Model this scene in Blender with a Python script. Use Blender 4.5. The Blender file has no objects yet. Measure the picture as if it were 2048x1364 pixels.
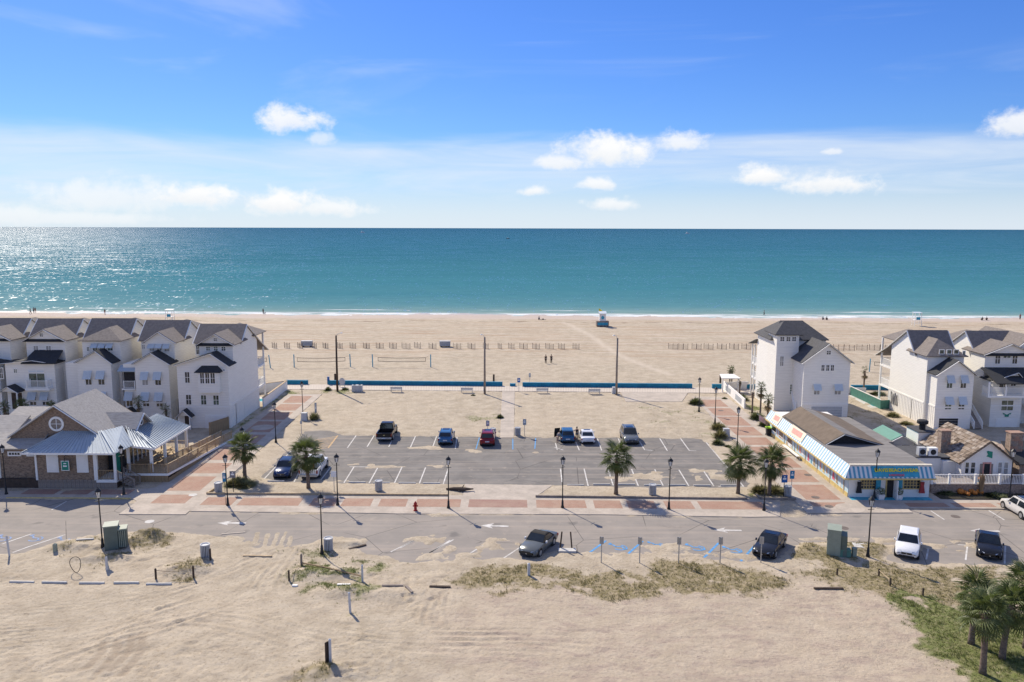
import bpy, math, random
import numpy as np
from mathutils import Vector, Matrix
random.seed(7); rng = np.random.default_rng(7)
R = math.radians
sc = bpy.context.scene
COL = sc.collection
# ------------------------------------------------------------------ camera
CAMH, FPX, PITCH, ROLL = 27.0, 1593.0, R(8.075), R(0.155)
cd = bpy.data.cameras.new('camera'); cam = bpy.data.objects.new('camera', cd); COL.objects.link(cam)
cd.sensor_width = 36.0; cd.lens = FPX / 2048 * 36; cd.clip_start = 0.5; cd.clip_end = 120000
RM = Matrix.Rotation(math.pi / 2 - PITCH, 3, 'X') @ Matrix.Rotation(ROLL, 3, 'Z')
cam.matrix_world = Matrix.Translation((0, 0, CAMH)) @ RM.to_4x4()
sc.camera = cam
# ------------------------------------------------------------------ light
SUN_EL, SUN_AZ = R(40.5), R(-32.5)          # azimuth from +Y towards +X
sd = bpy.data.lights.new('sun', 'SUN'); sd.energy = 3.75; sd.angle = R(0.53); sd.color = (1.0, 0.90, 0.74)
so = bpy.data.objects.new('sun', sd); COL.objects.link(so)
SDIR = Vector((math.sin(SUN_AZ) * math.cos(SUN_EL), math.cos(SUN_AZ) * math.cos(SUN_EL), math.sin(SUN_EL)))
so.rotation_euler = (-SDIR).to_track_quat('-Z', 'Y').to_euler(); so.location = (0, 0, 60)
sc.view_settings.view_transform = 'Standard'; sc.view_settings.look = 'None'
sc.view_settings.exposure = 0.61; sc.view_settings.gamma = 1.0; sc.view_settings.use_curve_mapping = False
sc.render.engine = 'CYCLES'; sc.cycles.use_denoising = True; sc.cycles.max_bounces = 6
sc.cycles.diffuse_bounces = 3; sc.cycles.glossy_bounces = 3; sc.cycles.transparent_max_bounces = 8
sc.cycles.sample_clamp_indirect = 6; sc.cycles.caustics_reflective = False; sc.cycles.caustics_refractive = False

class NT:
    def __init__(s, tree): s.t = tree; s.n = tree.nodes; s.l = tree.links
    def add(s, typ, **kw):
        n = s.n.new(typ)
        for k, v in kw.items():
            if k.startswith('i_'):
                key = k[2:]; key = int(key) if key.isdigit() else key.replace('_', ' ')
                s.set(n.inputs[key], v)
            else: setattr(n, k, v)
        return n
    def set(s, sock, v):
        if isinstance(v, bpy.types.NodeSocket): s.l.new(v, sock)
        elif isinstance(v, (tuple, list)) and sock.type == 'RGBA' and len(v) == 3: sock.default_value = (*v, 1)
        else: sock.default_value = v
    def m(s, op, a, b=0.0, c=0.0, clamp=False):
        n = s.n.new('ShaderNodeMath'); n.operation = op; n.use_clamp = clamp
        for i, v in enumerate((a, b, c)): s.set(n.inputs[i], v)
        return n.outputs[0]
    def mix(s, f, a, b, blend='MIX'):
        n = s.n.new('ShaderNodeMix'); n.data_type = 'RGBA'; n.blend_type = blend
        s.set(n.inputs[0], f); s.set(n.inputs[6], a); s.set(n.inputs[7], b)
        return n.outputs[2]
    def ss(s, v, lo, hi, a=0.0, b=1.0):
        n = s.n.new('ShaderNodeMapRange'); n.interpolation_type = 'SMOOTHSTEP'
        for i, x in enumerate((v, lo, hi, a, b)): s.set(n.inputs[i], x)
        return n.outputs[0]
    def noise(s, vec, scale, detail=3, rough=.55, dist=0.0, dim='3D'):
        n = s.n.new('ShaderNodeTexNoise'); n.noise_dimensions = dim
        if vec is not None: s.l.new(vec, n.inputs['Vector'])
        n.inputs['Scale'].default_value = scale; n.inputs['Detail'].default_value = detail
        n.inputs['Roughness'].default_value = rough; n.inputs['Distortion'].default_value = dist
        return n.outputs[0]
    def scalev(s, vec, sx, sy, sz):
        n = s.n.new('ShaderNodeVectorMath'); n.operation = 'MULTIPLY'; s.l.new(vec, n.inputs[0]); n.inputs[1].default_value = (sx, sy, sz)
        return n.outputs[0]

# ---- pixel of the 2048x1364 survey picture -> place in the world
def ray(px, py): return RM @ Vector(((px - 1024) / FPX, -(py - 682) / FPX, -1.0))
def G(px, py, z=0.0):
    w = ray(px, py); t = (z - CAMH) / w.z
    return (w.x * t, w.y * t)
def PY(px, py, Y):
    w = ray(px, py); t = Y / w.y
    return (w.x * t, CAMH + w.z * t)
ZF = dict(a=(0, 600, 4.547), b=(300, 600, 4.547), c=(0, 780, 4.547), d=(300, 780, 4.547), e=(1400, 620, 4.547), f=(1700, 620, 5.247),
          g=(1400, 800, 4.547), h=(1648, 800, 4.547), i=(500, 600, 4.547), j=(800, 600, 4.547), k=(1100, 600, 4.547), l=(500, 820, 4.547),
          m=(800, 820, 4.547), n=(1100, 820, 4.547), o=(0, 960, 4.547), p=(400, 960, 4.547), q=(800, 960, 4.547), r=(1150, 960, 4.096), s=(1600, 960, 4.06), t=(0, 0, 1))
def zp(k, x, y): a = ZF[k]; return (a[0] + x / a[2], a[1] + y / a[2])
def zg(k, x, y, z=0.0): return G(*zp(k, x, y), z)

# ------------------------------------------------------------------ world: sky with clouds
W = bpy.data.worlds.new('World'); sc.world = W; W.use_nodes = True
t = NT(W.node_tree); t.n.clear()
out = t.add('ShaderNodeOutputWorld'); bg = t.add('ShaderNodeBackground'); t.l.new(bg.outputs[0], out.inputs[0])
sky = t.add('ShaderNodeTexSky', sky_type='NISHITA', sun_disc=False, sun_elevation=SUN_EL, sun_rotation=SUN_AZ, altitude=0, air_density=1.0, dust_density=0.25, ozone_density=3.0)
bg.inputs['Strength'].default_value = 0.12
W.cycles.sampling_method = 'MANUAL'; W.cycles.sample_map_resolution = 256
tc = t.add('ShaderNodeTexCoord'); sep = t.add('ShaderNodeSeparateXYZ'); t.l.new(tc.outputs['Generated'], sep.inputs[0])
X_, Y_, Z_ = sep.outputs
hor = t.m('SQRT', t.m('ADD', t.m('MULTIPLY', X_, X_), t.m('MULTIPLY', Y_, Y_)))
el = t.m('ARCTAN2', Z_, hor); az = t.m('ARCTAN2', X_, Y_)
cv = t.add('ShaderNodeCombineXYZ', i_0=az, i_1=el).outputs[0]
hsv = t.add('ShaderNodeHueSaturation', i_Saturation=1.25, i_Value=1.0, i_Hue=0.515); t.l.new(sky.outputs[0], hsv.inputs['Color'])
gm = t.add('ShaderNodeGamma', i_Gamma=.80); t.l.new(hsv.outputs[0], gm.inputs[0])
skyc = t.mix(1.0, gm.outputs[0], (.40, .64, 1.04), 'MULTIPLY')
# thin high veil that thickens towards the horizon, streaky
st = t.noise(t.scalev(cv, 4.0, 34.0, 1), 1.0, 6, .62, .9)
st2 = t.noise(t.scalev(cv, 1.6, 9.0, 1), 1.0, 5, .6, .6)
top = t.m('ADD', R(6.3), t.m('MULTIPLY', t.m('SUBTRACT', st2, .5), R(4.5)))
strk = t.ss(t.m('ADD', t.m('MULTIPLY', st, .6), t.m('MULTIPLY', st2, .5)), .36, .74)
veil = t.m('MULTIPLY', t.ss(t.m('SUBTRACT', el, top), R(.5), R(-1.2)), t.m('ADD', .34, t.m('MULTIPLY', strk, .42)))
cir = t.m('MULTIPLY', t.ss(t.noise(t.scalev(cv, 2.2, 12.0, 1), 1.0, 5, .55, 1.2), t.ss(el, R(13), R(38), .50, .32), t.ss(el, R(13), R(38), .75, .62)), t.ss(el, R(13), R(38), .22, .36))  # cirrus, thickened overhead out of view to whiten and brighten the fill
hz = t.ss(el, R(6.0), R(-.6)); veil = t.m('MAXIMUM', t.m('MAXIMUM', veil, t.m('MULTIPLY', hz, .86)), cir)
CLW = (5.5, 5.5, 5.5)
skyc = t.mix(veil, skyc, (4.35, 4.75, 5.25))
# small fair-weather cumulus: centre px, half-size px
CL = [(585, 243, 58, 24, .9), (637, 279, 24, 14, .55), (1215, 306, 88, 30, .97), (1130, 326, 60, 16, .8), (1358, 288, 48, 20, .8), (1535, 354, 56, 19, 1), (1655, 367, 74, 21, .95), (1195, 370, 34, 13, .85),
      (1068, 384, 28, 11, .85), (1228, 410, 50, 13, .75), (565, 408, 66, 25, 1), (650, 418, 80, 17, .8), (385, 394, 66, 24, .95), (235, 398, 130, 30, .55), (130, 438, 170, 12, .5), (20, 432, 60, 20, .55), (2032, 250, 34, 26, .85), (1664, 304, 14, 6, .6)]
n1 = t.noise(t.scalev(cv, 1, 1.35, 1), 30, 7, .62, .25); n2 = t.noise(cv, 95, 4, .6)
edge = t.m('ADD', t.m('MULTIPLY', t.m('SUBTRACT', n1, .5), 2.6), t.m('MULTIPLY', t.m('SUBTRACT', n2, .5), .8))
tot = None; low = None
for (px, py, rx, ry, op) in CL:
    w = ray(px, py); a0 = math.atan2(w.x, w.y); e0 = math.atan2(w.z, math.hypot(w.x, w.y))
    dx = t.m('DIVIDE', t.m('SUBTRACT', az, a0), 1.3 * rx / FPX); dy = t.m('DIVIDE', t.m('SUBTRACT', el, e0), 1.3 * ry / FPX)
    dyb = t.m('MAXIMUM', dy, t.m('MULTIPLY', dy, -1.5))                 # flatter base
    d = t.m('SUBTRACT', 1.0, t.m('SQRT', t.m('ADD', t.m('MULTIPLY', dx, dx), t.m('MULTIPLY', dyb, dyb))))
    v = t.m('ADD', d, t.m('MULTIPLY', edge, .78)); c1 = t.ss(v, -.12, .72, 0, op)
    tot = c1 if tot is None else t.m('MAXIMUM', tot, c1)
    lw = t.m('MULTIPLY', c1, t.ss(t.m('ADD', dy, t.m('MULTIPLY', edge, .35)), .45, -.75)); low = lw if low is None else t.m('MAXIMUM', low, lw)
gen = t.m('MULTIPLY', t.ss(t.noise(t.scalev(cv, 1, 1.6, 1), 5, 6, .6), .56, .68), t.m('MULTIPLY', t.ss(el, R(1), R(3)), t.ss(t.m('ABSOLUTE', az), R(36), R(50))))  # generic clouds out of view, spread to add fill light
cl = t.m('MAXIMUM', tot, gen)
cloudc = t.mix(t.m('MULTIPLY', low, .85), CLW, (4.35, 4.6, 4.9))
skyc = t.mix(cl, skyc, cloudc)
t.l.new(skyc, bg.inputs['Color'])

# ------------------------------------------------------------------ materials
MATS = {}
def pm(name, col, rough=.8, var=.12, scale=4.0, bump=0.0, bscale=None, metal=0.0, spec=.4, col2=None, streak=None, trans=0.0, lap=0):
    """procedural paint: base colour broken up by two noises, optional fine relief"""
    if name in MATS: return MATS[name]
    m = bpy.data.materials.new(name); m.use_nodes = True; k = NT(m.node_tree); b = k.n['Principled BSDF']
    tcn = k.add('ShaderNodeTexCoord').outputs['Object']
    v = k.scalev(tcn, *streak) if streak else tcn
    n = k.noise(v, scale, 5, .6); nf = k.noise(v, scale * 6.3, 3, .6)
    f = k.m('ADD', k.m('MULTIPLY', n, .7), k.m('MULTIPLY', nf, .3))
    c2 = col2 or tuple(c * (1 - 2.2 * var) for c in col)
    c1 = col if col2 else tuple(min(.95, c * (1 + 1.2 * var)) for c in col)
    cc = k.mix(k.ss(f, .3, .7), c2, c1)
    if lap:                                                            # thin dark line painting the shade under each lapped board
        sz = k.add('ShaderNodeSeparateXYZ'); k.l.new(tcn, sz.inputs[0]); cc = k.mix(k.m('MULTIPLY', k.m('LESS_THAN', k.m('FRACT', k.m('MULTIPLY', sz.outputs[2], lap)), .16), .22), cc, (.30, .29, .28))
    k.set(b.inputs['Base Color'], cc)
    b.inputs['Roughness'].default_value = rough; b.inputs['Metallic'].default_value = metal; b.inputs['Specular IOR Level'].default_value = spec
    if bump:
        bn = k.add('ShaderNodeBump', i_Strength=bump, i_Distance=.03); k.l.new(k.noise(v, bscale or scale * 5, 4, .6), bn.inputs['Height']); k.l.new(bn.outputs[0], b.inputs['Normal'])
    if trans:
        tr = k.add('ShaderNodeBsdfTranslucent'); k.set(tr.inputs[0], tuple(min(1, c * 1.6) for c in col))
        mx = k.add('ShaderNodeMixShader', i_0=trans); o = k.n['Material Output']
        k.l.new(b.outputs[0], mx.inputs[1]); k.l.new(tr.outputs[0], mx.inputs[2]); k.l.new(mx.outputs[0], o.inputs[0])
    MATS[name] = m; return m
def emat(name): return MATS[name]
pm('white', (.85, .825, .775), .6, .03, 1.2, .12, 20); pm('trim', (.88, .865, .82), .5, .02)
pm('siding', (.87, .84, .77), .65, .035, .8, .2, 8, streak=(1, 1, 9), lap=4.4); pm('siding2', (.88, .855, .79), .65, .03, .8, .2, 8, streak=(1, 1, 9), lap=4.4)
pm('roofgrey', (.215, .185, .165), .9, .12, 3, .6, 16); pm('roofdark', (.085, .085, .09), .9, .14, 3, .6, 16); pm('roofblack', (.035, .037, .042), .85, .1, 3, .5, 16)
pm('glass', (.045, .055, .06), .08, .5, .9, spec=.7); pm('glassgreen', (.10, .14, .11), .1, .4, 1.2, spec=.6); pm('blind', (.42, .40, .37), .6, .2, 2)
pm('shutter', (.60, .66, .70), .55, .03, 2); pm('conc', (.47, .405, .335), .9, .1, .6, .25, 12); pm('concwhite', (.58, .56, .52), .85, .08, 1.5, .2, 14)
pm('wood', (.36, .25, .14), .85, .18, 2.2, .3, 14, streak=(1, 1, .25)); pm('woodpale', (.50, .38, .24), .85, .12, 2.2, .3, 14); pm('woodgrey', (.30, .25, .21), .9, .16, 2, .4, 14)
pm('wooddark', (.085, .06, .045), .9, .2, 2, .4, 14); pm('plank', (.62, .54, .45), .9, .12, 1.2, .3, 14)
pm('black', (.018, .018, .02), .45, .2, 4); pm('blackmatte', (.03, .03, .032), .8, .2, 4); pm('rubber', (.022, .022, .023), .85, .2, 6)
pm('steel', (.45, .46, .47), .45, .08, 3, metal=.6); pm('greypaint', (.40, .42, .43), .6, .08, 2); pm('bingrey', (.56, .57, .58), .6, .06, 3)
pm('bluewall', (.010, .20, .33), .75, .14, .7, .25, 9); pm('bluepaint', (.02, .22, .42), .6, .12, 2); pm('turq', (.05, .36, .50), .6, .1, 2); pm('signblue', (.02, .13, .42), .5, .06, 5)
pm('poleblue', (.10, .38, .52), .6, .12, 2); pm('sheetgrey', (.47, .48, .49), .6, .06, 2)

def brickmat(name, c1, c2, mort):
    m = bpy.data.materials.new(name); m.use_nodes = True; k = NT(m.node_tree); b = k.n['Principled BSDF']; MATS[name] = m
    oc = k.add('ShaderNodeTexCoord').outputs['Object']; bt = k.add('ShaderNodeTexBrick', i_Scale=1.0, i_Mortar_Size=.012, i_Brick_Width=.24, i_Row_Height=.12, i_Color1=c1, i_Color2=c2, i_Mortar=mort); k.l.new(oc, bt.inputs['Vector'])
    c = k.mix(k.ss(k.noise(oc, .5, 5, .65), .35, .7, 0, .5), bt.outputs[0], (.44, .33, .25)); c = k.mix(k.ss(k.noise(oc, 1.6, 5, .7), .5, .75, 0, .45), c, (.26, .155, .115)); k.set(b.inputs['Base Color'], c); b.inputs['Roughness'].default_value = .92; b.inputs['Specular IOR Level'].default_value = .25
brickmat('brick', (.37, .195, .135), (.31, .165, .115), (.42, .34, .27)); brickmat('brickdark', (.32, .175, .14), (.28, .155, .12), (.36, .27, .22))
pm('stoneblock', (.36, .27, .21), .9, .25, 5, .6, 9); pm('lampglass', (.75, .75, .72), .25, .1, 4, spec=.6)
pm('cabinet', (.14, .17, .14), .6, .06, 2); pm('cabinetlight', (.30, .34, .27), .6, .06, 2); pm('cabgreen', (.12, .26, .20), .6, .06, 2)
pm('leaf', (.095, .125, .028), .5, .28, 2.0, trans=.25); pm('leafold', (.20, .15, .075), .8, .2, 3, trans=.2); pm('leafbright', (.16, .19, .075), .5, .25, 2, trans=.25)
pm('trunk', (.20, .15, .115), .95, .25, 5, .9, 22); pm('shrub', (.12, .135, .05), .7, .3, 3, trans=.2)
pm('skin', (.46, .29, .21), .6, .05); pm('hair', (.05, .035, .025), .7, .2); pm('clothblack', (.02, .02, .024), .9, .2); pm('clothgrey', (.22, .22, .24), .9, .15)
pm('clothblue', (.10, .38, .62), .9, .1); pm('clothtan', (.50, .36, .28), .9, .1); pm('clothred', (.35, .05, .05), .9, .1)
pm('net', (.05, .05, .05), .9, .1); pm('red', (.42, .02, .015), .5, .1, 5); pm('yellow', (.85, .72, .02), .6, .05); pm('yellowtrim', (.66, .50, .20), .6, .12, 3)
pm('paintwhite', (.74, .72, .68), .8, .10, 1.6, .1, col2=(.40, .37, .33)); pm('paintyellow', (.60, .40, .20), .8, .12, 2.5); pm('paintblue', (.10, .32, .62), .8, .15, 2.5)
pm('shingleW', (.31, .225, .16), .95, .26, 1.6, .7, 9, streak=(2.5, 2.5, 5)); pm('shingleroof', (.40, .375, .345), .95, .12, 2.5, .6, 10, streak=(.6, 2, 3)); pm('metalroof', (.42, .48, .53), .6, .04, 1, metal=.15)
pm('greenmetal', (.10, .27, .20), .5, .06, 1.5); pm('flatroof', (.23, .215, .20), .95, .12, .5, .4, 10, streak=(.5, 3, 1)); pm('brownroof', (.175, .135, .10), .95, .10, 1.2, .5, 14)
pm('green', (.02, .25, .17), .6, .08); pm('greenfence', (.06, .19, .15), .8, .1, 2); pm('pool', (.06, .42, .48), .15, .1, 2); pm('orange', (.62, .22, .04), .7, .2, 8); pm('cream', (.78, .70, .55), .7, .1)
pm('lime', (.45, .72, .03), .5, .05); pm('mulch', (.06, .05, .03), .95, .3, 4); pm('pinkred', (.72, .16, .22), .7, .1); pm('coral', (.70, .34, .28), .7, .1); pm('pcyan', (.42, .62, .70), .7, .18, 1.5, col2=(.62, .72, .74))
for nm, c in dict(carblack=(.012, .012, .014), carblue=(.035, .12, .24), carnavy=(.012, .035, .12), carred=(.24, .012, .022), carwhite=(.80, .80, .80), cargrey=(.16, .175, .19), carsilver=(.14, .15, .145), cardark=(.02, .022, .028), carcream=(.68, .66, .62), carblue2=(.05, .15, .30)).items():
    pm(nm, c, .2, .04, 1.5, spec=.5, metal=.15 if nm not in ('carwhite', 'carcream') else 0)
pm('carglass', (.012, .016, .018), .06, .3, 2, spec=.8); pm('taillight', (.30, .012, .012), .25, .1); pm('headlight', (.72, .74, .76), .15, .1, spec=.7); pm('softtop', (.03, .027, .025), .9, .1); pm('plate', (.62, .64, .68), .5, .1, 20)
def stripes(name, ca, cb, n, axis):
    m = bpy.data.materials.new(name); m.use_nodes = True; k = NT(m.node_tree); b = k.n['Principled BSDF']
    tcn = k.add('ShaderNodeTexCoord').outputs['Object']; s = k.add('ShaderNodeSeparateXYZ'); k.l.new(tcn, s.inputs[0])
    f = k.m('GREATER_THAN', k.m('FRACT', k.m('MULTIPLY', s.outputs[axis], n)), .5)
    c = k.mix(f, ca, cb); c = k.mix(k.m('MULTIPLY', k.noise(tcn, 3, 4), .25), c, (.45, .45, .43)); k.set(b.inputs['Base Color'], c)
    b.inputs['Roughness'].default_value = .6; MATS[name] = m
stripes('stripeX', (.78, .78, .76), (.06, .31, .45), 2.2, 0); stripes('stripeY', (.78, .79, .80), (.24, .46, .60), 1.65, 1)
stripes('flagstripe', (.75, .74, .74), (.50, .05, .06), 9, 2)

# ------------------------------------------------------------------ mesh builder
class MB:
    def __init__(s): s.v = []; s.f = []; s.mi = []
    def add(s, vs, fs, m=0):
        o = len(s.v); s.v += [tuple(p) for p in vs]; s.f += [tuple(i + o for i in f) for f in fs]; s.mi += [m] * len(fs); return s
    def box(s, x0, x1, y0, y1, z0, z1, m=0):
        return s.add([(x, y, z) for z in (z0, z1) for y in (y0, y1) for x in (x0, x1)], [(0, 2, 3, 1), (4, 5, 7, 6), (0, 1, 5, 4), (1, 3, 7, 5), (3, 2, 6, 7), (2, 0, 4, 6)], m)
    def ext(s, poly, a, b, axis='y', m=0):
        """extrude 2D poly; axis y: poly in (x,z); axis x: poly in (y,z); axis z: poly in (x,y)"""
        f = {'y': lambda p, t: (p[0], t, p[1]), 'x': lambda p, t: (t, p[0], p[1]), 'z': lambda p, t: (p[0], p[1], t)}[axis]
        n = len(poly); vs = [f(p, a) for p in poly] + [f(p, b) for p in poly]
        return s.add(vs, [tuple(range(n)), tuple(range(2 * n - 1, n - 1, -1))] + [(i, i + n, (i + 1) % n + n, (i + 1) % n) for i in range(n)], m)
    def slab(s, pts, th=.12, m=0):
        P = [Vector(p) for p in pts]; nrm = (P[1] - P[0]).cross(P[2] - P[0]).normalized()
        if nrm.z < 0: nrm = -nrm
        n = len(P); vs = P + [p - nrm * th for p in P]
        return s.add(vs, [tuple(range(n)), tuple(range(2 * n - 1, n - 1, -1))] + [(i, (i + 1) % n, (i + 1) % n + n, i + n) for i in range(n)], m)
    def bar(s, p, q, w, h=None, m=0, up=(0, 0, 1)):
        h = h or w; p = Vector(p); q = Vector(q); d = (q - p).normalized(); u = Vector(up)
        if abs(d.dot(u)) > .99: u = Vector((0, 1, 0))
        a = d.cross(u).normalized() * w / 2; b = d.cross(a).normalized() * h / 2
        return s.add([p - a - b, p + a - b, p + a + b, p - a + b, q - a - b, q + a - b, q + a + b, q - a + b], [(3, 2, 1, 0), (4, 5, 6, 7), (0, 1, 5, 4), (1, 2, 6, 5), (2, 3, 7, 6), (3, 0, 4, 7)], m)
    def tube(s, pts, r, n=8, m=0):
        P = [Vector(p) for p in pts]; rs = r if isinstance(r, (list, tuple)) else [r] * len(P); rings = []
        for i, p in enumerate(P):
            d = (P[min(i + 1, len(P) - 1)] - P[max(i - 1, 0)]).normalized(); u = Vector((1, 0, 0)) if abs(d.x) < .9 else Vector((0, 1, 0))
            a = d.cross(u).normalized(); b = d.cross(a)
            rings.append([p + (a * math.cos(2 * math.pi * k / n) + b * math.sin(2 * math.pi * k / n)) * rs[i] for k in range(n)])
        vs = sum(rings, []); fs = [(i * n + k, i * n + (k + 1) % n, (i + 1) * n + (k + 1) % n, (i + 1) * n + k) for i in range(len(P) - 1) for k in range(n)]
        return s.add(vs, fs + [tuple(range(n - 1, -1, -1)), tuple(range((len(P) - 1) * n, len(P) * n))], m)
    def lathe(s, prof, n=12, c=(0, 0), m=0):
        vs = [(c[0] + r * math.cos(2 * math.pi * k / n), c[1] + r * math.sin(2 * math.pi * k / n), z) for r, z in prof for k in range(n)]; L = len(prof)
        fs = [(i * n + k, i * n + (k + 1) % n, (i + 1) * n + (k + 1) % n, (i + 1) * n + k) for i in range(L - 1) for k in range(n)]
        return s.add(vs, fs + [tuple(range(n - 1, -1, -1)), tuple(range((L - 1) * n, L * n))], m)
    def build(s, name, mats, parent=None, loc=None, smooth=False, rz=0):
        me = bpy.data.meshes.new(name); me.from_pydata(s.v, [], s.f)
        for mn in ([mats] if isinstance(mats, str) else mats): me.materials.append(MATS[mn])
        if isinstance(mats, (list, tuple)): me.polygons.foreach_set('material_index', s.mi)
        if smooth: me.polygons.foreach_set('use_smooth', [True] * len(me.polygons))
        me.update(); return link(name, me, parent, loc, rz)
def link(name, data, parent=None, loc=None, rz=0):
    o = bpy.data.objects.new(name, data); COL.objects.link(o)
    if parent is not None: o.parent = parent
    if loc is not None: o.location = loc
    if rz: o.rotation_euler = (0, 0, rz)
    return o
def tag(o, label, cat, group=None):
    o['label'] = label; o['category'] = cat
    if group: o['group'] = group
    return o
def thing(name, label, cat, loc=(0, 0, 0), rz=0, group=None): return tag(link(name, None, None, loc, rz), label, cat, group)
def struct(o): o['kind'] = 'structure'; return o
def stuff(o): o['kind'] = 'stuff'; return o
def dup(root, label=None, loc=None, rz=None, parent=None):
    c = root.copy(); COL.objects.link(c); c.parent = parent
    if label: c['label'] = label
    if loc is not None: c.location = loc
    if rz is not None: c.rotation_euler = (0, 0, rz)
    for ch in root.children: dup(ch, parent=c)
    return c
ORD = 'first second third fourth fifth sixth seventh eighth ninth tenth eleventh twelfth thirteenth fourteenth fifteenth sixteenth seventeenth eighteenth nineteenth twentieth twenty-first twenty-second twenty-third twenty-fourth twenty-fifth twenty-sixth twenty-seventh twenty-eighth twenty-ninth thirtieth'.split()
# ================================================================== ground, water, roads
def gp(pts): return np.array([G(*p) for p in pts])
def zpts(k, *pts): return [zp(k, *p) for p in pts]
_NG = [rng.random((256, 256)) for _ in range(6)]
def vnoise(x, y, sc_, k=0):
    g = _NG[k % 6]; x = np.asarray(x, float) / sc_ + 37.3 * k; y = np.asarray(y, float) / sc_ + 11.7 * k
    xi = np.floor(x).astype(int); yi = np.floor(y).astype(int); fx = x - xi; fy = y - yi; fx = fx * fx * (3 - 2 * fx); fy = fy * fy * (3 - 2 * fy)
    a = g[xi % 256, yi % 256]; b = g[(xi + 1) % 256, yi % 256]; c = g[xi % 256, (yi + 1) % 256]; d = g[(xi + 1) % 256, (yi + 1) % 256]
    return (a * (1 - fx) + b * fx) * (1 - fy) + (c * (1 - fx) + d * fx) * fy - .5
def fbm(x, y, s, k=0, o=4): return sum(vnoise(x, y, s / 2 ** i, k + i) / 1.7 ** i for i in range(o))
def sdist(poly, x, y):
    """signed distance to polygon: negative inside"""
    d = np.full(x.shape, 1e9); ins = np.zeros(x.shape, bool); n = len(poly)
    for i in range(n):
        (ax, ay), (bx, by) = poly[i], poly[(i + 1) % n]; ex, ey = bx - ax, by - ay
        t_ = np.clip(((x - ax) * ex + (y - ay) * ey) / (ex * ex + ey * ey + 1e-9), 0, 1)
        d = np.minimum(d, (x - ax - t_ * ex) ** 2 + (y - ay - t_ * ey) ** 2)
        c = ((ay > y) != (by > y)) & (x < (bx - ax) * (y - ay) / (by - ay + 1e-12) + ax); ins ^= c
    d = np.sqrt(d); return np.where(ins, -d, d)
def pdist(line, x, y):
    d = np.full(x.shape, 1e9)
    for (ax, ay), (bx, by) in zip(line[:-1], line[1:]):
        ex, ey = bx - ax, by - ay; t_ = np.clip(((x - ax) * ex + (y - ay) * ey) / (ex * ex + ey * ey + 1e-9), 0, 1)
        d = np.minimum(d, (x - ax - t_ * ex) ** 2 + (y - ay - t_ * ey) ** 2)
    return np.sqrt(d)
def spline(pts, n=6):
    P = [Vector((*p, 0)) for p in pts]; P = [P[0] * 2 - P[1]] + P + [P[-1] * 2 - P[-2]]; o = []
    for i in range(1, len(P) - 2):
        for j in range(n):
            u = j / n; a, b, c, d = P[i - 1:i + 3]
            q = .5 * ((2 * b) + (-a + c) * u + (2 * a - 5 * b + 4 * c - d) * u * u + (-a + 3 * b - 3 * c + d) * u ** 3); o.append((q.x, q.y))
    return o + [tuple(P[-2][:2])]
def ss_(v, a, b): t_ = np.clip((v - a) / (b - a), 0, 1); return t_ * t_ * (3 - 2 * t_)
ROADP = gp([(-420, 999), (13, 997), (262, 998), (266, 1010), (264, 1018), (300, 1022.5), (520, 1025), (700, 1026.5), (800, 1028.5), (1200, 1030), (1500, 1035), (1640, 1033), (1738, 1031), (1752, 1017), (2009, 1019), (2500, 1022),
            (2500, 1136), (2048, 1130), (1809, 1127), (1774, 1119), (1781, 1096), (1757, 1085), (1694, 1082), (1600, 1084), (1584, 1104), (1556, 1124), (1467, 1118), (1296, 1110), (1200, 1106), (1119, 1102), (1042, 1117), (998, 1114), (900, 1120), (800, 1122),
            (732, 1110), (716, 1096), (733, 1087), (728, 1078), (690, 1074), (648, 1072), (622, 1086), (598, 1092), (530, 1096), (493, 1094), (490, 1076), (468, 1073), (400, 1068), (330, 1068), (253, 1066), (198, 1070), (140, 1079), (99, 1094), (48, 1106), (-60, 1112), (-420, 1118)])
LOTP = gp([(519, 953), (597, 883), (612, 862), (663, 862), (676, 869.5), (800, 872), (1000, 874.5), (1200, 876), (1398, 877), (1408, 880), (1505, 976), (1450, 976), (1075, 971), (925, 969.5), (540, 963.5)])
WALKL = [(-37.2, 72.4), (-30.9, 72.4), (-30.8, 79), (-31.0, 127.5), (-36.4, 127.5), (-36.9, 100), (-37.2, 82)]
SIDEP = list(gp([(266, 998), (300, 1022.2), (520, 1024.7), (700, 1026.2), (800, 1028.2), (1200, 1029.7), (1500, 1034.7), (1560, 1034), (1560, 999), (1073, 993), (928, 991.5), (414, 988), (340, 990)]))
WALKR = [(28.3, 73.2), (38.5, 73.4), (38.8, 77), (34.2, 78.2), (34.4, 103), (34.8, 126.2), (29.2, 126.5), (28.6, 100)]
FRONTL = list(gp([(-120, 983), (-120, 997.5), (266, 998.5), (340, 990), (340, 972), (250, 983)])); FRONTR = list(gp([(1690, 993), (1752, 1016.5), (2009, 1018.5), (2300, 1021), (2300, 992)]))
PATHP = gp([(1004, 783), (1029.5, 783.5), (1027.5, 876), (1000, 876)]); DRIVEP = gp([(930, 968.5), (1105, 971), (1071, 993.5), (926, 992)])
BOARDP = gp([(540, 769), (1520, 777.6), (1520, 787.4), (540, 779)]); PADP = gp(zpts('k', (640, 842), (1255, 846), (1200, 927), (690, 927)))
INS = [ROADP, LOTP, WALKL, SIDEP, WALKR, FRONTL, FRONTR, PATHP, DRIVEP, BOARDP, PADP]
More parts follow.
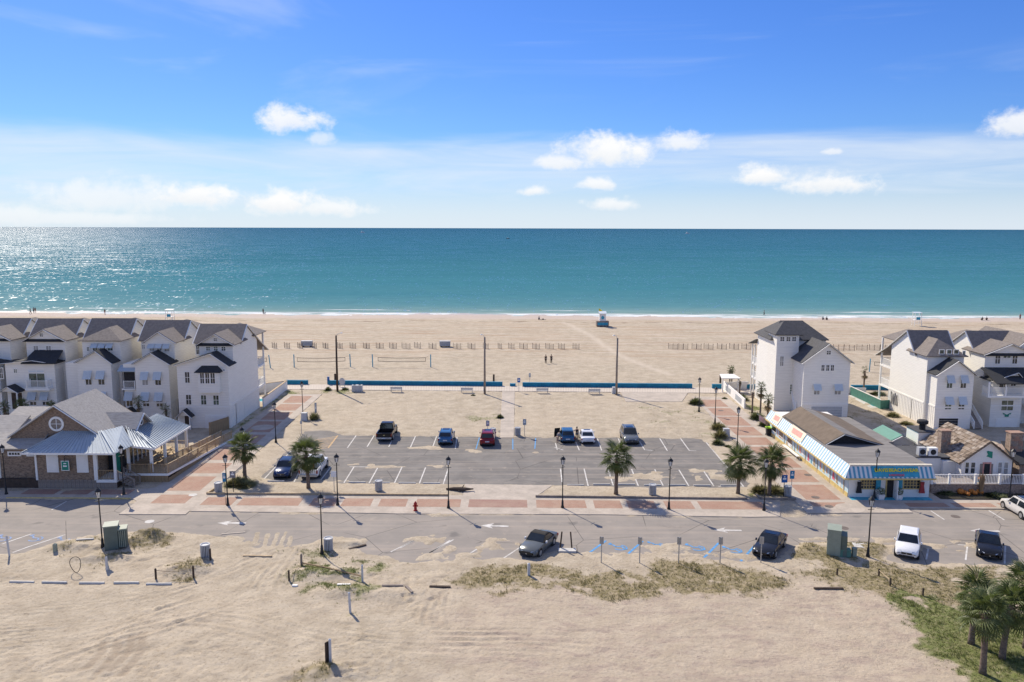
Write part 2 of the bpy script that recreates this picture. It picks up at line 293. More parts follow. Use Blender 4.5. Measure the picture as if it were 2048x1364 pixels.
BLOBS = [(735, 893.7, 2.2, .8), (852, 896, 3, .8), (775, 933, 4, .7), (874, 932, 2, .9), (731, 928, 1.6, .5), (952, 902, 1.6, .6), (1289, 950, 3.2, 1.4), (1436, 956, 2.6, 1.2), (1254, 956, 1.8, 1.1), (1412, 941, 2.4, .9), (1067, 905, .6, .5), (864, 1080, 2.4, .8), 
         (987, 1092, 1.5, 1.6), (1321, 1099, 2.6, 1.3), (900, 1100, .5, 2.2), (1250, 962, 1, .5), (640, 962, 3, .4), (1340, 1110, 4, .7), (1480, 1112, 3, .8), (850, 1114, 3, .7), (960, 1112, 3, .6), (900, 1029, 3.5, .5), (1700, 1078, 4, .9), (1640, 1078, 3, .6), (1850, 1095, 3, 1.0), (1930, 1090, 1.5, 1), (500, 1090, 1.2, .9)]
STREAK = [(510, 1090, 515, 1066, .2), (528, 1094, 536, 1068, .2), (545, 1094, 556, 1066, .18), (560, 1092, 572, 1064, .16), (578, 1090, 582, 1072, .18)]
MOUNDS = [(300, 1076, 1.5, .8, .75), (268, 1086, 1.5, .6, .35), (372, 1142, 1.6, .9, .55), (215, 1118, 2.5, .6, .4), (150, 1095, 3.0, .8, .35), (648, 1150, 2.6, 1.1, .45), (690, 1185, 2.2, 1.0, .35), (690, 1090, 2.4, .6, .25), (660, 1345, 1.8, .9, .4), (1650, 1098, 4, 1.0, .25), (1750, 1100, 1.8, .9, .2), (790, 1190, 3, 1.0, .2)]
RUTS = [[(575, 1100), (470, 1165), (330, 1220), (150, 1252), (-60, 1270)], [(590, 1100), (500, 1180), (400, 1235), (200, 1282), (-60, 1310)], [(545, 1100), (430, 1155), (280, 1198), (-60, 1232)], [(560, 1105), (440, 1175), (250, 1240), (-60, 1290)],
        [(560, 1105), (520, 1165), (535, 1215), (600, 1258), (720, 1283), (900, 1290), (1150, 1305)], [(590, 1105), (540, 1180), (572, 1235), (680, 1266), (900, 1276), (1150, 1278)], [(575, 1105), (528, 1175), (552, 1228), (640, 1264), (800, 1282), (1050, 1292)],
        [(0, 1340), (120, 1310), (250, 1262), (420, 1240), (600, 1280), (760, 1330)], [(500, 1364), (560, 1310), (700, 1290)], [(860, 1200), (835, 1240), (845, 1262)], [(870, 1196), (862, 1235), (872, 1262)], [(40, 1364), (180, 1300), (380, 1240), (470, 1190)], [(300, 1190), (290, 1225), (250, 1250)], [(690, 1352), (735, 1320), (720, 1300)], [(770, 1355), (775, 1320), (760, 1298)]]
PRINTS = [[(205, 1290), (200, 1312), (172, 1338)], [(234, 1284), (230, 1312), (198, 1348)], [(264, 1275), (256, 1305), (220, 1342)], [(286, 1268), (279, 1305), (245, 1352)]]
RUTW = [spline([G(*p) for p in r_]) for r_ in RUTS]; PRW = [spline([G(*p) for p in r_]) for r_ in PRINTS]
TRAIL = spline([G(*p) for p in [(1128, 645), (1180, 671), (1205, 690), (1242, 712), (1290, 732), (1340, 750)]])
FOOT = [gp([(-60, 1085), (120, 1085), (300, 1070), (420, 1075), (440, 1130), (380, 1165), (-60, 1170)]), gp([(700, 1115), (900, 1122), (1060, 1120), (1000, 1135), (890, 1165), (800, 1180), (740, 1160)]), gp([(1600, 1105), (1630, 1130), (1580, 1150), (1560, 1130)]), gp([(560, 790), (1420, 795), (1400, 870), (620, 860)]), gp([(500, 790), (560, 950), (620, 850), (640, 790)]),
        gp([(0, 1290), (300, 1290), (700, 1280), (760, 1364), (0, 1364)]), gp([(810, 1190), (870, 1195), (860, 1255), (800, 1250)])]
GRASSP = [(gp([(890, 1166), (930, 1146), (1000, 1136), (1060, 1136), (1130, 1150), (1260, 1140), (1330, 1128), (1450, 1132), (1560, 1145), (1580, 1160), (1600, 1185), (1480, 1190), (1250, 1192), (1050, 1178), (930, 1176)]), .9, 0),
          (gp([(1590, 1092), (1600, 1084), (1690, 1082), (1757, 1086), (1780, 1096), (1772, 1121), (1809, 1129), (2200, 1133), (2200, 1210), (1900, 1230), (1800, 1195), (1700, 1180), (1620, 1150), (1600, 1120)]), .75, 0),
          (gp([(1800, 1190), (1900, 1205), (2200, 1190), (2200, 1420), (1960, 1420), (1870, 1290), (1790, 1230)]), .95, 1), (gp([(640, 1160), (720, 1130), (785, 1130), (740, 1160), (735, 1195), (700, 1230), (660, 1190)]), .6, 1), (gp([(590, 1142), (640, 1130), (700, 1150), (690, 1180), (630, 1175)]), .6, 1), (gp([(610, 1364), (625, 1330), (665, 1318), (690, 1340), (700, 1390), (600, 1390)]), .6, 0),
          (gp([(262, 1090), (285, 1070), (318, 1068), (322, 1085), (290, 1095)]), .95, 0), (gp([(350, 1130), (400, 1120), (425, 1135), (390, 1158), (350, 1152)]), .7, 0), (gp([(160, 1130), (200, 1112), (240, 1112), (210, 1130)]), .7, 0), (gp([(110, 1088), (190, 1070), (205, 1078), (150, 1100)]), .6, 0),
          (gp([(455, 870), (520, 825), (575, 780), (592, 790), (560, 815), (510, 850), (470, 880)]), .85, 1), (gp([(1290, 815), (1410, 818), (1420, 840), (1300, 850)]), .3, 1), (gp([(640, 770), (700, 770), (700, 785), (640, 787)]), .6, 1), (gp([(920, 828), (1005, 828), (1003, 845), (920, 845)]), .4, 1),
          (gp([(1700, 800), (1760, 830), (1860, 870), (1840, 880), (1740, 845), (1700, 830)]), .4, 0), (gp([(1490, 800), (1540, 840), (1545, 870), (1505, 830)]), .7, 1), (gp([(440, 960), (505, 955), (510, 975), (450, 978)]), .7, 1), (gp([(1505, 980), (1565, 975), (1570, 990), (1510, 992)]), .7, 1), (gp([(1420, 845), (1450, 850), (1455, 895), (1425, 895)]), .4, 1),
          (gp([(560, 1105), (640, 1098), (650, 1112), (590, 1118)]), .35, 1)]
SEA_Z = -.45
_a = G(0, 622.5, SEA_Z); _b = G(2048, 633.5, SEA_Z); SH_M = (_b[1] - _a[1]) / (_b[0] - _a[0]); SH_C = _a[1] - SH_M * _a[0]
def hf(x, y, full=True):
    x = np.asarray(x, float); y = np.asarray(y, float)
    sd = np.full(x.shape, 1e9)
    for p in INS: sd = np.minimum(sd, sdist(p, x, y))
    sdn = sd + .7 * fbm(x, y, 3.2, 1) * ss_(np.abs(sd), 3, .0) + .35 * fbm(x, y, .8, 3, 2) * ss_(np.abs(sd), 3, 0)
    for (px, py, rx, ry) in BLOBS:
        cx, cy = G(px, py); e = ((x - cx) / rx) ** 2 + ((y - cy) / ry) ** 2
        sdn = np.maximum(sdn, np.where(e < 4, (.62 - np.sqrt(e)) * .8 + 1.3 * fbm(x, y, 1.1, 2), -9))
    for (ax, ay, bx, by, w_) in STREAK: sdn = np.maximum(sdn, (w_ - pdist([G(ax, ay), G(bx, by)], x, y)) + .12 * fbm(x, y, .7, 4, 2))
    base = np.where(sdn > 0, .075 * (1 - np.exp(-np.maximum(sdn, 0) * 2.2)), .12 * np.tanh(sdn * 1.2))
    out_ = ss_(sd, .6, 3.5)
    h = base + out_ * (.10 * fbm(x, y, 7, 0, 3) + .035 * fbm(x, y, 1.4, 2, 3))
    gr = np.zeros(x.shape); rut = np.zeros(x.shape); lush = np.zeros(x.shape)
    for (px, py, rx, ry, hh) in MOUNDS:
        cx, cy = G(px, py); e = ((x - cx) / rx) ** 2 + ((y - cy) / ry) ** 2; h = h + hh * np.exp(-e) * ss_(sd, -.2, .8) * (1 + .5 * fbm(x, y, .9, 1))
    for p, dn, lu in GRASSP:
        s = sdist(p, x, y); a = ss_(s + 2.0 * fbm(x, y, 2.5, 4) + .9 * fbm(x, y, .7, 1, 2), .9, -.9) * dn; a = a * ss_(fbm(x, y, 1.6, 5) + .9 * dn, .22, .62)
        lush = np.where(a > gr, lu, lush); gr = np.maximum(gr, a)
    gr = gr * ss_(sd, .05, .5)
    if full:
        near = y < 74
        ft = np.zeros(x.shape)
        for p in FOOT: ft = np.maximum(ft, ss_(sdist(p, x, y), .8, -.5))
        cells = np.maximum(fbm(x, y, .42, 3, 2) - .10, 0)
        h = h - out_ * (ft * .46 + .10) * cells * np.where(near, .85, .65)
        for rw in (RUTW if near.any() else []):
            for off in (-1.35, -.55, .55, 1.35):
                ln = [(p[0] + off * .7, p[1] + off * .7) for p in rw]; d = pdist(ln, x, y) + .12 * fbm(x, y, 1.5, 2, 2)
                k_ = np.exp(-(d / .13) ** 2); rg = np.exp(-((d - .27) / .12) ** 2); fade = .35 + 1.3 * np.clip(fbm(x, y, 4, 5, 2) + .3, 0, 1)
                h = h + near * (-.06 * k_ + .03 * rg) * fade; rut = np.minimum(rut - .5 * np.exp(-(d / .42) ** 2) * fade * near, 1)
        for rw in (PRW if near.any() else []): d = pdist(rw, x, y); k_ = ss_(d, .30, .22); h = h - .02 * k_; rut = np.maximum(rut, k_ * .9)
        if (y > 150).any(): rut = rut - .9 * np.exp(-(pdist(TRAIL, x, y) / .9) ** 2)
        h = h + gr * .05 * fbm(x, y, .35, 1, 2) * out_
    h = np.where(sd > .9, np.maximum(h, .02), h)
    s = SH_C + SH_M * x - y
    h = h - .62 * ss_(s, 34, -6) + .10 * fbm(x, y, 38, 2, 3) * ss_(s, 34, 10) + np.where(s < 40, 0, 0) + .10 * np.exp(-((s - 24 - 6 * fbm(x, y, 40, 1)) / 5) ** 2)
    return h, gr, rut, lush
def look(x, y):
    """height, grass, lush at points, read back from the meshed terrain"""
    x = np.asarray(x, float); y = np.asarray(y, float); o = [np.zeros(x.shape) for _ in range(3)]
    for (x0, x1, y0, y1, nx, ny), (v, f, g_, r_, l_) in zip(GR, parts):
        m_ = (y >= y0) & (y < y1) & (x > x0) & (x < x1); i = np.clip(((x - x0) / (x1 - x0) * (nx - 1)).round().astype(int), 0, nx - 1); j = np.clip(((y - y0) / (y1 - y0) * (ny - 1)).round().astype(int), 0, ny - 1); k_ = j * nx + i; k_ = np.where(m_, k_, 0)
        for q_, a in zip(o, (v[:, 2], g_, l_)): q_[m_] = a[k_][m_]
    return o
def gz(x, y): return float(look(np.array([x]), np.array([y]))[0][0])
def GZ(px, py):
    x, y = G(px, py); z = gz(x, y); x, y = G(px, py, z); return (x, y, gz(x, y) - .02)
def grid(x0, x1, y0, y1, st):
    nx = int((x1 - x0) / st) + 1; ny = int((y1 - y0) / st) + 1
    X, Y = np.meshgrid(np.linspace(x0, x1, nx), np.linspace(y0, y1, ny)); h, g_, r_, l_ = hf(X.ravel(), Y.ravel())
    i = np.arange(nx * ny).reshape(ny, nx); F = np.stack([i[:-1, :-1], i[:-1, 1:], i[1:, 1:], i[1:, :-1]], -1).reshape(-1, 4)
    GR.append((x0, x1, y0, y1, nx, ny)); return np.stack([X.ravel(), Y.ravel(), h], 1), F, g_, r_, l_
GR = []
parts = [grid(-66, 66, 34, 72, .17), grid(-112, 112, 71.9, 141, .40), grid(-215, 215, 140.9, 285, 1.0)]
Vs, Fs, A1, A2, A3, off = [], [], [], [], [], 0
for v, f, g_, r_, l_ in parts: Vs.append(v); Fs.append(f + off); A1.append(g_); A2.append(r_); A3.append(l_); off += len(v)
big = np.array([(-6000, -3000, -.3), (6000, -3000, -.3), (6000, 150, -.3), (-6000, 150, -.3), (6000, SH_C + SH_M * 6000 + 40, -1.5), (-6000, SH_C - SH_M * 6000 + 40, -1.5)], float)
Vs.append(big); Fs.append(np.array([(0, 1, 2, 3), (3, 2, 4, 5)]) + off); [a.append(np.zeros(6)) for a in (A1, A2, A3)]
Vs = np.concatenate(Vs); Fs = np.concatenate(Fs)
me = bpy.data.meshes.new('ground'); me.vertices.add(len(Vs)); me.vertices.foreach_set('co', Vs.ravel()); me.loops.add(Fs.size); me.loops.foreach_set('vertex_index', Fs.ravel()); me.polygons.add(len(Fs))
me.polygons.foreach_set('loop_start', np.arange(0, Fs.size, 4)); me.polygons.foreach_set('use_smooth', np.ones(len(Fs), bool)); me.update(calc_edges=True)
for nm, a in (('grass', A1), ('rut', A2), ('lush', A3)): at_ = me.attributes.new(nm, 'FLOAT', 'POINT'); at_.data.foreach_set('value', np.concatenate(a).astype(np.float32))
# --- sand material
m = bpy.data.materials.new('sand'); m.use_nodes = True; k = NT(m.node_tree); b = k.n['Principled BSDF']; MATS['sand'] = m
oc = k.add('ShaderNodeTexCoord').outputs['Object']; sp = k.add('ShaderNodeSeparateXYZ'); k.l.new(oc, sp.inputs[0])
at = lambda nm: k.add('ShaderNodeAttribute', attribute_name=nm).outputs['Fac']
n1 = k.noise(oc, .07, 4, .6); n2 = k.noise(oc, .55, 5, .65); n3 = k.noise(oc, 5.0, 4, .7); n4 = k.noise(k.scalev(oc, .05, .55, 1), 1.0, 5, .6, .8)
c = k.mix(k.ss(n2, .3, .7), (.375, .312, .228), (.52, .445, .335)); c = k.mix(k.m('MULTIPLY', k.ss(n1, .35, .7), .4), c, (.535, .44, .325))
c = k.mix(k.m('MULTIPLY', k.ss(n3, .50, .72), .7), c, (.27, .205, .145)); c = k.mix(k.m('MULTIPLY', k.ss(n3, .45, .25), .3), c, (.60, .50, .40))
# packed dirt field in the right foreground with grey and rose mottling
fld = k.m('MULTIPLY', k.ss(sp.outputs[0], -8, 0), k.ss(sp.outputs[1], 60, 56)); mot = k.noise(k.scalev(oc, .45, 1.1, 1), .9, 7, .72, .4)
c = k.mix(k.m('MULTIPLY', fld, k.ss(mot, .46, .64, 0, .75)), c, (.33, .25, .21)); c = k.mix(k.m('MULTIPLY', fld, .35), c, (.50, .405, .305)); mo2 = k.noise(k.scalev(oc, .9, 2.2, 1), 2.2, 6, .78, .6); c = k.mix(k.m('MULTIPLY', fld, k.m('MULTIPLY', k.ss(mo2, .50, .66), k.ss(mot, .42, .58, .15, .75))), c, (.235, .18, .155))
# beach: long drift bands and wrack lines beyond the volleyball courts
shore = k.m('SUBTRACT', k.m('ADD', k.m('MULTIPLY', sp.outputs[0], SH_M), SH_C), sp.outputs[1])
bch = k.ss(sp.outputs[1], 155, 175); c = k.mix(k.m('MULTIPLY', bch, k.ss(n4, .48, .66, 0, .75)), c, (.39, .275, .185)); c = k.mix(k.m('MULTIPLY', bch, k.ss(n4, .46, .3, 0, .6)), c, (.60, .50, .41))
wr = k.m('ADD', shore, k.m('MULTIPLY', k.m('SUBTRACT', k.noise(k.scalev(oc, .06, .06, 1), 1, 4), .5), 14)); wk = k.m('MULTIPLY', k.ss(k.m('ABSOLUTE', k.m('SUBTRACT', wr, 26)), 1.6, .3), k.ss(k.noise(oc, .2, 4), .45, .6))
c = k.mix(k.m('MULTIPLY', wk, .6), c, (.17, .12, .08)); wet = k.ss(wr, 21, 13); c = k.mix(k.m('MULTIPLY', wet, .75), c, (.50, .42, .37)); wet2 = k.ss(shore, 7, 2); c = k.mix(k.m('MULTIPLY', wet2, .6), c, (.42, .37, .345))
c = k.mix(k.m('MULTIPLY', k.m('MAXIMUM', at('rut'), 0.0), .6), c, (.30, .235, .17)); c = k.mix(k.m('MULTIPLY', k.m('MINIMUM', k.m('MULTIPLY', at('rut'), -1.0), 1.0, clamp=True), .75), c, (.59, .505, .40))
gsoil = k.mix(at('lush'), (.24, .20, .10), (.165, .19, .06)); gsoil = k.mix(k.m('MULTIPLY', k.ss(k.noise(oc, 2.2, 4, .7), .35, .68), k.m('SUBTRACT', 1.0, k.m('MULTIPLY', at('lush'), .6))), gsoil, (.37, .30, .20))
c = k.mix(k.ss(at('grass'), .05, .75), c, gsoil)
k.set(b.inputs['Base Color'], c); k.set(b.inputs['Roughness'], k.m('SUBTRACT', .95, k.m('MULTIPLY', wet2, .5))); b.inputs['Specular IOR Level'].default_value = .2
bn = k.add('ShaderNodeBump', i_Strength=.9, i_Distance=.11); hgt = k.m('ADD', k.noise(oc, 2.6, 6, .75), k.m('MULTIPLY', k.noise(oc, .9, 4, .65), .9)); k.l.new(hgt, bn.inputs['Height']); k.l.new(bn.outputs[0], b.inputs['Normal'])
me.materials.append(m); struct(link('ground', me))
# --- sea: near swell strip meshed, then flat to the horizon
m = bpy.data.materials.new('seawater'); m.use_nodes = True; k = NT(m.node_tree); b = k.n['Principled BSDF']; MATS['seawater'] = m
oc = k.add('ShaderNodeTexCoord').outputs['Object']; sp = k.add('ShaderNodeSeparateXYZ'); k.l.new(oc, sp.inputs[0])
off_ = k.m('SUBTRACT', sp.outputs[1], k.m('ADD', k.m('MULTIPLY', sp.outputs[0], SH_M), SH_C)); lg = k.m('LOGARITHM', k.m('MAXIMUM', off_, 1.0), 10.0)
ptch = k.noise(k.scalev(oc, .004, .02, 1), 1, 5, .6, .5); lgp = k.m('ADD', lg, k.m('MULTIPLY', k.m('SUBTRACT', ptch, .5), .9))
rp = k.add('ShaderNodeValToRGB'); k.l.new(k.m('DIVIDE', lgp, 4.5), rp.inputs[0]); cr = rp.color_ramp; cr.elements[0].position = .12; cr.elements[0].color = (.20, .30, .29, 1); cr.elements[1].position = .93; cr.elements[1].color = (.022, .098, .150, 1)
for p_, c_ in ((.30, (.10, .235, .265, 1)), (.48, (.055, .19, .235, 1)), (.66, (.032, .135, .185, 1)), (.80, (.028, .115, .165, 1))): e = cr.elements.new(p_); e.color = c_
fo = k.noise(k.scalev(oc, .07, .5, 1), 1, 6, .7); foam = k.m('MAXIMUM', k.m('MULTIPLY', k.ss(off_, 5, -1), k.ss(fo, .40, .58)), k.m('MULTIPLY', k.ss(k.m('ABSOLUTE', k.m('SUBTRACT', off_, k.m('ADD', 7, k.m('MULTIPLY', fo, 8)))), 1.2, .1), k.ss(k.noise(k.scalev(oc, .03, .03, 1), 1, 3), .50, .60)))
wcap = k.m('MULTIPLY', k.ss(k.noise(k.scalev(oc, .03, .35, 1), 1, 6, .75), .74, .80), k.ss(off_, 10, 60))
foam = k.m('MAXIMUM', foam, k.m('MULTIPLY', wcap, .5)); k.set(b.inputs['Base Color'], k.mix(foam, rp.outputs[0], (.75, .76, .76)))
def facet(scx, scy, sc, amp):
    n = k.add('ShaderNodeTexNoise', i_Scale=sc, i_Detail=2.0, i_Roughness=.6); k.l.new(k.scalev(oc, scx, scy, 1), n.inputs['Vector'])
    v = k.add('ShaderNodeVectorMath', operation='MULTIPLY_ADD'); k.l.new(n.outputs['Color'], v.inputs[0]); v.inputs[1].default_value = (amp, amp, 0); v.inputs[2].default_value = (-amp / 2, -amp / 2, 0); return v.outputs[0]
def vadd(a, b_): v = k.add('ShaderNodeVectorMath', operation='ADD'); k.l.new(a, v.inputs[0]); (k.l.new(b_, v.inputs[1]) if not isinstance(b_, tuple) else setattr(v.inputs[1], 'default_value', b_)); return v.outputs[0]
nv = vadd(facet(.3, .6, .25, .35), (0, 0, 1)); nn = k.add('ShaderNodeVectorMath', operation='NORMALIZE'); k.l.new(nv, nn.inputs[0])
nd = vadd(facet(.3, 1.0, .5, .55), (0, 0, 1)); ndn = k.add('ShaderNodeVectorMath', operation='NORMALIZE'); k.l.new(nd, ndn.inputs[0])
df = k.add('ShaderNodeBsdfDiffuse'); k.set(df.inputs['Color'], k.mix(foam, rp.outputs[0], (.75, .76, .76))); k.l.new(ndn.outputs[0], df.inputs['Normal'])
gl = k.add('ShaderNodeBsdfGlossy', i_Roughness=.41, distribution='BECKMANN'); gl.inputs['Color'].default_value = (1, .99, .97, 1); k.l.new(nn.outputs[0], gl.inputs['Normal'])
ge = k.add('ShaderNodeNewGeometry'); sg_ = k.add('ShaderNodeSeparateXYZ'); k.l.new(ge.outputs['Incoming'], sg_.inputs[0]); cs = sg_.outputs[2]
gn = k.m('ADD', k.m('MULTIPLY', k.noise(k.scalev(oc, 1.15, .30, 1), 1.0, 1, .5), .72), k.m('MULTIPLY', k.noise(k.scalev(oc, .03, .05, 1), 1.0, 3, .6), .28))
spk = k.ss(gn, k.ss(cs, .085, .005, .635, .515), k.ss(cs, .085, .005, .675, .60))   # noise mask of glossy patches, put in to imitate sun glitter
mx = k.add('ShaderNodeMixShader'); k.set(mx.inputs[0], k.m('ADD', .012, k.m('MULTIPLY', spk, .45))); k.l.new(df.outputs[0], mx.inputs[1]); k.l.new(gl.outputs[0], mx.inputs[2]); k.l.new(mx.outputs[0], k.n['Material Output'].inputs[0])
xs = np.concatenate([[-70000, -6000, -900], np.arange(-260, 261, 4.0), [900, 6000, 70000]]); ss2 = np.concatenate([np.arange(-9, 30, .8), np.arange(30, 120, 4.0), [200, 500, 2000, 9000, 40000, 75000]])
Xg, Sg = np.meshgrid(xs, ss2); Zg = SEA_Z + .16 * np.exp(-((Sg - 9 - 5 * fbm(Xg, 0 * Xg, 45, 2)) / 1.3) ** 2) * ss_(fbm(Xg, 0 * Xg, 60, 4), -.1, .25) + .12 * np.exp(-((Sg - 17 - 6 * fbm(Xg, 0 * Xg, 60, 1)) / 1.8) ** 2) * ss_(fbm(Xg, 0 * Xg, 50, 3), -.1, .25)
i = np.arange(Xg.size).reshape(Xg.shape); F = np.stack([i[:-1, :-1], i[:-1, 1:], i[1:, 1:], i[1:, :-1]], -1).reshape(-1, 4)
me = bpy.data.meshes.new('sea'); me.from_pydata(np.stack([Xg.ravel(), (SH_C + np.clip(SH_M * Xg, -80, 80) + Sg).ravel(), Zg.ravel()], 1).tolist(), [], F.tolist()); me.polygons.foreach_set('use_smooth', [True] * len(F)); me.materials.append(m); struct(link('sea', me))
# --- asphalt
def asphalt(name, c1, c2, dust):
    m = bpy.data.materials.new(name); m.use_nodes = True; k = NT(m.node_tree); b = k.n['Principled BSDF']; MATS[name] = m
    oc = k.add('ShaderNodeTexCoord').outputs['Object']
    c = k.mix(k.ss(k.noise(oc, .35, 5, .65), .3, .7), c1, c2); st = k.noise(k.scalev(oc, .05, 1.4, 1), 1, 5, .6)
    c = k.mix(k.m('MULTIPLY', k.ss(st, .45, .7), dust), c, (.40, .335, .275)); c = k.mix(k.m('MULTIPLY', k.ss(k.noise(oc, .8, 6, .7, .5), .56, .72), .45), c, (.42, .35, .28))
    c = k.mix(k.m('MULTIPLY', k.ss(k.noise(oc, .45, 3, .5), .62, .74), .5), c, (.11, .105, .10)); c = k.mix(k.m('MULTIPLY', k.ss(k.noise(oc, 2.2, 5, .75), .62, .72), .5), c, (.08, .075, .07))
    vo = k.add('ShaderNodeTexVoronoi', feature='DISTANCE_TO_EDGE', i_Scale=.13); k.l.new(k.scalev(oc, 1, 1, 0), vo.inputs['Vector']); crk = k.m('MULTIPLY', k.ss(vo.outputs[0], .007, .0), k.ss(k.noise(oc, .12, 2), .40, .5))
    c = k.mix(k.m('MULTIPLY', crk, .8), c, (.07, .065, .06)); k.set(b.inputs['Base Color'], c); b.inputs['Roughness'].default_value = .9; b.inputs['Specular IOR Level'].default_value = .25
    bn = k.add('ShaderNodeBump', i_Strength=.3, i_Distance=.02); k.l.new(k.noise(oc, 14, 3), bn.inputs['Height']); k.l.new(bn.outputs[0], b.inputs['Normal'])
asphalt('asphaltroad', (.255, .23, .203), (.31, .275, .24), .45); asphalt('asphaltlot', (.16, .15, .139), (.22, .205, .187), .38)
road = struct(MB().ext([(-150, 56), (150, 56), (150, 80.2), (-150, 80.2)], -.3, 0, 'z').build('road', 'asphaltroad'))
lot = struct(MB().ext([(-32.5, 79.9), (34, 79.9), (34, 108), (-32.5, 108)], -.3, -.004, 'z').build('parking_lot', 'asphaltlot'))
def sheet(name, poly, z, mat, parent=None, th=.3, loc=None): return MB().ext([tuple(p) for p in poly], z - th, z, 'z').build(name, mat, parent, loc)
side = struct(sheet('sidewalk', SIDEP, .053, 'conc')); wkl = struct(sheet('walkway', WALKL, .060, 'conc')); wkr = struct(sheet('walkway', WALKR, .066, 'conc'))
frl = struct(sheet('sidewalk', FRONTL, .050, 'conc')); frr = struct(sheet('sidewalk', FRONTR, .047, 'conc'))
struct(sheet('path', PATHP, .05, 'conc')); struct(sheet('driveway', DRIVEP, .03, 'conc')); struct(sheet('concrete_pad', PADP, .07, 'conc'))
def yb(x, y0): return y0 + (x - 600) * .0081
for x0, x1, dk in [(399, 462, 0), (472, 596, 0), (617, 668, 0), (680, 740, 0), (755, 811, 0), (829, 920, 0), (936, 1055, 1), (1073, 1174, 0), (1190, 1246, 0), (1258, 1315, 0), (1334, 1391, 0), (1404, 1536, 0)]:
    sl = (x0 + x1) / 2; k_ = .0; q = [G(x0, yb(x0, 1012.6)), G(x1, yb(x1, 1012.6)), G(x1, yb(x1, 997)), G(x0, yb(x0, 997))]
    q[3] = (q[0][0] + .02, q[3][1]); q[2] = (q[1][0] - .02, q[2][1]); sheet('brick_panel', q, .0575, 'brickdark' if dk else 'brick', side, .02)
for y0, y1 in [(75.4, 78), (79.2, 84), (85.1, 89), (90.2, 96), (97.0, 101.8), (103, 109), (110, 114.7), (115.7, 120), (121, 126)]: sheet('brick_panel', [(-35.6, y0), (-32.2, y0), (-32.2, y1), (-35.6, y1)], .0645, 'brick', wkl, .02)
for y0, y1 in [(75.0, 76.2), (77, 81.7), (82.6, 87), (87.8, 92), (93, 96.5), (97.4, 101), (102, 106.5), (107.3, 112.5), (113.2, 118), (119, 124)]: sheet('brick_panel', [(29.6, y0), (33.1, y0), (33.1, y1), (29.6, y1)], .0705, 'brick', wkr, .02)
for x0, x1 in [(-46, -43.2), (-42.6, -39), (-50, -46.6)]: sheet('brick_panel', [(x0, 78), (x1, 78), (x1, 79.6), (x0, 79.6)], .0545, 'brickdark', frl, .02)
for x0, x1 in [(39, 43), (43.6, 47.6), (48.2, 52), (52.6, 57)]: sheet('brick_panel', [(x0, 75.0), (x1, 75.0), (x1, 76.2), (x0, 76.2)], .0515, 'brick', frr, .02)
def disc(r, n=24): return [(r * math.cos(2 * math.pi * i / n), r * math.sin(2 * math.pi * i / n)) for i in range(n)]
sheet('paving_circle', disc(1.5), .0685, 'conc', wkl, .02, (-33.9, 105.6, 0)); sheet('paving_circle', disc(1.35), .0745, 'conc', wkr, .02, (33.0, 74.6, 0))
# manhole covers
for px, py, par, mt in [(386, 991, wkl, 'concwhite'), (299, 1043, road, 'concwhite'), (1616, 951, wkr, 'steelbrown'), (1631, 996, wkr, 'steelbrown'), (1658, 1014, wkr, 'steelbrown'), (1688, 1056, road, 'steelbrown'), (1911, 1033, road, 'steelbrown'), (1442, 822, wkr, 'steelbrown')]:
    pm('steelbrown', (.16, .13, .11), .8, .2, 4, .4); x, y = G(px, py); sheet('manhole_cover', disc(.42), .076 if par is not road else .008, mt, par, .02, (x, y, 0))
# kerb in front of the shops
for pts, mt in (([(13, 997), (262, 998)], 'yellowtrim'), ([(1752, 1017), (2048, 1019.4)], 'conc')):
    a, b_ = G(*pts[0]), G(*pts[1]); MB().bar((*a, .04), (*b_, .04), .18, .16).build('kerb', mt, frl if pts[0][0] < 100 else frr)
# boardwalk of planks
pln = MB(); B0, B1 = BOARDP[3], BOARDP[2]; T0, T1 = BOARDP[0], BOARDP[1]; n = 300
bw = struct(sheet('boardwalk', BOARDP, .02, 'woodgrey'))
pl_me = None
for i in range(n):
    u = (i + .5) / n; a = B0 * (1 - u) + B1 * u; c_ = T0 * (1 - u) + T1 * u; Lw = np.linalg.norm(B1 - B0) / n
    if pl_me is None: o = MB().box(-Lw / 2 + .012, Lw / 2 - .012, 0, float(np.linalg.norm(c_ - a)), -.03, .045).build('plank', 'plank', bw); pl_me = o.data
    else: o = link('plank', pl_me, bw)
    o.location = (a[0], a[1], .03 + random.uniform(-.006, .006)); o.rotation_euler = (0, 0, math.atan2(c_[1] - a[1], c_[0] - a[0]) - math.pi / 2)
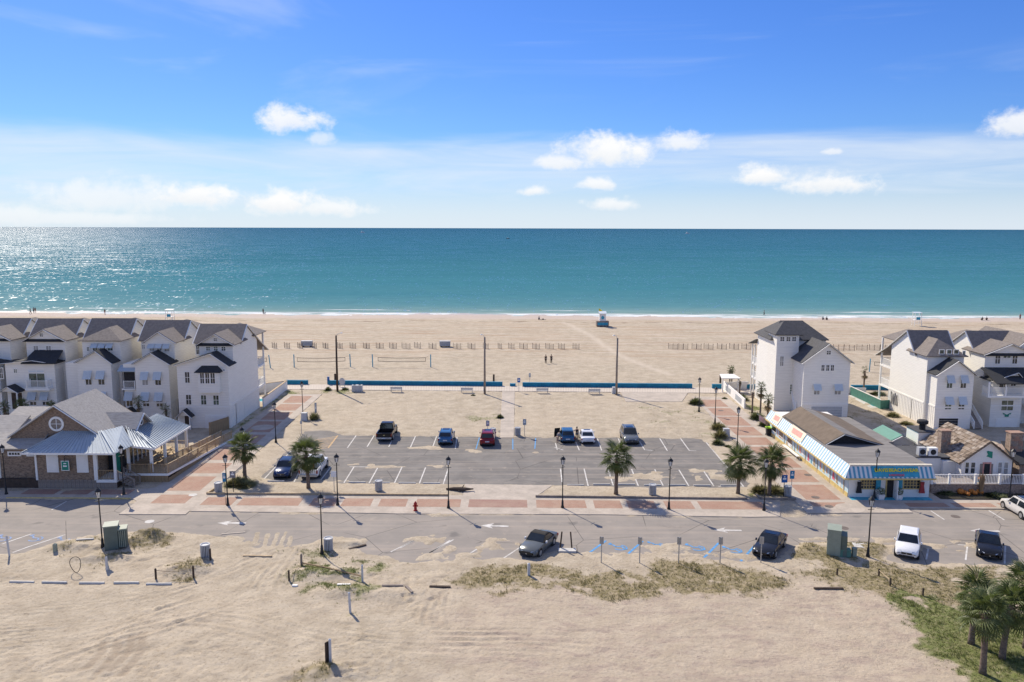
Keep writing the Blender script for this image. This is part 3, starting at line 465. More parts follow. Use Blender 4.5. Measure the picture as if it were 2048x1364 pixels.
# painted lines
def line(k_, x0, y0, x1, y1, par, mat='paintwhite', w=.13, z=.006):
    a = Vector((*zg(k_, x0, y0), 0)); b_ = Vector((*zg(k_, x1, y1), 0)); d = (b_ - a).normalized(); s = Vector((-d.y, d.x, 0)) * w / 2
    return sheet('parking_line', [(p.x, p.y) for p in (a - s, b_ - s, b_ + s, a + s)], z, mat, par, .012)
for L_ in [('l', 965, 232, 885, 345), ('l', 1128, 232, 1065, 335), ('l', 1310, 240, 1262, 335), ('l', 1505, 238, 1455, 348), ('l', 1697, 240, 1660, 340), ('m', 520, 240, 503, 352), ('n', 40, 340, 120, 364), ('n', 50, 300, 66, 362), ('n', 235, 290, 266, 366), ('n', 430, 258, 470, 368), ('n', 620, 258, 660, 352), ('n', 800, 262, 862, 364),
           ('n', 862, 362, 930, 368), ('n', 998, 258, 1068, 372), ('n', 1187, 258, 1268, 370), ('n', 1268, 370, 1330, 372), ('n', 1390, 258, 1762, 697), ('l', 945, 518, 855, 662), ('l', 1165, 518, 1083, 665), ('l', 1383, 518, 1313, 665), ('l', 1597, 522, 1540, 668), ('l', 1805, 525, 1758, 672), ('l', 737, 515, 630, 655), ('l', 475, 515, 400, 655), ('l', 375, 370, 115, 640), ('l', 905, 516, 1370, 518),
           ('n', 95, 533, 110, 655), ('n', 310, 533, 347, 690), ('n', 527, 540, 575, 685), ('n', 742, 538, 803, 690), ('n', 953, 540, 1028, 686), ('n', 1172, 543, 1262, 690), ('n', 1390, 543, 1490, 692), ('n', 1530, 694, 1762, 697)]: line(*L_, lot)
for L_ in [('m', 722, 250, 692, 352), ('m', 1026, 262, 1026, 358), ('m', 1234, 256, 1226, 352)]: line(*L_, lot, 'paintblue')
for i in range(9):
    u = i / 8; line('l', 470 + u * 150, 296 + u * 56, 792 - u * 80, 238 + u * 106, lot, 'paintyellow', .12)
line('l', 797, 232, 710, 346, lot, 'paintyellow', .2)
for L_ in [('m', 145, 1178, 0, 1255), ('m', 487, 1178, 185, 1345), ('m', 838, 1180, 545, 1360), ('m', 1090, 1250, 945, 1345), ('l', 1507, 1178, 1280, 1290), ('l', 1819, 1185, 1560, 1345), ('o', 285, 490, 20, 582), ('o', 593, 497, 265, 605), ('o', 265, 605, 115, 660), ('s', 1048, 525, 1025, 645), ('s', 1360, 528, 1345, 650), ('s', 1667, 535, 1662, 680), ('s', 1062, 250, 1172, 322), ('s', 1533, 248, 1660, 325),
           ('c', 605, 1012, 470, 1090), ('s', 1280, 525, 1360, 530), ('s', 980, 516, 1048, 526)]: line(*L_, road)
for L_ in [('r', 255, 497, 122, 592), ('r', 555, 500, 405, 630), ('r', 845, 525, 720, 640), ('r', 1178, 515, 1058, 635), ('r', 1470, 540, 1358, 665)]: line(*L_, road, 'paintblue', .2)
def ribbon(mb, pts, w, z=.006):
    for a, b_ in zip(pts[:-1], pts[1:]): mb.bar((*a, z), (*b_, z), w, .012)
for cx, cy, s_, mt in [('r350', 550, 1, 'paintblue'), ('r665', 532, .8, 'paintblue'), ('r985', 555, 1, 'paintblue'), ('r1290', 575, .95, 'paintblue'), ('o310', 532, 1, 'paintbluefade'), ('o20', 532, 1, 'paintbluefade'), ('o565', 552, 1, 'paintbluefade')]:
    pm('paintbluefade', (.22, .32, .52), .8, .2, 2.5); x, y = zg(cx[0], float(cx[1:]), cy); sy = MB()
    ring = [(x + .2 + .55 * s_ * math.cos(a), y - .1 + .5 * s_ * math.sin(a)) for a in np.linspace(-2.6, 1.3, 12)]; ribbon(sy, ring, .13)
    ribbon(sy, [(x - .75 * s_, y + .62 * s_), (x - .35 * s_, y + .5 * s_), (x - .15 * s_, y + .1 * s_), (x + .35 * s_, y + .1 * s_), (x + .55 * s_, y - .45 * s_), (x + .8 * s_, y - .4 * s_)], .14, .009); sy.ext([(x - .55 + .14 * math.cos(a), y + .78 * s_ + .14 * math.sin(a)) for a in np.linspace(0, 5.7, 10)], -.002, .012, 'z')
    sy.build('wheelchair_symbol', mt, road)
for hx, hy, tx, ty in [(435, 1045.8, 492, 1046.2), (961.6, 1051, 1017, 1052.6), (1428, 1060, 1483, 1060.8), (1940, 1061.5, 1999, 1062.4)]:
    h_ = Vector((*G(hx, hy), 0)); t_ = Vector((*G(tx, ty), 0)); d = (t_ - h_).normalized(); s = Vector((-d.y, d.x, 0)); L_ = (t_ - h_).length
    pts = [h_, h_ + d * L_ * .46 + s * .62, h_ + d * L_ * .36 + s * .16, t_ + s * .14, t_ - s * .14, h_ + d * L_ * .36 - s * .16, h_ + d * L_ * .46 - s * .62]
    sheet('painted_arrow', [(p.x, p.y) for p in pts], .006, 'paintwhite', road, .012)
# ================================================================== buildings
def wb(mb, name, mats, root, smooth=False):
    """mesh given in world coordinates, parented to a thing standing at its own base"""
    o = mb.build(name, mats, root, smooth=smooth)
    if root is not None and root.parent is None: o.matrix_parent_inverse = Matrix.Translation(-Vector(root.location))
    return o
def q(k_, x0, y0, x1, y1, Y):
    a = PY(*zp(k_, x0, (y0 + y1) / 2), Y)[0]; b_ = PY(*zp(k_, x1, (y0 + y1) / 2), Y)[0]; xm = (x0 + x1) / 2
    return (a, b_, PY(*zp(k_, xm, y1), Y)[1], PY(*zp(k_, xm, y0), Y)[1])
def window(root, X0, X1, Z0, Z1, Y, nx=2, nz=2, glass='glass', fr=.09, frame='trim', name='window'):
    mb = MB(); mb.box(X0 - fr, X0, Y - .06, Y, Z0 - fr, Z1 + fr).box(X1, X1 + fr, Y - .06, Y, Z0 - fr, Z1 + fr).box(X0, X1, Y - .055, Y, Z1, Z1 + fr).box(X0 - .02, X1 + .02, Y - .075, Y, Z0 - fr, Z0)
    for i in range(1, nx): x = X0 + (X1 - X0) * i / nx; mb.box(x - .025, x + .025, Y - .05, Y - .02, Z0, Z1)
    for i in range(1, nz): z = Z0 + (Z1 - Z0) * i / nz; mb.box(X0, X1, Y - .047, Y - .022, z - .025, z + .025)
    f = wb(mb, name, frame, root); MB().box(X0, X1, Y - .024, Y - .004, Z0, Z1).build('pane', glass, f); return f
def winq(root, k_, r, Y, **kw): return window(root, *q(k_, *r, Y), Y, **kw)
def shut(root, k_, r, Y, glass='glass'):
    """window under a propped top-hung slatted shutter; r = the shutter's outline"""
    X0, X1, Z0, Z1 = q(k_, *r, Y); h = Z1 - Z0; w_ = X1 - X0
    window(root, X0 + w_ * .12, X1 - w_ * .12, Z1 - h * 1.75, Z1 - .05, Y, 2, 2, glass)
    mb = MB(); a = Vector((0, Y - .07, Z1 + .02)); b_ = Vector((0, Y - .62, Z1 - h * .98)); n = 7
    for i in range(n):
        p = a + (b_ - a) * (i / n); p2 = a + (b_ - a) * ((i + .9) / n); mb.slab([(X0, p.y, p.z), (X1, p.y, p.z), (X1, p2.y - .02, p2.z + .01), (X0, p2.y - .02, p2.z + .01)], .04)
    for x in (X0, X1): mb.bar((x, a.y, a.z), (x, b_.y, b_.z), .05, .06)
    mb.bar((X0 + .1, b_.y, b_.z), (X0 + .1, Y, b_.z - .1), .03).bar((X1 - .1, b_.y, b_.z), (X1 - .1, Y, b_.z - .1), .03)
    return wb(mb, 'shutter', 'shutter', root)
def railing(root, pts, h=1.0, mat='trim', sp=.14, post=.1, name='railing', bal=.035, z_in=True):
    """posts, rails and balusters along 3D points at floor level"""
    mb = MB()
    for a, b_ in zip(pts[:-1], pts[1:]):
        a = Vector(a); b_ = Vector(b_); n = max(1, int((b_ - a).length / sp)); up = Vector((0, 0, 1))
        mb.bar(a + up * h, b_ + up * h, .09, .06).bar(a + up * .1, b_ + up * .1, .06, .05)
        for i in range(n): p = a + (b_ - a) * ((i + .5) / n); mb.bar(p + up * .1, p + up * h, bal)
    for p in pts: p = Vector(p); mb.bar(p, p + Vector((0, 0, h + .08)), post)
    return wb(mb, name, mat, root)
def gableY(root, x0, x1, xm, ze, zr, y0, y1, mat, ov=.35, fo=.3, th=.14, trim=True, name='roof', bo=0.0):
    """gable roof with ridge along Y"""
    sl = (zr - ze) / (xm - x0); sr = (zr - ze) / (x1 - xm); mb = MB()
    mb.slab([(x0 - ov, y0 - fo, ze - ov * sl), (xm, y0 - fo, zr), (xm, y1 + bo, zr), (x0 - ov, y1 + bo, ze - ov * sl)], th).slab([(xm, y0 - fo, zr), (x1 + ov, y0 - fo, ze - ov * sr), (x1 + ov, y1 + bo, ze - ov * sr), (xm, y1 + bo, zr)], th)
    r = wb(mb, name, mat, root)
    if trim:
        y = y0 - fo - .03; MB().bar((x0 - ov, y, ze - ov * sl - .12), (xm, y, zr - .12), .05, .26, up=(0, 1, 0)).build('fascia', 'trim', r); MB().bar((xm, y, zr - .12), (x1 + ov, y, ze - ov * sr - .12), .05, .26, up=(0, 1, 0)).build('fascia', 'trim', r)
    return r
def gw(root, x0, x1, xm, ze, zr, y0, y1, mat, z0=0): return wb(MB().ext([(x0, z0), (x1, z0), (x1, ze), (xm, zr), (x0, ze)], y0, y1, 'y'), 'wall', mat, root)
def battens(root, side_x, y0, y1, z0, z1, sgn, mat):
    mb = MB(); n = int((y1 - y0) / .42)
    for i in range(n + 1): y = y0 + (y1 - y0) * i / n; mb.box(min(side_x, side_x + sgn * .035), max(side_x, side_x + sgn * .035), y - .04, y + .04, z0, z1)
    mb.box(min(side_x, side_x + sgn * .05), max(side_x, side_x + sgn * .05), y0, y1, z1, z1 + .22); o = wb(mb, 'batten_skirting', mat, root); o['kind'] = 'stuff'; return o
def beach_house(label, Xl, Xr, Yf, ze1, xm1, zr1, fx, dx, dt, ze2, zr2, zrd, mat='siding', roof='roofgrey', mir=False, hip=True, group='tall white beach houses', pent=False, side=1):
    root = thing('beach_house', label, 'house', ((Xl + Xr) / 2, Yf, 0), group=group); fx0, fx1 = fx; dx0, dx1 = dx
    gw(root, fx0, fx1, xm1, ze1, zr1 - .12, Yf, Yf + 2.2, mat); gableY(root, fx0, fx1, xm1, ze1, zr1, Yf, Yf + 2.6, 'roofblack')
    if fx0 > Xl + 1.2 and dx0 > Xl + .1: wb(MB().box(Xl, fx0, Yf + .9, Yf + 5.6, 0, ze1 - .4), 'wall', mat, root)
    dm = (dx0 + dx1) / 2
    if dt == 'gable':
        gw(root, dx0, dx1, dm, ze2, zr2 - .12, Yf + 2.2, Yf + 5.6, mat); gableY(root, dx0, dx1, dm, ze2, zr2, Yf + 2.2, Yf + 7.6, roof)
        if pent: wb(MB().slab([(dx0 - .3, Yf + 1.75, ze2 - .28), (dx1 + .3, Yf + 1.75, ze2 - .28), (dx1 + .1, Yf + 2.25, ze2 + .02), (dx0 - .1, Yf + 2.25, ze2 + .02)], .1), 'pent_roof', 'roofblack', root)
    else:
        wb(MB().box(dx0, dx1, Yf + 2.2, Yf + 5.6, 0, ze2), 'wall', mat, root); o = .4; ym = Yf + 4.6; zt = zr2 + .2
        wb(MB().slab([(dx0 - o, Yf + 2.2 - o, ze2 - .05), (dx1 + o, Yf + 2.2 - o, ze2 - .05), (dm, ym, zt)], .12).slab([(dx1 + o, Yf + 2.2 - o, ze2 - .05), (dx1 + o, Yf + 7.6, ze2 - .05), (dm, Yf + 7.6, zt), (dm, ym, zt)], .12).slab([(dx0 - o, Yf + 7.6, ze2 - .05), (dx0 - o, Yf + 2.2 - o, ze2 - .05), (dm, ym, zt), (dm, Yf + 7.6, zt)], .12), 'roof', roof, root)
    y0, y1, yr = Yf + 5.6, Yf + 12.7, Yf + 8.0; Xl += .5; Xr -= .06
    wb(MB().ext([(y0, 0), (y1, 0), (y1, zrd - 2.75), (yr, zrd - .15), (y0, ze2 - .1)], Xl, Xr, 'x'), 'wall', mat, root)
    o = .16; P = [(y0 - .5, ze2 - .42), (yr, zrd), (Yf + 13.7, zrd - 3.25), (Yf + 17.6, zrd - 5.1)]; mb = MB()
    for (ya, za), (yb_, zb) in zip(P[:-1], P[1:]): mb.slab([(Xl - o, ya, za), (Xr + o, ya, za), (Xr + o, yb_, zb), (Xl - o, yb_, zb)], .15)
    r = wb(mb, 'roof', roof, root); 
    for x in (Xl - o - .03, Xr + o + .03):
        t_ = MB()
        for (ya, za), (yb_, zb) in zip(P[:-1], P[1:]): t_.bar((x, ya, za - .12), (x, yb_, zb - .12), .05, .26, up=(1, 0, 0))
        t_.build('fascia', 'trim', r)
    if hip:
        xa, xb, ya, yb_ = Xl + .2, Xr + .3, Yf + 10.5, Yf + 16.6; zt = zrd - .55; ze = zrd - 2.1; xm = (xa + xb) / 2
        wb(MB().slab([(xa, ya, ze), (xa, yb_, ze), (xm, yb_ - 2.6, zt), (xm, ya, zt)], .12).slab([(xb, ya, ze), (xm, ya, zt), (xm, yb_ - 2.6, zt), (xb, yb_, ze)], .12).slab([(xa, yb_, ze), (xb, yb_, ze), (xm, yb_ - 2.6, zt)], .12), 'roof', roof, root)
    # ocean-side porches
    for x in (Xl + .15, Xr - .15): wb(MB().bar((x, Yf + 16, 0), (x, Yf + 16, zrd - 2.2), .22), 'post', 'trim', root)
    for z in (3.2, 6.3): wb(MB().box(Xl, Xr, Yf + 12.7, Yf + 16.1, z - .25, z), 'porch_floor', 'trim', root); railing(root, [(Xl + .15, Yf + 12.8, z), (Xl + .15, Yf + 16, z), (Xr - .15, Yf + 16, z), (Xr - .15, Yf + 12.8, z)])
    if side: battens(root, Xr if side > 0 else Xl, Yf + 5.6, Yf + 12.7, 0, 3.0, side, mat); battens(root, fx1 if side > 0 else fx0, Yf, Yf + 2.4, 0, 3.0, side, mat); battens(root, dx1 if side > 0 else dx0, Yf + 2.4, Yf + 5.6, 0, 3.0, side, mat)
    wb(MB().box(fx0, fx1, Yf - .03, Yf, 2.95, 3.15), 'belt_course', 'trim', root)
    return root
def X_at(px, py, Y): return PY(px, py, Y)[0]
def porch_gable(root, k_, r, Y, door=None, depth=1.1):
    X0, X1, Z0, Z1 = q(k_, *r, Y); xm = (X0 + X1) / 2; gableY(root, X0 + .15, X1 - .15, xm, Z0 + .12, Z1, Y - depth, Y, 'roofblack', .25, .15)
    wb(MB().ext([(X0 + .15, Z0 + .05), (X1 - .15, Z0 + .05), (xm, Z1 - .15)], Y - depth + .02, Y - .01, 'y'), 'porch_gable', 'siding', root)
    for x in (X0 + .25, X1 - .25): wb(MB().box(x - .07, x + .07, Y - depth + .05, Y - depth + .19, 0, Z0 + .06), 'post', 'trim', root)
    if door:
        a, b_, c_, d = q(k_, *door, Y); f = wb(MB().box(a - .1, b_ + .1, Y - .08, Y, max(c_, .02), d + .1), 'door', 'trim', root); MB().box(a, b_, Y - .1, Y - .06, max(c_, .02) + .02, d).build('door_panel', 'wooddark', f)
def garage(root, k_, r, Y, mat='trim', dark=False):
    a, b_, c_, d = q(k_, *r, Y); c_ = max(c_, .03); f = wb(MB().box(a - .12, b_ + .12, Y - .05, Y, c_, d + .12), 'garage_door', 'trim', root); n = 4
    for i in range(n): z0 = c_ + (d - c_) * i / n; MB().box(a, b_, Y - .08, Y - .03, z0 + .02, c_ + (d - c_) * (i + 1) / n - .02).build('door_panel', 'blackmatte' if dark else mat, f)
    return f
Yd = 107.4
# ---- left row
YE = 105.0; XEr = X_at(458.5, 800, YE); XEl = X_at(357, 800, YE)
hE = beach_house('white house nearest the left brick walkway, with a bay window and a garage door', XEl, XEr, YE, 8.9, X_at(422, 706, YE), 10.4, (XEl, XEr), (X_at(396, 680, YE + 2), XEr), 'gable', 11.4, 12.75, 13.35, pent=True)
winq(hE, 'b', (320, 655, 360, 752), YE); winq(hE, 'b', (330, 862, 375, 950), YE); winq(hE, 'b', (466, 866, 512, 950), YE, glass='glassgreen'); winq(hE, 'b', (578, 868, 626, 952), YE, glass='glassgreen')
X0, X1, Z0, Z1 = q('b', 437, 655, 628, 845, YE - .7); bay = wb(MB().box(X0, X1, YE - .7, YE, Z0, Z1), 'bay', 'siding2', hE); xm = (X0 + X1) / 2
MB().slab([(X0 - .35, YE - 1.05, Z1), (X1 + .35, YE - 1.05, Z1), (X1 - .35, YE, Z1 + .75), (X0 + .35, YE, Z1 + .75)], .1).slab([(X0 - .35, YE, Z1), (X0 - .35, YE - 1.05, Z1), (X0 + .35, YE, Z1 + .75)], .1).slab([(X1 + .35, YE - 1.05, Z1), (X1 + .35, YE, Z1), (X1 - .35, YE, Z1 + .75)], .1).build('bay_roof', 'roofblack', bay)
for r in ((458, 665, 492, 758), (505, 665, 540, 758), (552, 665, 590, 758)): winq(hE, 'b', r, YE - .7)
for r in ((512, 424, 546, 458), (582, 424, 616, 458), (652, 426, 686, 460)): winq(hE, 'b', r, YE + 2.2, glass='glassgreen')
winq(hE, 'b', (580, 348, 608, 374), YE + 2.2); winq(hE, 'b', (422, 402, 452, 492), YE + 5.6); porch_gable(hE, 'b', (270, 980, 402, 1040), YE, (320, 1048, 376, 1165)); garage(hE, 'b', (512, 1050, 692, 1180), YE)  # dark door panel stands in for the unlit stair inside the doorway
winq(hE, 'b', (665, 630, 680, 646), YE, nx=1, nz=1, glass='greypaint')
YD = 107.4; XDr = X_at(341, 800, YD); XDl = X_at(244, 800, YD)
hD = beach_house('white house with seven propped shutters and a covered porch beside the bay window house', XDl, XDr, YD, 8.7, X_at(303, 705, YD), 10.1, (X_at(270, 740, YD), XDr), (X_at(288, 680, YD + 2), XDr), 'gable', 11.35, 12.7, 13.6)
for r in ((1285, 655, 1352, 722), (1402, 655, 1470, 722), (1140, 838, 1212, 910), (1290, 840, 1362, 912), (1412, 842, 1484, 914)): shut(hD, 'a', r, YD if r[0] > 1230 else YD + .9, 'glass' if r[0] != 1285 else 'blind')
for r in ((1352, 400, 1410, 435), (1418, 400, 1476, 435), (1488, 400, 1546, 438)): shut(hD, 'a', r, YD + 2.2, 'blind')
winq(hD, 'a', (1292, 410, 1318, 442), YD + 5.6, glass='blind'); a, b_, c_, d = q('a', 1130, 650, 1228, 800, YD + .9)
rc = wb(MB().box(a, b_, YD + .84, YD + .9, c_, d), 'porch_shade_panel', 'blackmatte', hD); railing(hD, [(a, YD + .7, c_), (b_, YD + .7, c_)], 1.0); wb(MB().box(a - .25, b_ + .1, YD + .5, YD + .9, c_ - .2, c_ - .02), 'porch_floor', 'trim', hD)  # flat black panel paints the shade of the porch recess
wb(MB().slab([(a - .6, YD + .2, d + .15), (b_ + .4, YD + .2, d + .15), (b_ + .4, YD + 1.4, d + .85), (a - .6, YD + 1.4, d + .85)], .12), 'roof', 'metalroof', hD); garage(hD, 'a', (1385, 1045, 1500, 1128), YD); porch_gable(hD, 'a', (1150, 965, 1255, 1015), YD)
YC = 107.7; XCr = X_at(226.5, 800, YC); XCl = X_at(129, 800, YC)
hC = beach_house('white house with two propped shutters under a plain gable, behind the shingled restaurant', XCl, XCr, YC, 8.8, X_at(192, 702, YC), 10.3, (X_at(155, 740, YC), XCr), (X_at(162, 680, YC + 2), XCr + .35), 'hip', 11.4, 12.7, 13.8)
for r in ((768, 645, 838, 716), (884, 645, 956, 716), (775, 840, 850, 900), (890, 836, 970, 900)): shut(hC, 'a', r, YC)
for r in ((836, 396, 892, 432), (902, 396, 960, 432), (972, 396, 1030, 432)): shut(hC, 'a', r, YC + 2.2, 'glassgreen')
winq(hC, 'a', (792, 428, 812, 462), YC + 2.2, glass='glassgreen')
YB = 108.2; XBr = X_at(114, 800, YB); XBl = X_at(16, 800, YB)
hB = beach_house('white house with a balcony over two propped shutters, second from the left edge', XBl, XBr, YB, 8.5, X_at(66, 706, YB), 8.9, (XBl, XBr), (X_at(50, 680, YB + 2), XBr + .4), 'gable', 11.45, 12.9, 13.7, pent=True)
wb(MB().slab([(X_at(50, 735, YB) - .2, YB - .6, 8.45), (XBr + .5, YB - .6, 8.45), (XBr + .1, YB + 2.2, 9.9), (X_at(52, 720, YB), YB + 2.2, 9.9)], .12), 'pent_roof', 'roofblack', hB)
for r in ((310, 418, 350, 498), (424, 418, 466, 498)): winq(hB, 'a', r, YB + 2.2, glass='blind')
winq(hB, 'a', (362, 304, 390, 332), YB + 2.2); winq(hB, 'a', (128, 630, 156, 660), YB, glass='glassgreen'); winq(hB, 'a', (268, 668, 410, 790), YB, nx=2, nz=1, glass='glassgreen'); winq(hB, 'a', (262, 640, 400, 652), YB, nx=2, nz=1, glass='shutter')
a, b_, c_, d = q('a', 240, 735, 428, 802, YB - 1.0); wb(MB().box(a - .2, b_ + .3, YB - 1.1, YB, c_ - .3, c_), 'balcony_floor', 'trim', hB); railing(hB, [(a, YB - .05, c_), (a, YB - 1.0, c_), (b_, YB - 1.0, c_), (b_, YB - .05, c_)], d - c_)
for r in ((262, 838, 335, 905), (376, 838, 446, 905)): shut(hB, 'a', r, YB)
porch_gable(hB, 'a', (52, 760, 225, 815), YB, (112, 842, 208, 990), 1.6)
YA = 108.6; XAr = X_at(4, 800, YA); XAl = XAr - 6.6
hA = beach_house('white house cut by the left edge, first of the tall row', XAl, XAr, YA, 8.4, XAl + 3.3, 8.9, (XAl, XAr), (XAl + 1.5, XAr + .4), 'gable', 11.45, 12.9, 13.7, pent=True)
winq(hA, 'a', (-22, 420, -6, 500), YA + 2.2); winq(hA, 'a', (0, 620, 28, 712), YA); winq(hA, 'a', (-30, 1010, 8, 1050), YA, glass='glassgreen'); a = XAr - 2.2; railing(hA, [(a, YA - .9, 4.6), (XAr, YA - .9, 4.6), (XAr, YA, 4.6)]); wb(MB().box(a - .2, XAr + .1, YA - 1, YA, 4.35, 4.6), 'balcony_floor', 'trim', hA)
# ---- right: tower house
YT = 116.6; x0 = X_at(1551, 740, YT); x1 = X_at(1595, 740, YT); Y2 = 112.3; x2 = X_at(1606.5, 760, Y2); x3 = X_at(1699, 760, Y2)
hT = thing('tower_house', 'white house with a square stair tower beside the right brick walkway', 'house', ((x0 + x3) / 2, Y2, 0), group='tall white beach houses')
wb(MB().box(x0, x1, YT, YT + 4, 0, 11.6), 'tower_wall', 'siding', hT); o = .45
zt = 13.3; xm = (x0 + x1) / 2; xr1 = x3 - 3.0
wb(MB().slab([(x0 - o, YT - o, 11.55), (x1 + o, YT - o, 11.55), (xm, YT + 2.2, zt)], .14).slab([(x0 - o, YT + 4.6, 11.55), (x0 - o, YT - o, 11.55), (xm, YT + 2.2, zt)], .14).slab([(x1 + o, YT - o, 11.55), (x1 + o, YT + 4.6, 11.55), (xm, YT + 2.2, zt)], .14).slab([(x1 + o, YT + 4.6, 11.55), (x0 - o, YT + 4.6, 11.55), (xm, YT + 2.2, zt)], .14), 'roof', 'roofdark', hT)
wb(MB().box(x0 + .02, x3 - 1.2, YT + 2, YT + 9.2, 0, 10.6), 'wall', 'siding2', hT); ya, yb_, ym = YT + 1.5, YT + 9.8, YT + 5.5
wb(MB().slab([(x0 - .5, ya, 10.55), (x3 - .9, ya, 10.55), (x3 - 3.6, ym, 13.0), (x0 + 2.2, ym, 13.0)], .14).slab([(x0 - .5, yb_, 10.55), (x0 - .5, ya, 10.55), (x0 + 2.2, ym, 13.0)], .14).slab([(x3 - .9, ya, 10.55), (x3 - .9, yb_, 10.55), (x3 - 3.6, ym, 13.0)], .14).slab([(x3 - .9, yb_, 10.55), (x0 - .5, yb_, 10.55), (x0 + 2.2, ym, 13.0), (x3 - 3.6, ym, 13.0)], .14), 'roof', 'roofdark', hT)
xg = (x2 + x3) / 2; gw(hT, x2, x3, xg, 8.35, 10.75, Y2, YT + 8, 'siding'); gableY(hT, x2, x3, xg, 8.4, 10.9, Y2, YT + 3.5, 'roofdark', .45, .35)
for r in ((730, 246, 766, 282), (786, 246, 820, 282), (838, 246, 872, 282)): winq(hT, 'e', r, YT)
winq(hT, 'e', (728, 422, 758, 508), YT, glass='blind'); winq(hT, 'e', (818, 678, 848, 764), YT, nz=4, glass='glassgreen')
winq(hT, 'e', (1152, 372, 1188, 404), Y2); [winq(hT, 'e', r, Y2) for r in ((1104, 500, 1130, 552), (1148, 500, 1174, 552), (1190, 500, 1216, 552))]
winq(hT, 'e', (915, 365, 955, 402), YT + 2, glass='blind'); winq(hT, 'e', (980, 315, 1012, 345), YT + 2, glass='blind')
for r in ((1030, 675, 1096, 728), (1218, 675, 1290, 728)): shut(hT, 'e', r, Y2, 'blind')
a, b_, c_, d = q('e', 1010, 872, 1290, 975, Y2); g_ = garage(hT, 'e', (1010, 876, 1288, 975), Y2, 'sheetgrey'); wb(MB().box(x2, x3, Y2 - .06, Y2, d + .12, d + .45), 'belt_course', 'trim', hT)
wb(MB().bar((x1 - .3, YT + .5, 3.4), (x2 + .2, YT - 2.6, .3), 1.0, .2), 'stair', 'trim', hT); railing(hT, [(x2 - .3, YT - 2.8, .2), (x1 + .25, YT + .3, 3.2)], 1.0)
wb(MB().slab([(x1, YT + .6, 5.6), (x2, YT - .6, 4.9), (x2, YT + 1.5, 4.9), (x1, YT + 1.8, 5.6)], .1), 'roof', 'trim', hT)
# beach-side porches
for z in (3.1, 5.4): wb(MB().box(x0 + .1, x3 - 1.5, YT + 9.2, YT + 12.4, z - .25, z), 'porch_floor', 'trim', hT); railing(hT, [(x0 + .2, YT + 9.3, z), (x0 + .2, YT + 12.3, z), (x3 - 1.6, YT + 12.3, z)])
for y in (YT + 9.4, YT + 10.8, YT + 12.2): wb(MB().box(x0 + .1, x0 + .3, y, y + .2, 0, 8.45), 'post', 'trim', hT)
wb(MB().slab([(x0 - .35, YT + 9.0, 9.6), (x3 - 1, YT + 9.0, 9.6), (x3 - 1, YT + 12.9, 8.45), (x0 - .35, YT + 12.9, 8.45)], .12), 'roof', 'roofdark', hT)
# ---- right: sunlit gable house and balcony house
YG = 105.9; XGl = X_at(1873, 780, YG); XGr = X_at(1946, 780, YG)
hG = beach_house('white house with a sunlit side wall, four propped shutters and an open dark garage', XGl - .85, XGr + .2, YG, 7.8, X_at(1916, 717, YG), 9.6, (XGl, XGr), (XGl - .35, XGr - .3), 'hip', 9.8, 11.6, 12.6, 'siding2', side=-1)
for r in ((1010, 688, 1085, 762), (1155, 688, 1230, 762), (992, 912, 1075, 986), (1132, 912, 1212, 986)): shut(hG, 'f', r, YG, 'glassgreen' if r[0] in (1010, 992) else 'glass')
for r in ((940, 420, 984, 458), (1018, 420, 1060, 458), (1092, 420, 1136, 458), (1184, 432, 1204, 470)): winq(hG, 'f', r, YG + 2.2, nx=1, nz=1, glass='glassgreen')
garage(hG, 'f', (930, 1136, 1128, 1236), YG, dark=True)  # black door panels stand in for the shaded inside of the open garage
wb(MB().bar((XGr + .75, YG + 3.4, 3.0), (XGr + .75, YG - .6, .25), 1.1, .22), 'stair', 'woodgrey', hG); railing(hG, [(XGr + 1.3, YG - .6, .2), (XGr + 1.3, YG + 3.4, 2.9)], 1.0); railing(hG, [(XGr + .2, YG - .6, .2), (XGr + .2, YG + 3.4, 2.9)], 1.0)
YH = 107.0; XHl = X_at(1984, 780, YH); XHr = XHl + 6.8; xb0 = X_at(1985, 830, YH); xb1 = X_at(2041, 830, YH)
hH = beach_house('white house with a railed balcony over its garage, at the right edge', XHl, XHr, YH, 6.7, XHl + 3.2, 7.8, (XHl, xb1), (XHl, XHr), 'gable', 10.0, 11.4, 12.4, 'siding', side=0, pent=True)
for r in ((1524, 462, 1574, 562), (1704, 462, 1754, 562)): winq(hH, 'f', r, YH + 2.2)
for r in ((1610, 465, 1640, 502), (1650, 465, 1682, 502)): winq(hH, 'f', r, YH + 2.2, nx=1, nz=1, glass='glassgreen')
a, b_, c_, d = q('f', 1540, 808, 1860, 905, YH - 1.4); wb(MB().box(a - 1.2, b_, YH - 1.5, YH, c_ - .2, c_ + .1), 'balcony_floor', 'trim', hH); railing(hH, [(a - 1.1, YH, c_ + .1), (a - 1.1, YH - 1.4, c_ + .1), (a + 1.2, YH - 1.4, c_ + .1), (a + 3.6, YH - 1.4, c_ + .1), (b_, YH - 1.4, c_ + .1)], 1.05)
for x in (a - 1.1, a + 1.2): wb(MB().box(x - .1, x + .1, YH - 1.5, YH - 1.3, c_ + .1, 6.6), 'post', 'trim', hH)
wb(MB().slab([(XHl - .5, YH - 1.9, 6.5), (XHr, YH - 1.9, 6.5), (XHr, YH + 2.2, 8.0), (XHl - .5, YH + 2.2, 8.0)], .14), 'roof', 'roofblack', hH)
for r in ((1568, 706, 1660, 808), (1690, 702, 1740, 796)): winq(hH, 'f', r, YH, glass='glass')
winq(hH, 'f', (1588, 950, 1710, 1052), YH, nx=2, nz=1, glass='glassgreen'); a, b_, c_, d = q('f', 1598, 1078, 1690, 1120, YH)
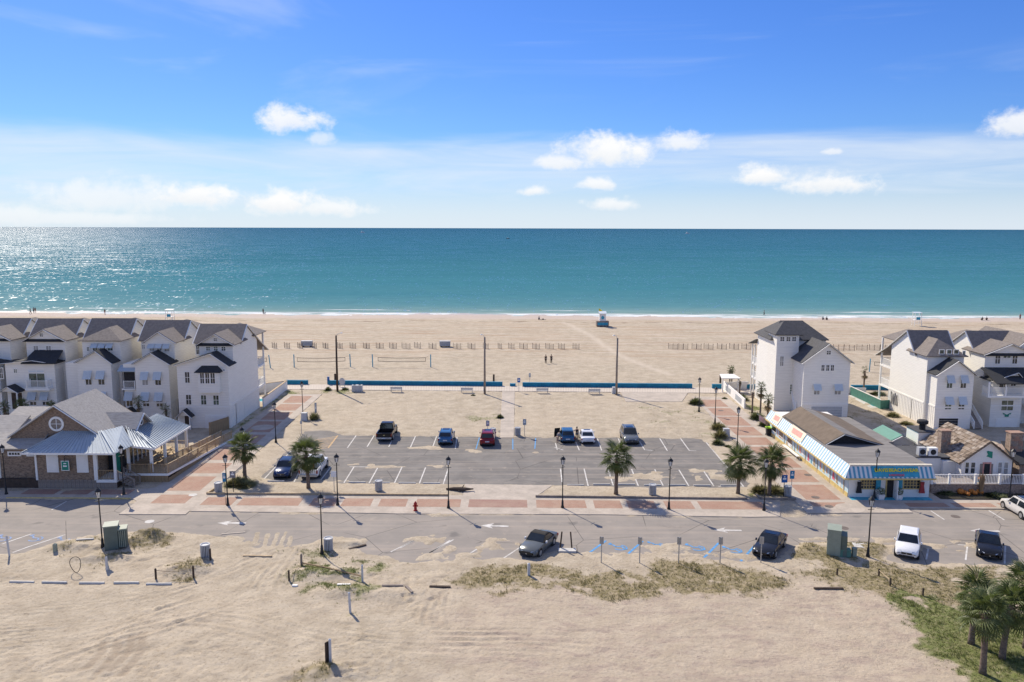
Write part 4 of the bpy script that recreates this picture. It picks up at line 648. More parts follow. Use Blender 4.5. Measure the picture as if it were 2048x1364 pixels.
sg = wb(MB().ext([(a, d), (a + .15, d - .25), (a + .3, d - .2), (a + .35, c_), (b_ - .35, c_), (b_ - .3, d - .2), (b_ - .15, d - .25), (b_, d), ((a + b_) / 2 + .3, d - .1), ((a + b_) / 2, d - .3), ((a + b_) / 2 - .3, d - .1)], YH - .06, YH - .01, 'y'), 'wall_sign', 'green', hH); garage(hH, 'f', (1532, 1146, 1742, 1290), YH)
wb(MB().bar((XHl + 6.2, YH + 2, 3), (XHl + 6.2, YH - 2, .3), 1, .2), 'stair', 'woodgrey', hH); railing(hH, [(XHl + 5.6, YH - 2, .2), (XHl + 5.6, YH + 2, 2.9)], 1.0)
Yi = 110.0; xi = X_at(2004, 665, Yi); hI = thing('beach_house', 'white gabled house behind the balcony house, cut by the right edge', 'house', (xi + 4, Yi, 0), group='tall white beach houses')
gw(hI, xi + .6, xi + 9, xi + 4.2, 9.6, 12.2, Yi, Yi + 11, 'siding2'); gableY(hI, xi + .6, xi + 9, xi + 4.2, 9.7, 12.4, Yi, Yi + 11, 'roofgrey', .5, .4)
# ================================================================== shingled restaurant
rs = thing('restaurant', 'brown shingled restaurant with white trim and a grey metal porch roof', 'restaurant', (-46, 79.8, 0))
wb(MB().box(-49.2, -43.1, 79.8, 81.9, 1.02, 4.15), 'wall', 'shingleW', rs); wb(MB().box(-53.4, -49.2, 80.4, 90, 1.02, 4.3), 'wall', 'shingleW', rs)
gw(rs, -53, -43.2, -48.0, 5.2, 8.35, 82, 90.4, 'shingleW', 1.0); wb(MB().box(-43.2, -42.0, 83, 91, 1, 4.6), 'wall', 'shingleW', rs)
gableY(rs, -52.7, -43.5, -48.0, 5.4, 8.55, 82, 90.2, 'shingleroof', .5, .35, .2)
def boards(root, p0, p1, z0, z1, mat, name='skirt_board', w_=.3, th=.05):
    """vertical boards side by side, each its own piece"""
    a = Vector((*p0, 0)); b_ = Vector((*p1, 0)); n = max(1, int((b_ - a).length / w_)); me_ = None
    for i in range(n):
        p = a + (b_ - a) * ((i + .5) / n); L_ = (b_ - a).length / n
        if me_ is None: o = MB().box(-L_ / 2 + .012, L_ / 2 - .012, -th / 2, th / 2, 0, z1 - z0).build(name, mat, root); me_ = o.data
        else: o = link(name, me_, root)
        o.matrix_parent_inverse = Matrix.Translation(-Vector(root.location)); o.location = (p.x, p.y, z0 + random.uniform(-.02, .02)); o.rotation_euler = (0, 0, math.atan2(b_.y - a.y, b_.x - a.x))
wb(MB().box(-53.3, -41.1, 79.95, 82.5, 0, 1.0), 'foundation', 'wooddark', rs)
boards(rs, (-49.2, 79.86), (-41.0, 79.86), .0, 1.0, 'woodgrey', w_=.42); boards(rs, (-53.4, 80.36), (-49.2, 80.36), 0, 1.0, 'woodgrey', w_=.42)
for x, y in ((-49.2, 79.76), (-43.15, 79.76), (-53.4, 80.36)): wb(MB().box(x - .1, x + .1, y - .04, y + .1, .98, 4.2), 'corner_board', 'trim', rs)
for r in ((432, 590, 528, 742), (705, 592, 798, 744)):
    a, b_, c_, d = q('c', *r, 79.8); f = wb(MB().box(a - .06, b_ + .06, 79.72, 79.8, c_ - .06, d + .06), 'window', 'trim', rs); MB().box(a + .04, b_ - .04, 79.69, 79.73, c_ + .04, d - .04).build('shutter_board', 'white', f)
for r in ((72, 562, 192, 596), (243, 564, 340, 598)):
    a, b_, c_, d = q('c', *r, 80.4); window(rs, a + .12, b_ - .12, c_ + .08, d - .08, 80.4, 4, 1, fr=.13)
a, b_, c_, d = q('c', 562, 650, 622, 728, 79.3); s_ = wb(MB().box(a, b_, 79.28, 79.34, c_, d), 'wall_sign', 'green', rs); MB().box(a - .07, b_ + .07, 79.30, 79.32, c_ - .07, d + .07).box(a + .15, b_ - .15, 79.265, 79.279, c_ + .35, c_ + .5).box(a + .2, b_ - .2, 79.265, 79.279, c_ + .65, c_ + .75).build('sign_lettering', 'trim', s_); wb(MB().bar((a + .3, 79.31, d), (a + .3, 79.31, d + .5), .05).bar((a + .3, 79.31, d + .5), (a + .3, 79.8, d + .6), .05), 'sign_bracket', 'black', rs)
def round_window(root, cx, cz, y, r, axis='y'):
    f = MB(); n = 24
    for i in range(n):
        a0, a1 = 2 * math.pi * i / n, 2 * math.pi * (i + 1) / n; p = lambda a_, rr, yy: (cx + rr * math.cos(a_), yy, cz + rr * math.sin(a_)) if axis == 'y' else (y - (yy - y), cx + rr * math.cos(a_), cz + rr * math.sin(a_))
        f.add([p(a0, r, y - .09), p(a1, r, y - .09), p(a1, r * .72, y - .09), p(a0, r * .72, y - .09), p(a0, r, y), p(a1, r, y)], [(0, 3, 2, 1), (0, 1, 5, 4)])
    if axis == 'y': f.box(cx - .03, cx + .03, y - .07, y - .03, cz - r * .75, cz + r * .75).box(cx - r * .75, cx + r * .75, y - .068, y - .032, cz - .03, cz + .03)
    o = wb(f, 'round_window', 'trim', root); pv = [(cx + r * .74 * math.cos(2 * math.pi * i / n), cz + r * .74 * math.sin(2 * math.pi * i / n)) for i in range(n)]
    MB().ext(pv, y - .03, y - .005, 'y').build('pane', 'woodgrey', o) if axis == 'y' else MB().ext(pv, y + .005, y + .03, 'x').build('pane', 'glass', o)
round_window(rs, -48.05, PY(*zp('c', 605, 308), 82)[1], 82.0, .80)
wb(MB().slab([(-56, 80.0, 4.25), (-49.0, 80.0, 4.25), (-49.0, 83.4, 6.2), (-51.0, 88.5, 6.8), (-56, 88.5, 6.8)], .18), 'roof', 'shingleroof', rs)
wb(MB().slab([(-52.4, 85.0, 5.3), (-48, 85, 6.6), (-48, 90.6, 6.9), (-52.4, 90.6, 6.9)], .18), 'roof', 'shingleroof', rs)
wb(MB().slab([(-62, 80.3, 4.0), (-53.2, 80.3, 4.0), (-53.2, 86.0, 6.4), (-62, 86.0, 6.4)], .18).box(-62, -53.5, 81, 88, 0, 4.0), 'side_wing', ['shingleroof'], rs)
# cross gable over the porch
wb(MB().ext([(85.0, 4.5), (88.2, 4.5), (88.2, 5.3), (86.6, 6.45), (85.0, 5.3)], -45.5, -41.35, 'x'), 'wall', 'shingleW', rs)
r = wb(MB().slab([(-45.8, 84.7, 5.15), (-41.0, 84.7, 5.15), (-41.0, 86.6, 6.6), (-46.8, 86.6, 6.6)], .14).slab([(-46.8, 86.6, 6.6), (-41.0, 86.6, 6.6), (-41.0, 88.5, 5.15), (-45.8, 88.5, 5.15)], .14), 'roof', 'shingleroof', rs)
MB().bar((-40.97, 84.7, 5.05), (-40.97, 86.6, 6.5), .06, .25, up=(1, 0, 0)).bar((-40.97, 86.6, 6.5), (-40.97, 88.5, 5.05), .06, .25, up=(1, 0, 0)).build('fascia', 'trim', r); round_window(rs, 86.6, 5.55, -41.35, .42, 'x')
# standing-seam porch roof
def seamroof(pts, e0, e1, n):
    """metal plane (pts) with raised seams running between edge e0 (pair of points) and e1"""
    mb = MB().slab(pts, .1); r = wb(mb, 'roof', 'metalroof', rs); s = MB(); A, B_ = [Vector(p) for p in e0]; C, D = [Vector(p) for p in e1]
    for i in range(n + 1): u = i / n; a = A + (B_ - A) * u; c_ = C + (D - C) * u; s.bar(a + Vector((0, 0, .035)), c_ + Vector((0, 0, .035)), .05, .07)
    s.build('roof_seam', 'metalroof', r)['kind'] = 'stuff'; return r
seamroof([(-50.2, 79.1, 4.05), (-40.6, 79.1, 4.05), (-43.4, 82.0, 5.62), (-47.4, 82.0, 5.62)], ((-49.9, 79.1, 4.05), (-40.8, 79.1, 4.05)), ((-47.4, 82.0, 5.62), (-43.4, 82.0, 5.62)), 21)
seamroof([(-40.6, 79.1, 4.05), (-40.2, 82.3, 4.05), (-42.4, 84.6, 5.55), (-43.4, 82.0, 5.62)], ((-40.6, 79.3, 4.05), (-40.2, 82.2, 4.05)), ((-43.4, 82.1, 5.62), (-42.5, 84.5, 5.55)), 7)
seamroof([(-40.4, 82.2, 4.0), (-38.0, 82.2, 3.72), (-40.9, 85.2, 5.0), (-42.4, 85.2, 5.4)], ((-40.3, 82.2, 4.0), (-38.1, 82.2, 3.72)), ((-42.3, 85.1, 5.4), (-41, 85.1, 5.0)), 6)
seamroof([(-38.0, 82.2, 3.72), (-38.0, 91.8, 3.72), (-41.9, 91.8, 5.2), (-41.9, 85.0, 5.2)], ((-38.0, 82.4, 3.72), (-38.0, 91.7, 3.72)), ((-41.8, 85.0, 5.2), (-41.8, 91.7, 5.2)), 22)
wb(MB().bar((-50.2, 79.08, 3.98), (-40.6, 79.08, 3.98), .05, .2).bar((-40.4, 82.17, 3.9), (-38.0, 82.17, 3.64), .05, .2).bar((-37.97, 82.2, 3.64), (-37.97, 91.8, 3.64), .05, .2), 'eave_fascia', 'trim', rs)
wb(MB().bar((-40.7, 79.1, 4.12), (-43.4, 82, 5.7), .12, .06).bar((-38.0, 82.2, 3.8), (-41.6, 85.2, 5.25), .12, .06).bar((-50.2, 79.1, 4.12), (-47.4, 82, 5.7), .12, .06), 'ridge_cap', 'metalroof', rs)
# entry porch, deck and ramp
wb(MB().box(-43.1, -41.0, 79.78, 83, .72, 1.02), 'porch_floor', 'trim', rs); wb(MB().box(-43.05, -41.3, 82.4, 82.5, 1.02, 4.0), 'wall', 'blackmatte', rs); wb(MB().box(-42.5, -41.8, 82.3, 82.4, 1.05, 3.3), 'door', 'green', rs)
for x in (-43.0, -41.1): wb(MB().box(x - .11, x + .11, 79.75, 79.97, 1.02, 4.05), 'post', 'trim', rs)
railing(rs, [(-42.9, 79.86, 1.02), (-41.2, 79.86, 1.02)], 1.0, 'wood', .16)
wb(MB().box(-43.1, -36.6, 82.0, 91.8, .85, 1.0), 'deck', 'woodpale', rs); wb(MB().box(-41.0, -36.6, 81.94, 82.0, .78, 1.02), 'deck_fascia', 'trim', rs)
for x, y in ((-38.5, 82.5), (-38.4, 85.6), (-38.4, 88.6), (-38.4, 91.4), (-41.0, 82.6)): wb(MB().box(x - .13, x + .13, y - .13, y + .13, 1.0, 3.75), 'post', 'trim', rs)
for i in range(8): y = 83.6 + i * 1.0; window(rs, -42.9 + .01 * i, -42.88 + .01 * i, 1.2, 1.3, 83 - .01, 1, 1) if 0 else wb(MB().box(-41.99, -41.9, y - .08, y + .08, 1.0, 4.2), 'post', 'trim', rs)
wb(MB().box(-41.99, -41.96, 83.2, 91, 1.3, 3.6), 'window_strip', 'glass', rs)
railing(rs, [(-40.9, 82.1, 1.0), (-38.6, 82.1, 1.0)], 1.0, 'wood', .16); railing(rs, [(-38.4, 82.1, 1.0), (-36.65, 82.1, 1.0)], 1.0, 'wood', .16); railing(rs, [(-38.3, 91.6, 1.0), (-41.5, 91.6, 1.0)], 1.0, 'woodpale', .16)
r0, r1 = (-36.62, 82.1), (-35.9, 99.6)
wb(MB().add([(-36.6, 82, 1.0), (-38.1, 82, 1.0), (-37.3, 99.6, .15), (-35.9, 99.6, .15), (-36.6, 82, .85), (-38.1, 82, .85), (-37.3, 99.6, 0), (-35.9, 99.6, 0)], [(0, 3, 2, 1), (0, 1, 5, 4), (1, 2, 6, 5), (2, 3, 7, 6), (3, 0, 4, 7), (4, 5, 6, 7)]), 'ramp', 'woodpale', rs)
wb(MB().bar((-36.57, 82, .9), (-35.85, 99.6, .05), .06, .24), 'ramp_fascia', 'trim', rs)
def ramp_rail(x0, y0, z0, x1, y1, z1):
    pts = [(x0 + (x1 - x0) * i / 7, y0 + (y1 - y0) * i / 7, z0 + (z1 - z0) * i / 7) for i in range(8)]; railing(rs, pts, 1.0, 'woodpale', .15, .11, 'ramp_railing')
ramp_rail(-36.66, 82.1, 1.0, -35.95, 99.5, .15); ramp_rail(-38.0, 84.5, .9, -37.25, 99.5, .15)
boards(rs, (-41.0, 82.06), (-36.62, 82.06), 0, .8, 'wood', w_=.36); boards(rs, (-36.6, 82.1), (-36.3, 90.5), 0, .5, 'wood', w_=.36)
for i in range(5): wb(MB().box(-40.9, -39.9, 79.9 - .0 + i * .0 - 0, 80, 0, .1).v and MB().box(-40.9 + i * .3, -40.6 + i * .3, 80.1, 81.3, .8 - i * .18 - .05, .8 - i * .18 + .02), 'stair_tread', 'woodgrey', rs)
railing(rs, [(-40.95, 80.05, .9), (-39.3, 80.05, .05)], .95, 'woodgrey', .16); railing(rs, [(-40.95, 81.35, .9), (-39.3, 81.35, .05)], .95, 'woodgrey', .16)
for i, (x, y) in enumerate(((-39.6, 86), (-39.8, 89))):
    tb = thing('picnic_table', ['wooden picnic table on the front half of the restaurant porch', 'wooden picnic table on the back half of the restaurant porch'][i], 'table', (x, y, 1.0), group='porch tables')
    MB().box(-.4, .4, -.9, .9, .7, .76).build('table_top', 'woodpale', tb); MB().box(-.75, -.5, -.9, .9, .42, .46).build('bench', 'woodpale', tb); MB().box(.5, .75, -.9, .9, .42, .46).build('bench', 'woodpale', tb)
    for yy in (-.6, .6): MB().bar((-.6, yy, 0), (-.2, yy, .7), .08).bar((.6, yy, 0), (.2, yy, .7), .08).bar((-.65, yy, .42), (.65, yy, .42), .08).build('leg', 'woodpale', tb)
def fence(name, label, p0, p1, h, mat, w_=.16, cap=True, cat='fence'):
    o = thing(name, label, cat, ((p0[0] + p1[0]) / 2, (p0[1] + p1[1]) / 2, 0)); boards(o, p0, p1, .02, h, mat, 'board', w_, .04)
    a, b_ = Vector((*p0, h)), Vector((*p1, h))
    if cap: wb(MB().bar(a + Vector((0, 0, .03)), b_ + Vector((0, 0, .03)), .16, .05), 'cap_rail', mat, o)
    n = max(1, int((b_ - a).length / 2.4))
    for i in range(n + 1): p = a + (b_ - a) * i / n; wb(MB().box(p.x - .06, p.x + .06, p.y - .06, p.y + .06, 0, h + .1), 'fence_post', mat, o)
    return o
fence('board_fence', 'weathered board fence between the restaurant ramp and the bay window house', zg('b', 545, 1235), zg('b', 716, 1178), 1.7, 'wood', .3)
fence('board_fence', 'tall board fence at the left edge beside the restaurant', (-57, 80.3), (-53.55, 80.3), 2.2, 'wood', .3)
# ================================================================== beachwear shop
sh = thing('beach_shop', 'beach shop with blue and white striped awnings and a painted side wall', 'shop', (38, 77.8, 0))
SX0, SX1, SY0, SY1 = 34.15, 42.3, 77.8, 102.5
wb(MB().box(SX0, SX1, SY0, 88, 0, 3.15), 'wall', 'white', sh); wb(MB().box(SX0, 41.5, 88, SY1, 0, 3.15), 'wall', 'white', sh)
wb(MB().box(SX0 - .02, SX1, SY0 - .02, 91, 3.16, 3.3), 'flat_roof', 'flatroof', sh); wb(MB().box(SX0 - .05, SX1 + .1, SY0 - .1, SY0 + .25, 3.31, 3.5), 'parapet', 'cream', sh)
wb(MB().box(SX0 - .06, SX0 - .015, SY0, SY1, .02, 2.9), 'mural_panel', 'pcyan', sh); wb(MB().box(SX0 - .10, SX0 - .062, SY0, SY1, .02, .5), 'plinth', 'yellowtrim', sh)
rd = random.Random(3)
for i in range(26):
    y = SY0 + 1 + i * .9; mt = rd.choice(['coral', 'yellowtrim', 'turq', 'white', 'orange', 'pinkred', 'woodpale']); hh = rd.uniform(.5, 1.6); wd = rd.uniform(.12, .4); z0 = rd.uniform(.5, .9); p = MB()
    if i % 4 == 0: p.ext([(y - .09, .1), (y + .09, .1), (y + .07, 2.2), (y - .05, 2.2)], SX0 - .115, SX0 - .105, 'x'); mt = 'woodpale'
    else: p.ext([(y - wd, z0), (y + wd, z0 + .05), (y + wd * .7, z0 + hh * .6), (y + wd * .2, z0 + hh), (y - wd * .5, z0 + hh * .7)], SX0 - .08, SX0 - .07, 'x')
    wb(p, 'mural_motif', mt, sh)
aw = wb(MB().slab([(SX0 - .75, SY0 - .75, 2.25), (SX1 + .2, SY0 - .75, 2.25), (SX1 + .1, SY0 - .02, 3.42), (SX0 - .02, SY0 - .02, 3.42)], .06), 'awning', 'stripeX', sh)
MB().bar((SX0 - .78, SY0 - .78, 2.2), (SX1 + .22, SY0 - .78, 2.2), .06, .16).build('awning_trim', 'yellowtrim', aw)
aw2 = wb(MB().slab([(SX0 - .75, SY0 - .75, 2.25), (SX0 - .02, SY0 - .02, 3.42), (SX0 - .02, SY1, 3.42), (SX0 - .75, SY1, 2.25)], .06), 'awning', 'stripeY', sh)
MB().bar((SX0 - .78, SY0 - .78, 2.2), (SX0 - .78, SY1, 2.2), .06, .16).build('awning_trim', 'yellowtrim', aw2)
wb(MB().box(SX0 - .75, SX0 - .02, SY0 - .75, SY0, 2.14, 2.2), 'soffit', 'white', sh)
def on_awning(u0, u1, v0, v1, th): # quad on the front awning plane, v from eave (0) to top (1)
    P = lambda x, v: (x, SY0 - .75 + .73 * v - th * .85, 2.25 + 1.17 * v + th * .53)
    return [P(u0, v0), P(u1, v0), P(u1, v1), P(u0, v1)]
a = X_at(1745, 942, SY0 - .4); b_ = X_at(1838, 942, SY0 - .4); bd = wb(MB().slab(on_awning(a, b_, .12, .93, .04), .03), 'sign_board', 'turq', sh)
def text(body, size, loc, rot, mat, par, name='lettering', ext=.01, font=None):
    cu = bpy.data.curves.new(name, 'FONT'); cu.body = body; cu.size = size; cu.align_x = 'CENTER'; cu.align_y = 'CENTER'; cu.extrude = ext; cu.offset = .012; cu.resolution_u = 3; cu.materials.append(MATS[mat])
    ob = bpy.data.objects.new('tmp', cu); COL.objects.link(ob); dg = bpy.context.evaluated_depsgraph_get(); me_ = bpy.data.meshes.new_from_object(ob.evaluated_get(dg)); bpy.data.objects.remove(ob)
    o = link(name, me_, par); o.location = loc; o.rotation_euler = rot; me_.materials.clear(); me_.materials.append(MATS[mat]); return o
tilt = math.atan2(1.17, .73); cxs = (a + b_) / 2
text('DAVIS', .50, (cxs - 1.45, SY0 - .75 + .73 * .60 - .08, 2.25 + 1.17 * .60 + .05), (tilt, 0, 0), 'yellow', bd); text('BEACHWEAR', .50, (cxs + .78, SY0 - .75 + .73 * .60 - .08, 2.25 + 1.17 * .60 + .05), (tilt, 0, 0), 'yellow', bd); text('& BOUTIQUE', .26, (cxs, SY0 - .75 + .73 * .24 - .08, 2.25 + 1.17 * .24 + .05), (tilt, 0, 0), 'pinkred', bd)
for y, mt in ((SY1 - 3.2, 'cream'), (SY0 + 14.2, 'cream')):
    P = lambda yy, v: (SX0 - .75 + .73 * v - .05, yy, 2.25 + 1.17 * v + .03); L_ = 1.3 if y > 95 else 2.3; sb = wb(MB().slab([P(y - L_, .2), P(y + L_, .2), P(y + L_, 1.05), P(y - L_, 1.05)], .03), 'sign_board', mt, sh); MB().slab([tuple(Vector(P(yy, v)) + Vector((-.012, 0, .008))) for yy, v in ((y - L_ * .7, .45), (y + L_ * .6, .4), (y + L_ * .7, .85), (y - L_ * .6, .9))], .01).build('sign_picture', 'coral', sb)
# front windows, door, base
wb(MB().box(SX0, SX1, SY0 - .9, SY0 + .0, -.02, .075), 'painted_step', 'turq', sh)
for r in ((338, 728, 460, 802), (725, 728, 868, 802)): winq(sh, 'h', r, SY0, nx=5, nz=3, frame='yellowtrim')
a, b_, c_, d = q('h', 556, 725, 645, 905, SY0); f = wb(MB().box(a, b_, SY0 - .1, SY0, .08, 2.2), 'door', 'yellowtrim', sh); MB().box(a + .12, b_ - .12, SY0 - .13, SY0 - .09, .1, 2.05).build('door_panel', 'blackmatte', f); wb(MB().box(a + .75, a + .82, SY0 - 1.0, SY0 - .1, .08, 2.05), 'open_door', 'trim', sh)
for xz in (495, 690): a = X_at(*zp('h', xz, 740), SY0); wb(MB().box(a - .25, a + .25, SY0 - .05, SY0, .9, 2.1), 'shutter', 'turq', sh)
for y0_, y1_ in ((SY0 + 16.2, SY0 + 18), (SY1 - 2.6, SY1 - .8), (SY0 + 19.4, SY0 + 21)): wb(MB().box(SX0 - .11, SX0 - .05, y0_, y1_, .9, 2.1), 'window', 'trim', sh); wb(MB().box(SX0 - .125, SX0 - .105, y0_ + .1, y1_ - .1, 1.0, 2.0), 'pane', 'glass', sh)
# pitched rear roof
gz0, gz1 = 3.25, 4.55; gw(sh, 34.6, 41.5, 36.85, gz0, gz1 - .1, 86.3, 99, 'blackmatte', 3.1); r = gableY(sh, 34.7, 41.4, 36.85, gz0 + .05, gz1, 86.2, 99.6, 'brownroof', .25, .3, .12, False)
wb(MB().slab([(36.85, 85.88, gz1 + .01), (41.7, 85.88, 3.2), (41.7, 99.6, 3.2), (36.85, 99.6, gz1 + .01)], .02), 'roof', 'flatroof', sh)
wb(MB().bar((34.5, 85.86, 3.08), (36.85, 85.86, gz1 - .1), .06, .2, up=(0, 1, 0)).bar((36.85, 85.86, gz1 - .1), (41.6, 85.86, 3.1), .06, .2, up=(0, 1, 0)), 'fascia', 'sheetgrey', sh)
wb(MB().box(41.5, 43.4, 88, 100, 0, 3.05), 'annex', 'flatroof', sh)
# bench and props by the shop
def bench(name, label, loc, rz, L_=1.8, mat='sheetgrey', back=True, group=None):
    o = thing(name, label, 'bench', loc, rz, group)
    for i in range(3): MB().box(-L_ / 2, L_ / 2, -.22 + i * .15, -.09 + i * .15, .42, .46).build('seat_slat', mat, o)
    if back:
        for i in range(4): MB().box(-L_ / 2, L_ / 2, .25 + i * .015, .29 + i * .015, .52 + i * .1, .60 + i * .1).build('back_slat', mat, o)
    for x in (-L_ / 2 + .1, L_ / 2 - .1): MB().box(x - .03, x + .03, -.22, -.16, 0, .42).box(x - .03, x + .03, .22, .28, 0, .9 if back else .42).box(x - .03, x + .03, -.22, .28, .36, .42).build('leg', mat, o)
    return o
bench('wall_bench', 'long pale bench along the painted side wall of the striped shop', (SX0 - .45, 93.4, .06), math.pi / 2, 5.2, 'white', False)
fl = thing('flag', 'small striped flag leaning out from the far end of the striped awning', 'flag', (33.2, 103.0, 0)); p0_ = Vector((SX0 - .3, 102.4, 1.9)); wb(MB().tube([p0_, p0_ + Vector((-1.5, .3, .9))], .02, 6), 'pole', 'white', fl)
wb(MB().add([tuple(p0_ + Vector((-.5 - .1 * i, .12, .25 + .1 * (i % 2) * .3 + .05 * i - dz))) if 0 else (p0_.x - .35 - .13 * i, p0_.y + .12 + .03 * math.sin(i), p0_.z + .28 + .078 * i - dz) for i in range(8) for dz in (0, .75)], [(2 * i, 2 * i + 2, 2 * i + 3, 2 * i + 1) for i in range(7)]), 'cloth', 'flagstripe', fl)
def cart(label, loc):
    o = thing('wheelie_bin', label, 'bin', loc); MB().add([(x * (.24 if z < .5 else .3), y * (.26 if z < .5 else .34), z) for z in (.08, 1.0) for y in (-1, 1) for x in (-1, 1)], [(0, 2, 3, 1), (4, 5, 7, 6), (0, 1, 5, 4), (1, 3, 7, 5), (3, 2, 6, 7), (2, 0, 4, 6)]).build('body', 'blackmatte', o)
    MB().add([(-.34, -.38, 1.0), (.34, -.38, 1.0), (.34, .38, 1.08), (-.34, .38, 1.08), (-.3, -.34, 1.08), (.3, -.34, 1.08), (.3, .34, 1.16), (-.3, .34, 1.16)], [(0, 3, 2, 1), (4, 5, 6, 7), (0, 1, 5, 4), (1, 2, 6, 5), (2, 3, 7, 6), (3, 0, 4, 7)]).build('lid', 'lime', o)
    for x in (-.25, .25): MB().tube([(x - .03, .28, .1), (x + .03, .28, .1)], .1, 10).build('wheel', 'rubber', o)
x, y = zg('e', 620, 1145); cart('black wheelie bin with a bright lime lid at the far end of the shop', (x, y, .07))
for xz, lb in ((515, 'left of the door'), (680, 'right of the door')):
    x, y = X_at(*zp('h', xz, 870), 77.2), 77.2; o = thing('potted_shrub', f'round clipped shrub in a square white pot {lb} of the striped shop'.replace('door of', 'door at'), 'planter', (x, y, .08), group='shop planters'); MB().add([(a_ * s_, b_ * s_, z) for z, s_ in ((0, .24), (.5, .32)) for b_ in (-1, 1) for a_ in (-1, 1)], [(0, 2, 3, 1), (4, 5, 7, 6), (0, 1, 5, 4), (1, 3, 7, 5), (3, 2, 6, 7), (2, 0, 4, 6)]).build('pot', 'white', o)
    lf = MB()
    for i in range(260): v = Vector((random.gauss(0, 1), random.gauss(0, 1), random.gauss(0, 1))).normalized(); c0 = v * random.uniform(.3, .42) + Vector((0, 0, .82)); t1 = v.orthogonal().normalized() * .06; t2 = v.cross(t1).normalized() * .06; lf.add([c0 - t1, c0 + t2 + v * .03, c0 + t1], [(0, 1, 2)])
    lf.build('foliage', 'leaf', o)
# ================================================================== green shed
gs = thing('shed', 'grey shed with a green metal roof behind the striped shop', 'shed', (45.5, 90.5, 0)); gw(gs, 44, 47, 45.5, 2.35, 3.1, 90.5, 95.3, 'sheetgrey'); gableY(gs, 44, 47, 45.5, 2.45, 3.25, 90.5, 95.3, 'greenmetal', .15, .15, .06)
wb(MB().box(45.6, 46.5, 90.44, 90.5, .03, 2.0), 'dark_doorway_panel', 'blackmatte', gs); wb(MB().box(44.75, 45.55, 90.36, 90.42, .03, 2.0), 'door', 'trim', gs)  # solid black panel stands in for the dark inside of the doorway
# ================================================================== white cottage with a shake roof
ct = thing('cottage', 'white cottage with a mottled brown shake roof behind a white deck railing', 'cottage', (50.5, 79, 0)); CX0, CX1, CXM, CY = 47.75, 53.2, 50.5, 81.9
gw(ct, CX0, CX1, CXM, 2.75, 4.75, CY, 90, 'white', .0); rr_ = gableY(ct, CX0, CX1, CXM, 2.8, 4.9, CY, 90, 'woodgrey', .45, .3, .12, False); wb(MB().bar((CX0 - .45, CY - .33, 2.4), (CXM, CY - .33, 4.82), .06, .2, up=(0, 1, 0)).bar((CXM, CY - .33, 4.82), (CX1 + .45, CY - .33, 2.4), .06, .2, up=(0, 1, 0)), 'fascia', 'wooddark', ct)
for i, c_ in enumerate([(.13, .095, .07), (.21, .16, .12), (.31, .25, .20), (.40, .34, .28), (.26, .20, .15)]): pm(f'shake{i}', c_, .95, .15, 3, .4)
sl = Vector((CXM - CX0 + .45, 0, (4.9 - 2.8) / (CXM - CX0) * (CXM - CX0 + .45)))
for sgn in (-1, 1):
    by = {}; nr = 9
    for r_ in range(nr):
        y = CY - .3
        while y < 90:
            wd = random.uniform(.22, .5); u0, u1 = r_ / nr, min(1, (r_ + 1.12) / nr); e0 = Vector((CXM + sgn * (sl.x), 0, 4.9 - sl.z)); tp = Vector((CXM, 0, 4.9)); a = e0 + (tp - e0) * u0; b_ = e0 + (tp - e0) * u1; nn_ = Vector((sgn * sl.z, 0, sl.x)).normalized(); t0, t1 = .065 + random.uniform(0, .02), .015
            A = [a + nn_ * t0, b_ + nn_ * t1]; mb = by.setdefault(random.choice([0, 1, 2, 2, 3, 4, 4]), MB()); ye = min(90, y + wd - .015); off2 = random.uniform(-.03, .03)
            mb.add([(A[0].x - sgn * off2, y, A[0].z), (A[0].x - sgn * off2, ye, A[0].z), (A[1].x, ye, A[1].z), (A[1].x, y, A[1].z), (a.x, y, a.z), (a.x, ye, a.z)], [(0, 1, 2, 3), (4, 5, 1, 0), (4, 0, 3), (5, 2, 1)]); y += wd
    for i, mb in by.items(): wb(mb, 'shake_shingle', f'shake{i}', ct)['kind'] = 'stuff'
for r in ((1282, 568, 1314, 665), (1334, 568, 1370, 665), (1580, 568, 1614, 665), (1634, 568, 1670, 672)): winq(ct, 'h', r, CY, nx=1, nz=2, glass='glass' if r[0] < 1500 else 'blind')
a, b_, c_, d = q('h', 1440, 566, 1516, 668, CY); f = wb(MB().box(a, b_, CY - .08, CY, 1.02, d), 'door', 'coral', ct); MB().box(a + .14, b_ - .14, CY - .1, CY - .07, 1.05, d - .15).build('door_panel', 'blackmatte', f)
for r in ((1418, 580, 1438, 668), (1516, 580, 1532, 668)): a, b_, c_, d = q('h', *r, CY); wb(MB().box(a, b_, CY - .07, CY, 1.1, d), 'door_shutter', 'woodgrey', ct)
a, b_, c_, d = q('h', 1478, 462, 1530, 530, CY); wb(MB().ext([(a, c_ + .2), (a + .2, c_ + .15), (b_, c_), (b_, d - .1), (a + .1, d), (a, d - .1), (a + .15, (c_ + d) / 2)], CY - .06, CY - .01, 'y'), 'wall_sign', 'green', ct)
wb(MB().box(46.4, 47.75, 83, 88, 0, 2.3), 'annex', 'white', ct); wb(MB().box(43.6, 46.4, 83.5, 86.5, 0, 2.5).box(47.3, 49.6, 90.2, 93, 0, 3.6), 'annex', 'white', ct); wb(MB().box(43.5, 47.8, 83.4, 88.1, 2.52, 2.62), 'flat_roof', 'roofdark', ct); wb(MB().box(47.2, 49.7, 90.1, 93.1, 3.6, 3.7), 'flat_roof', 'roofdark', ct)
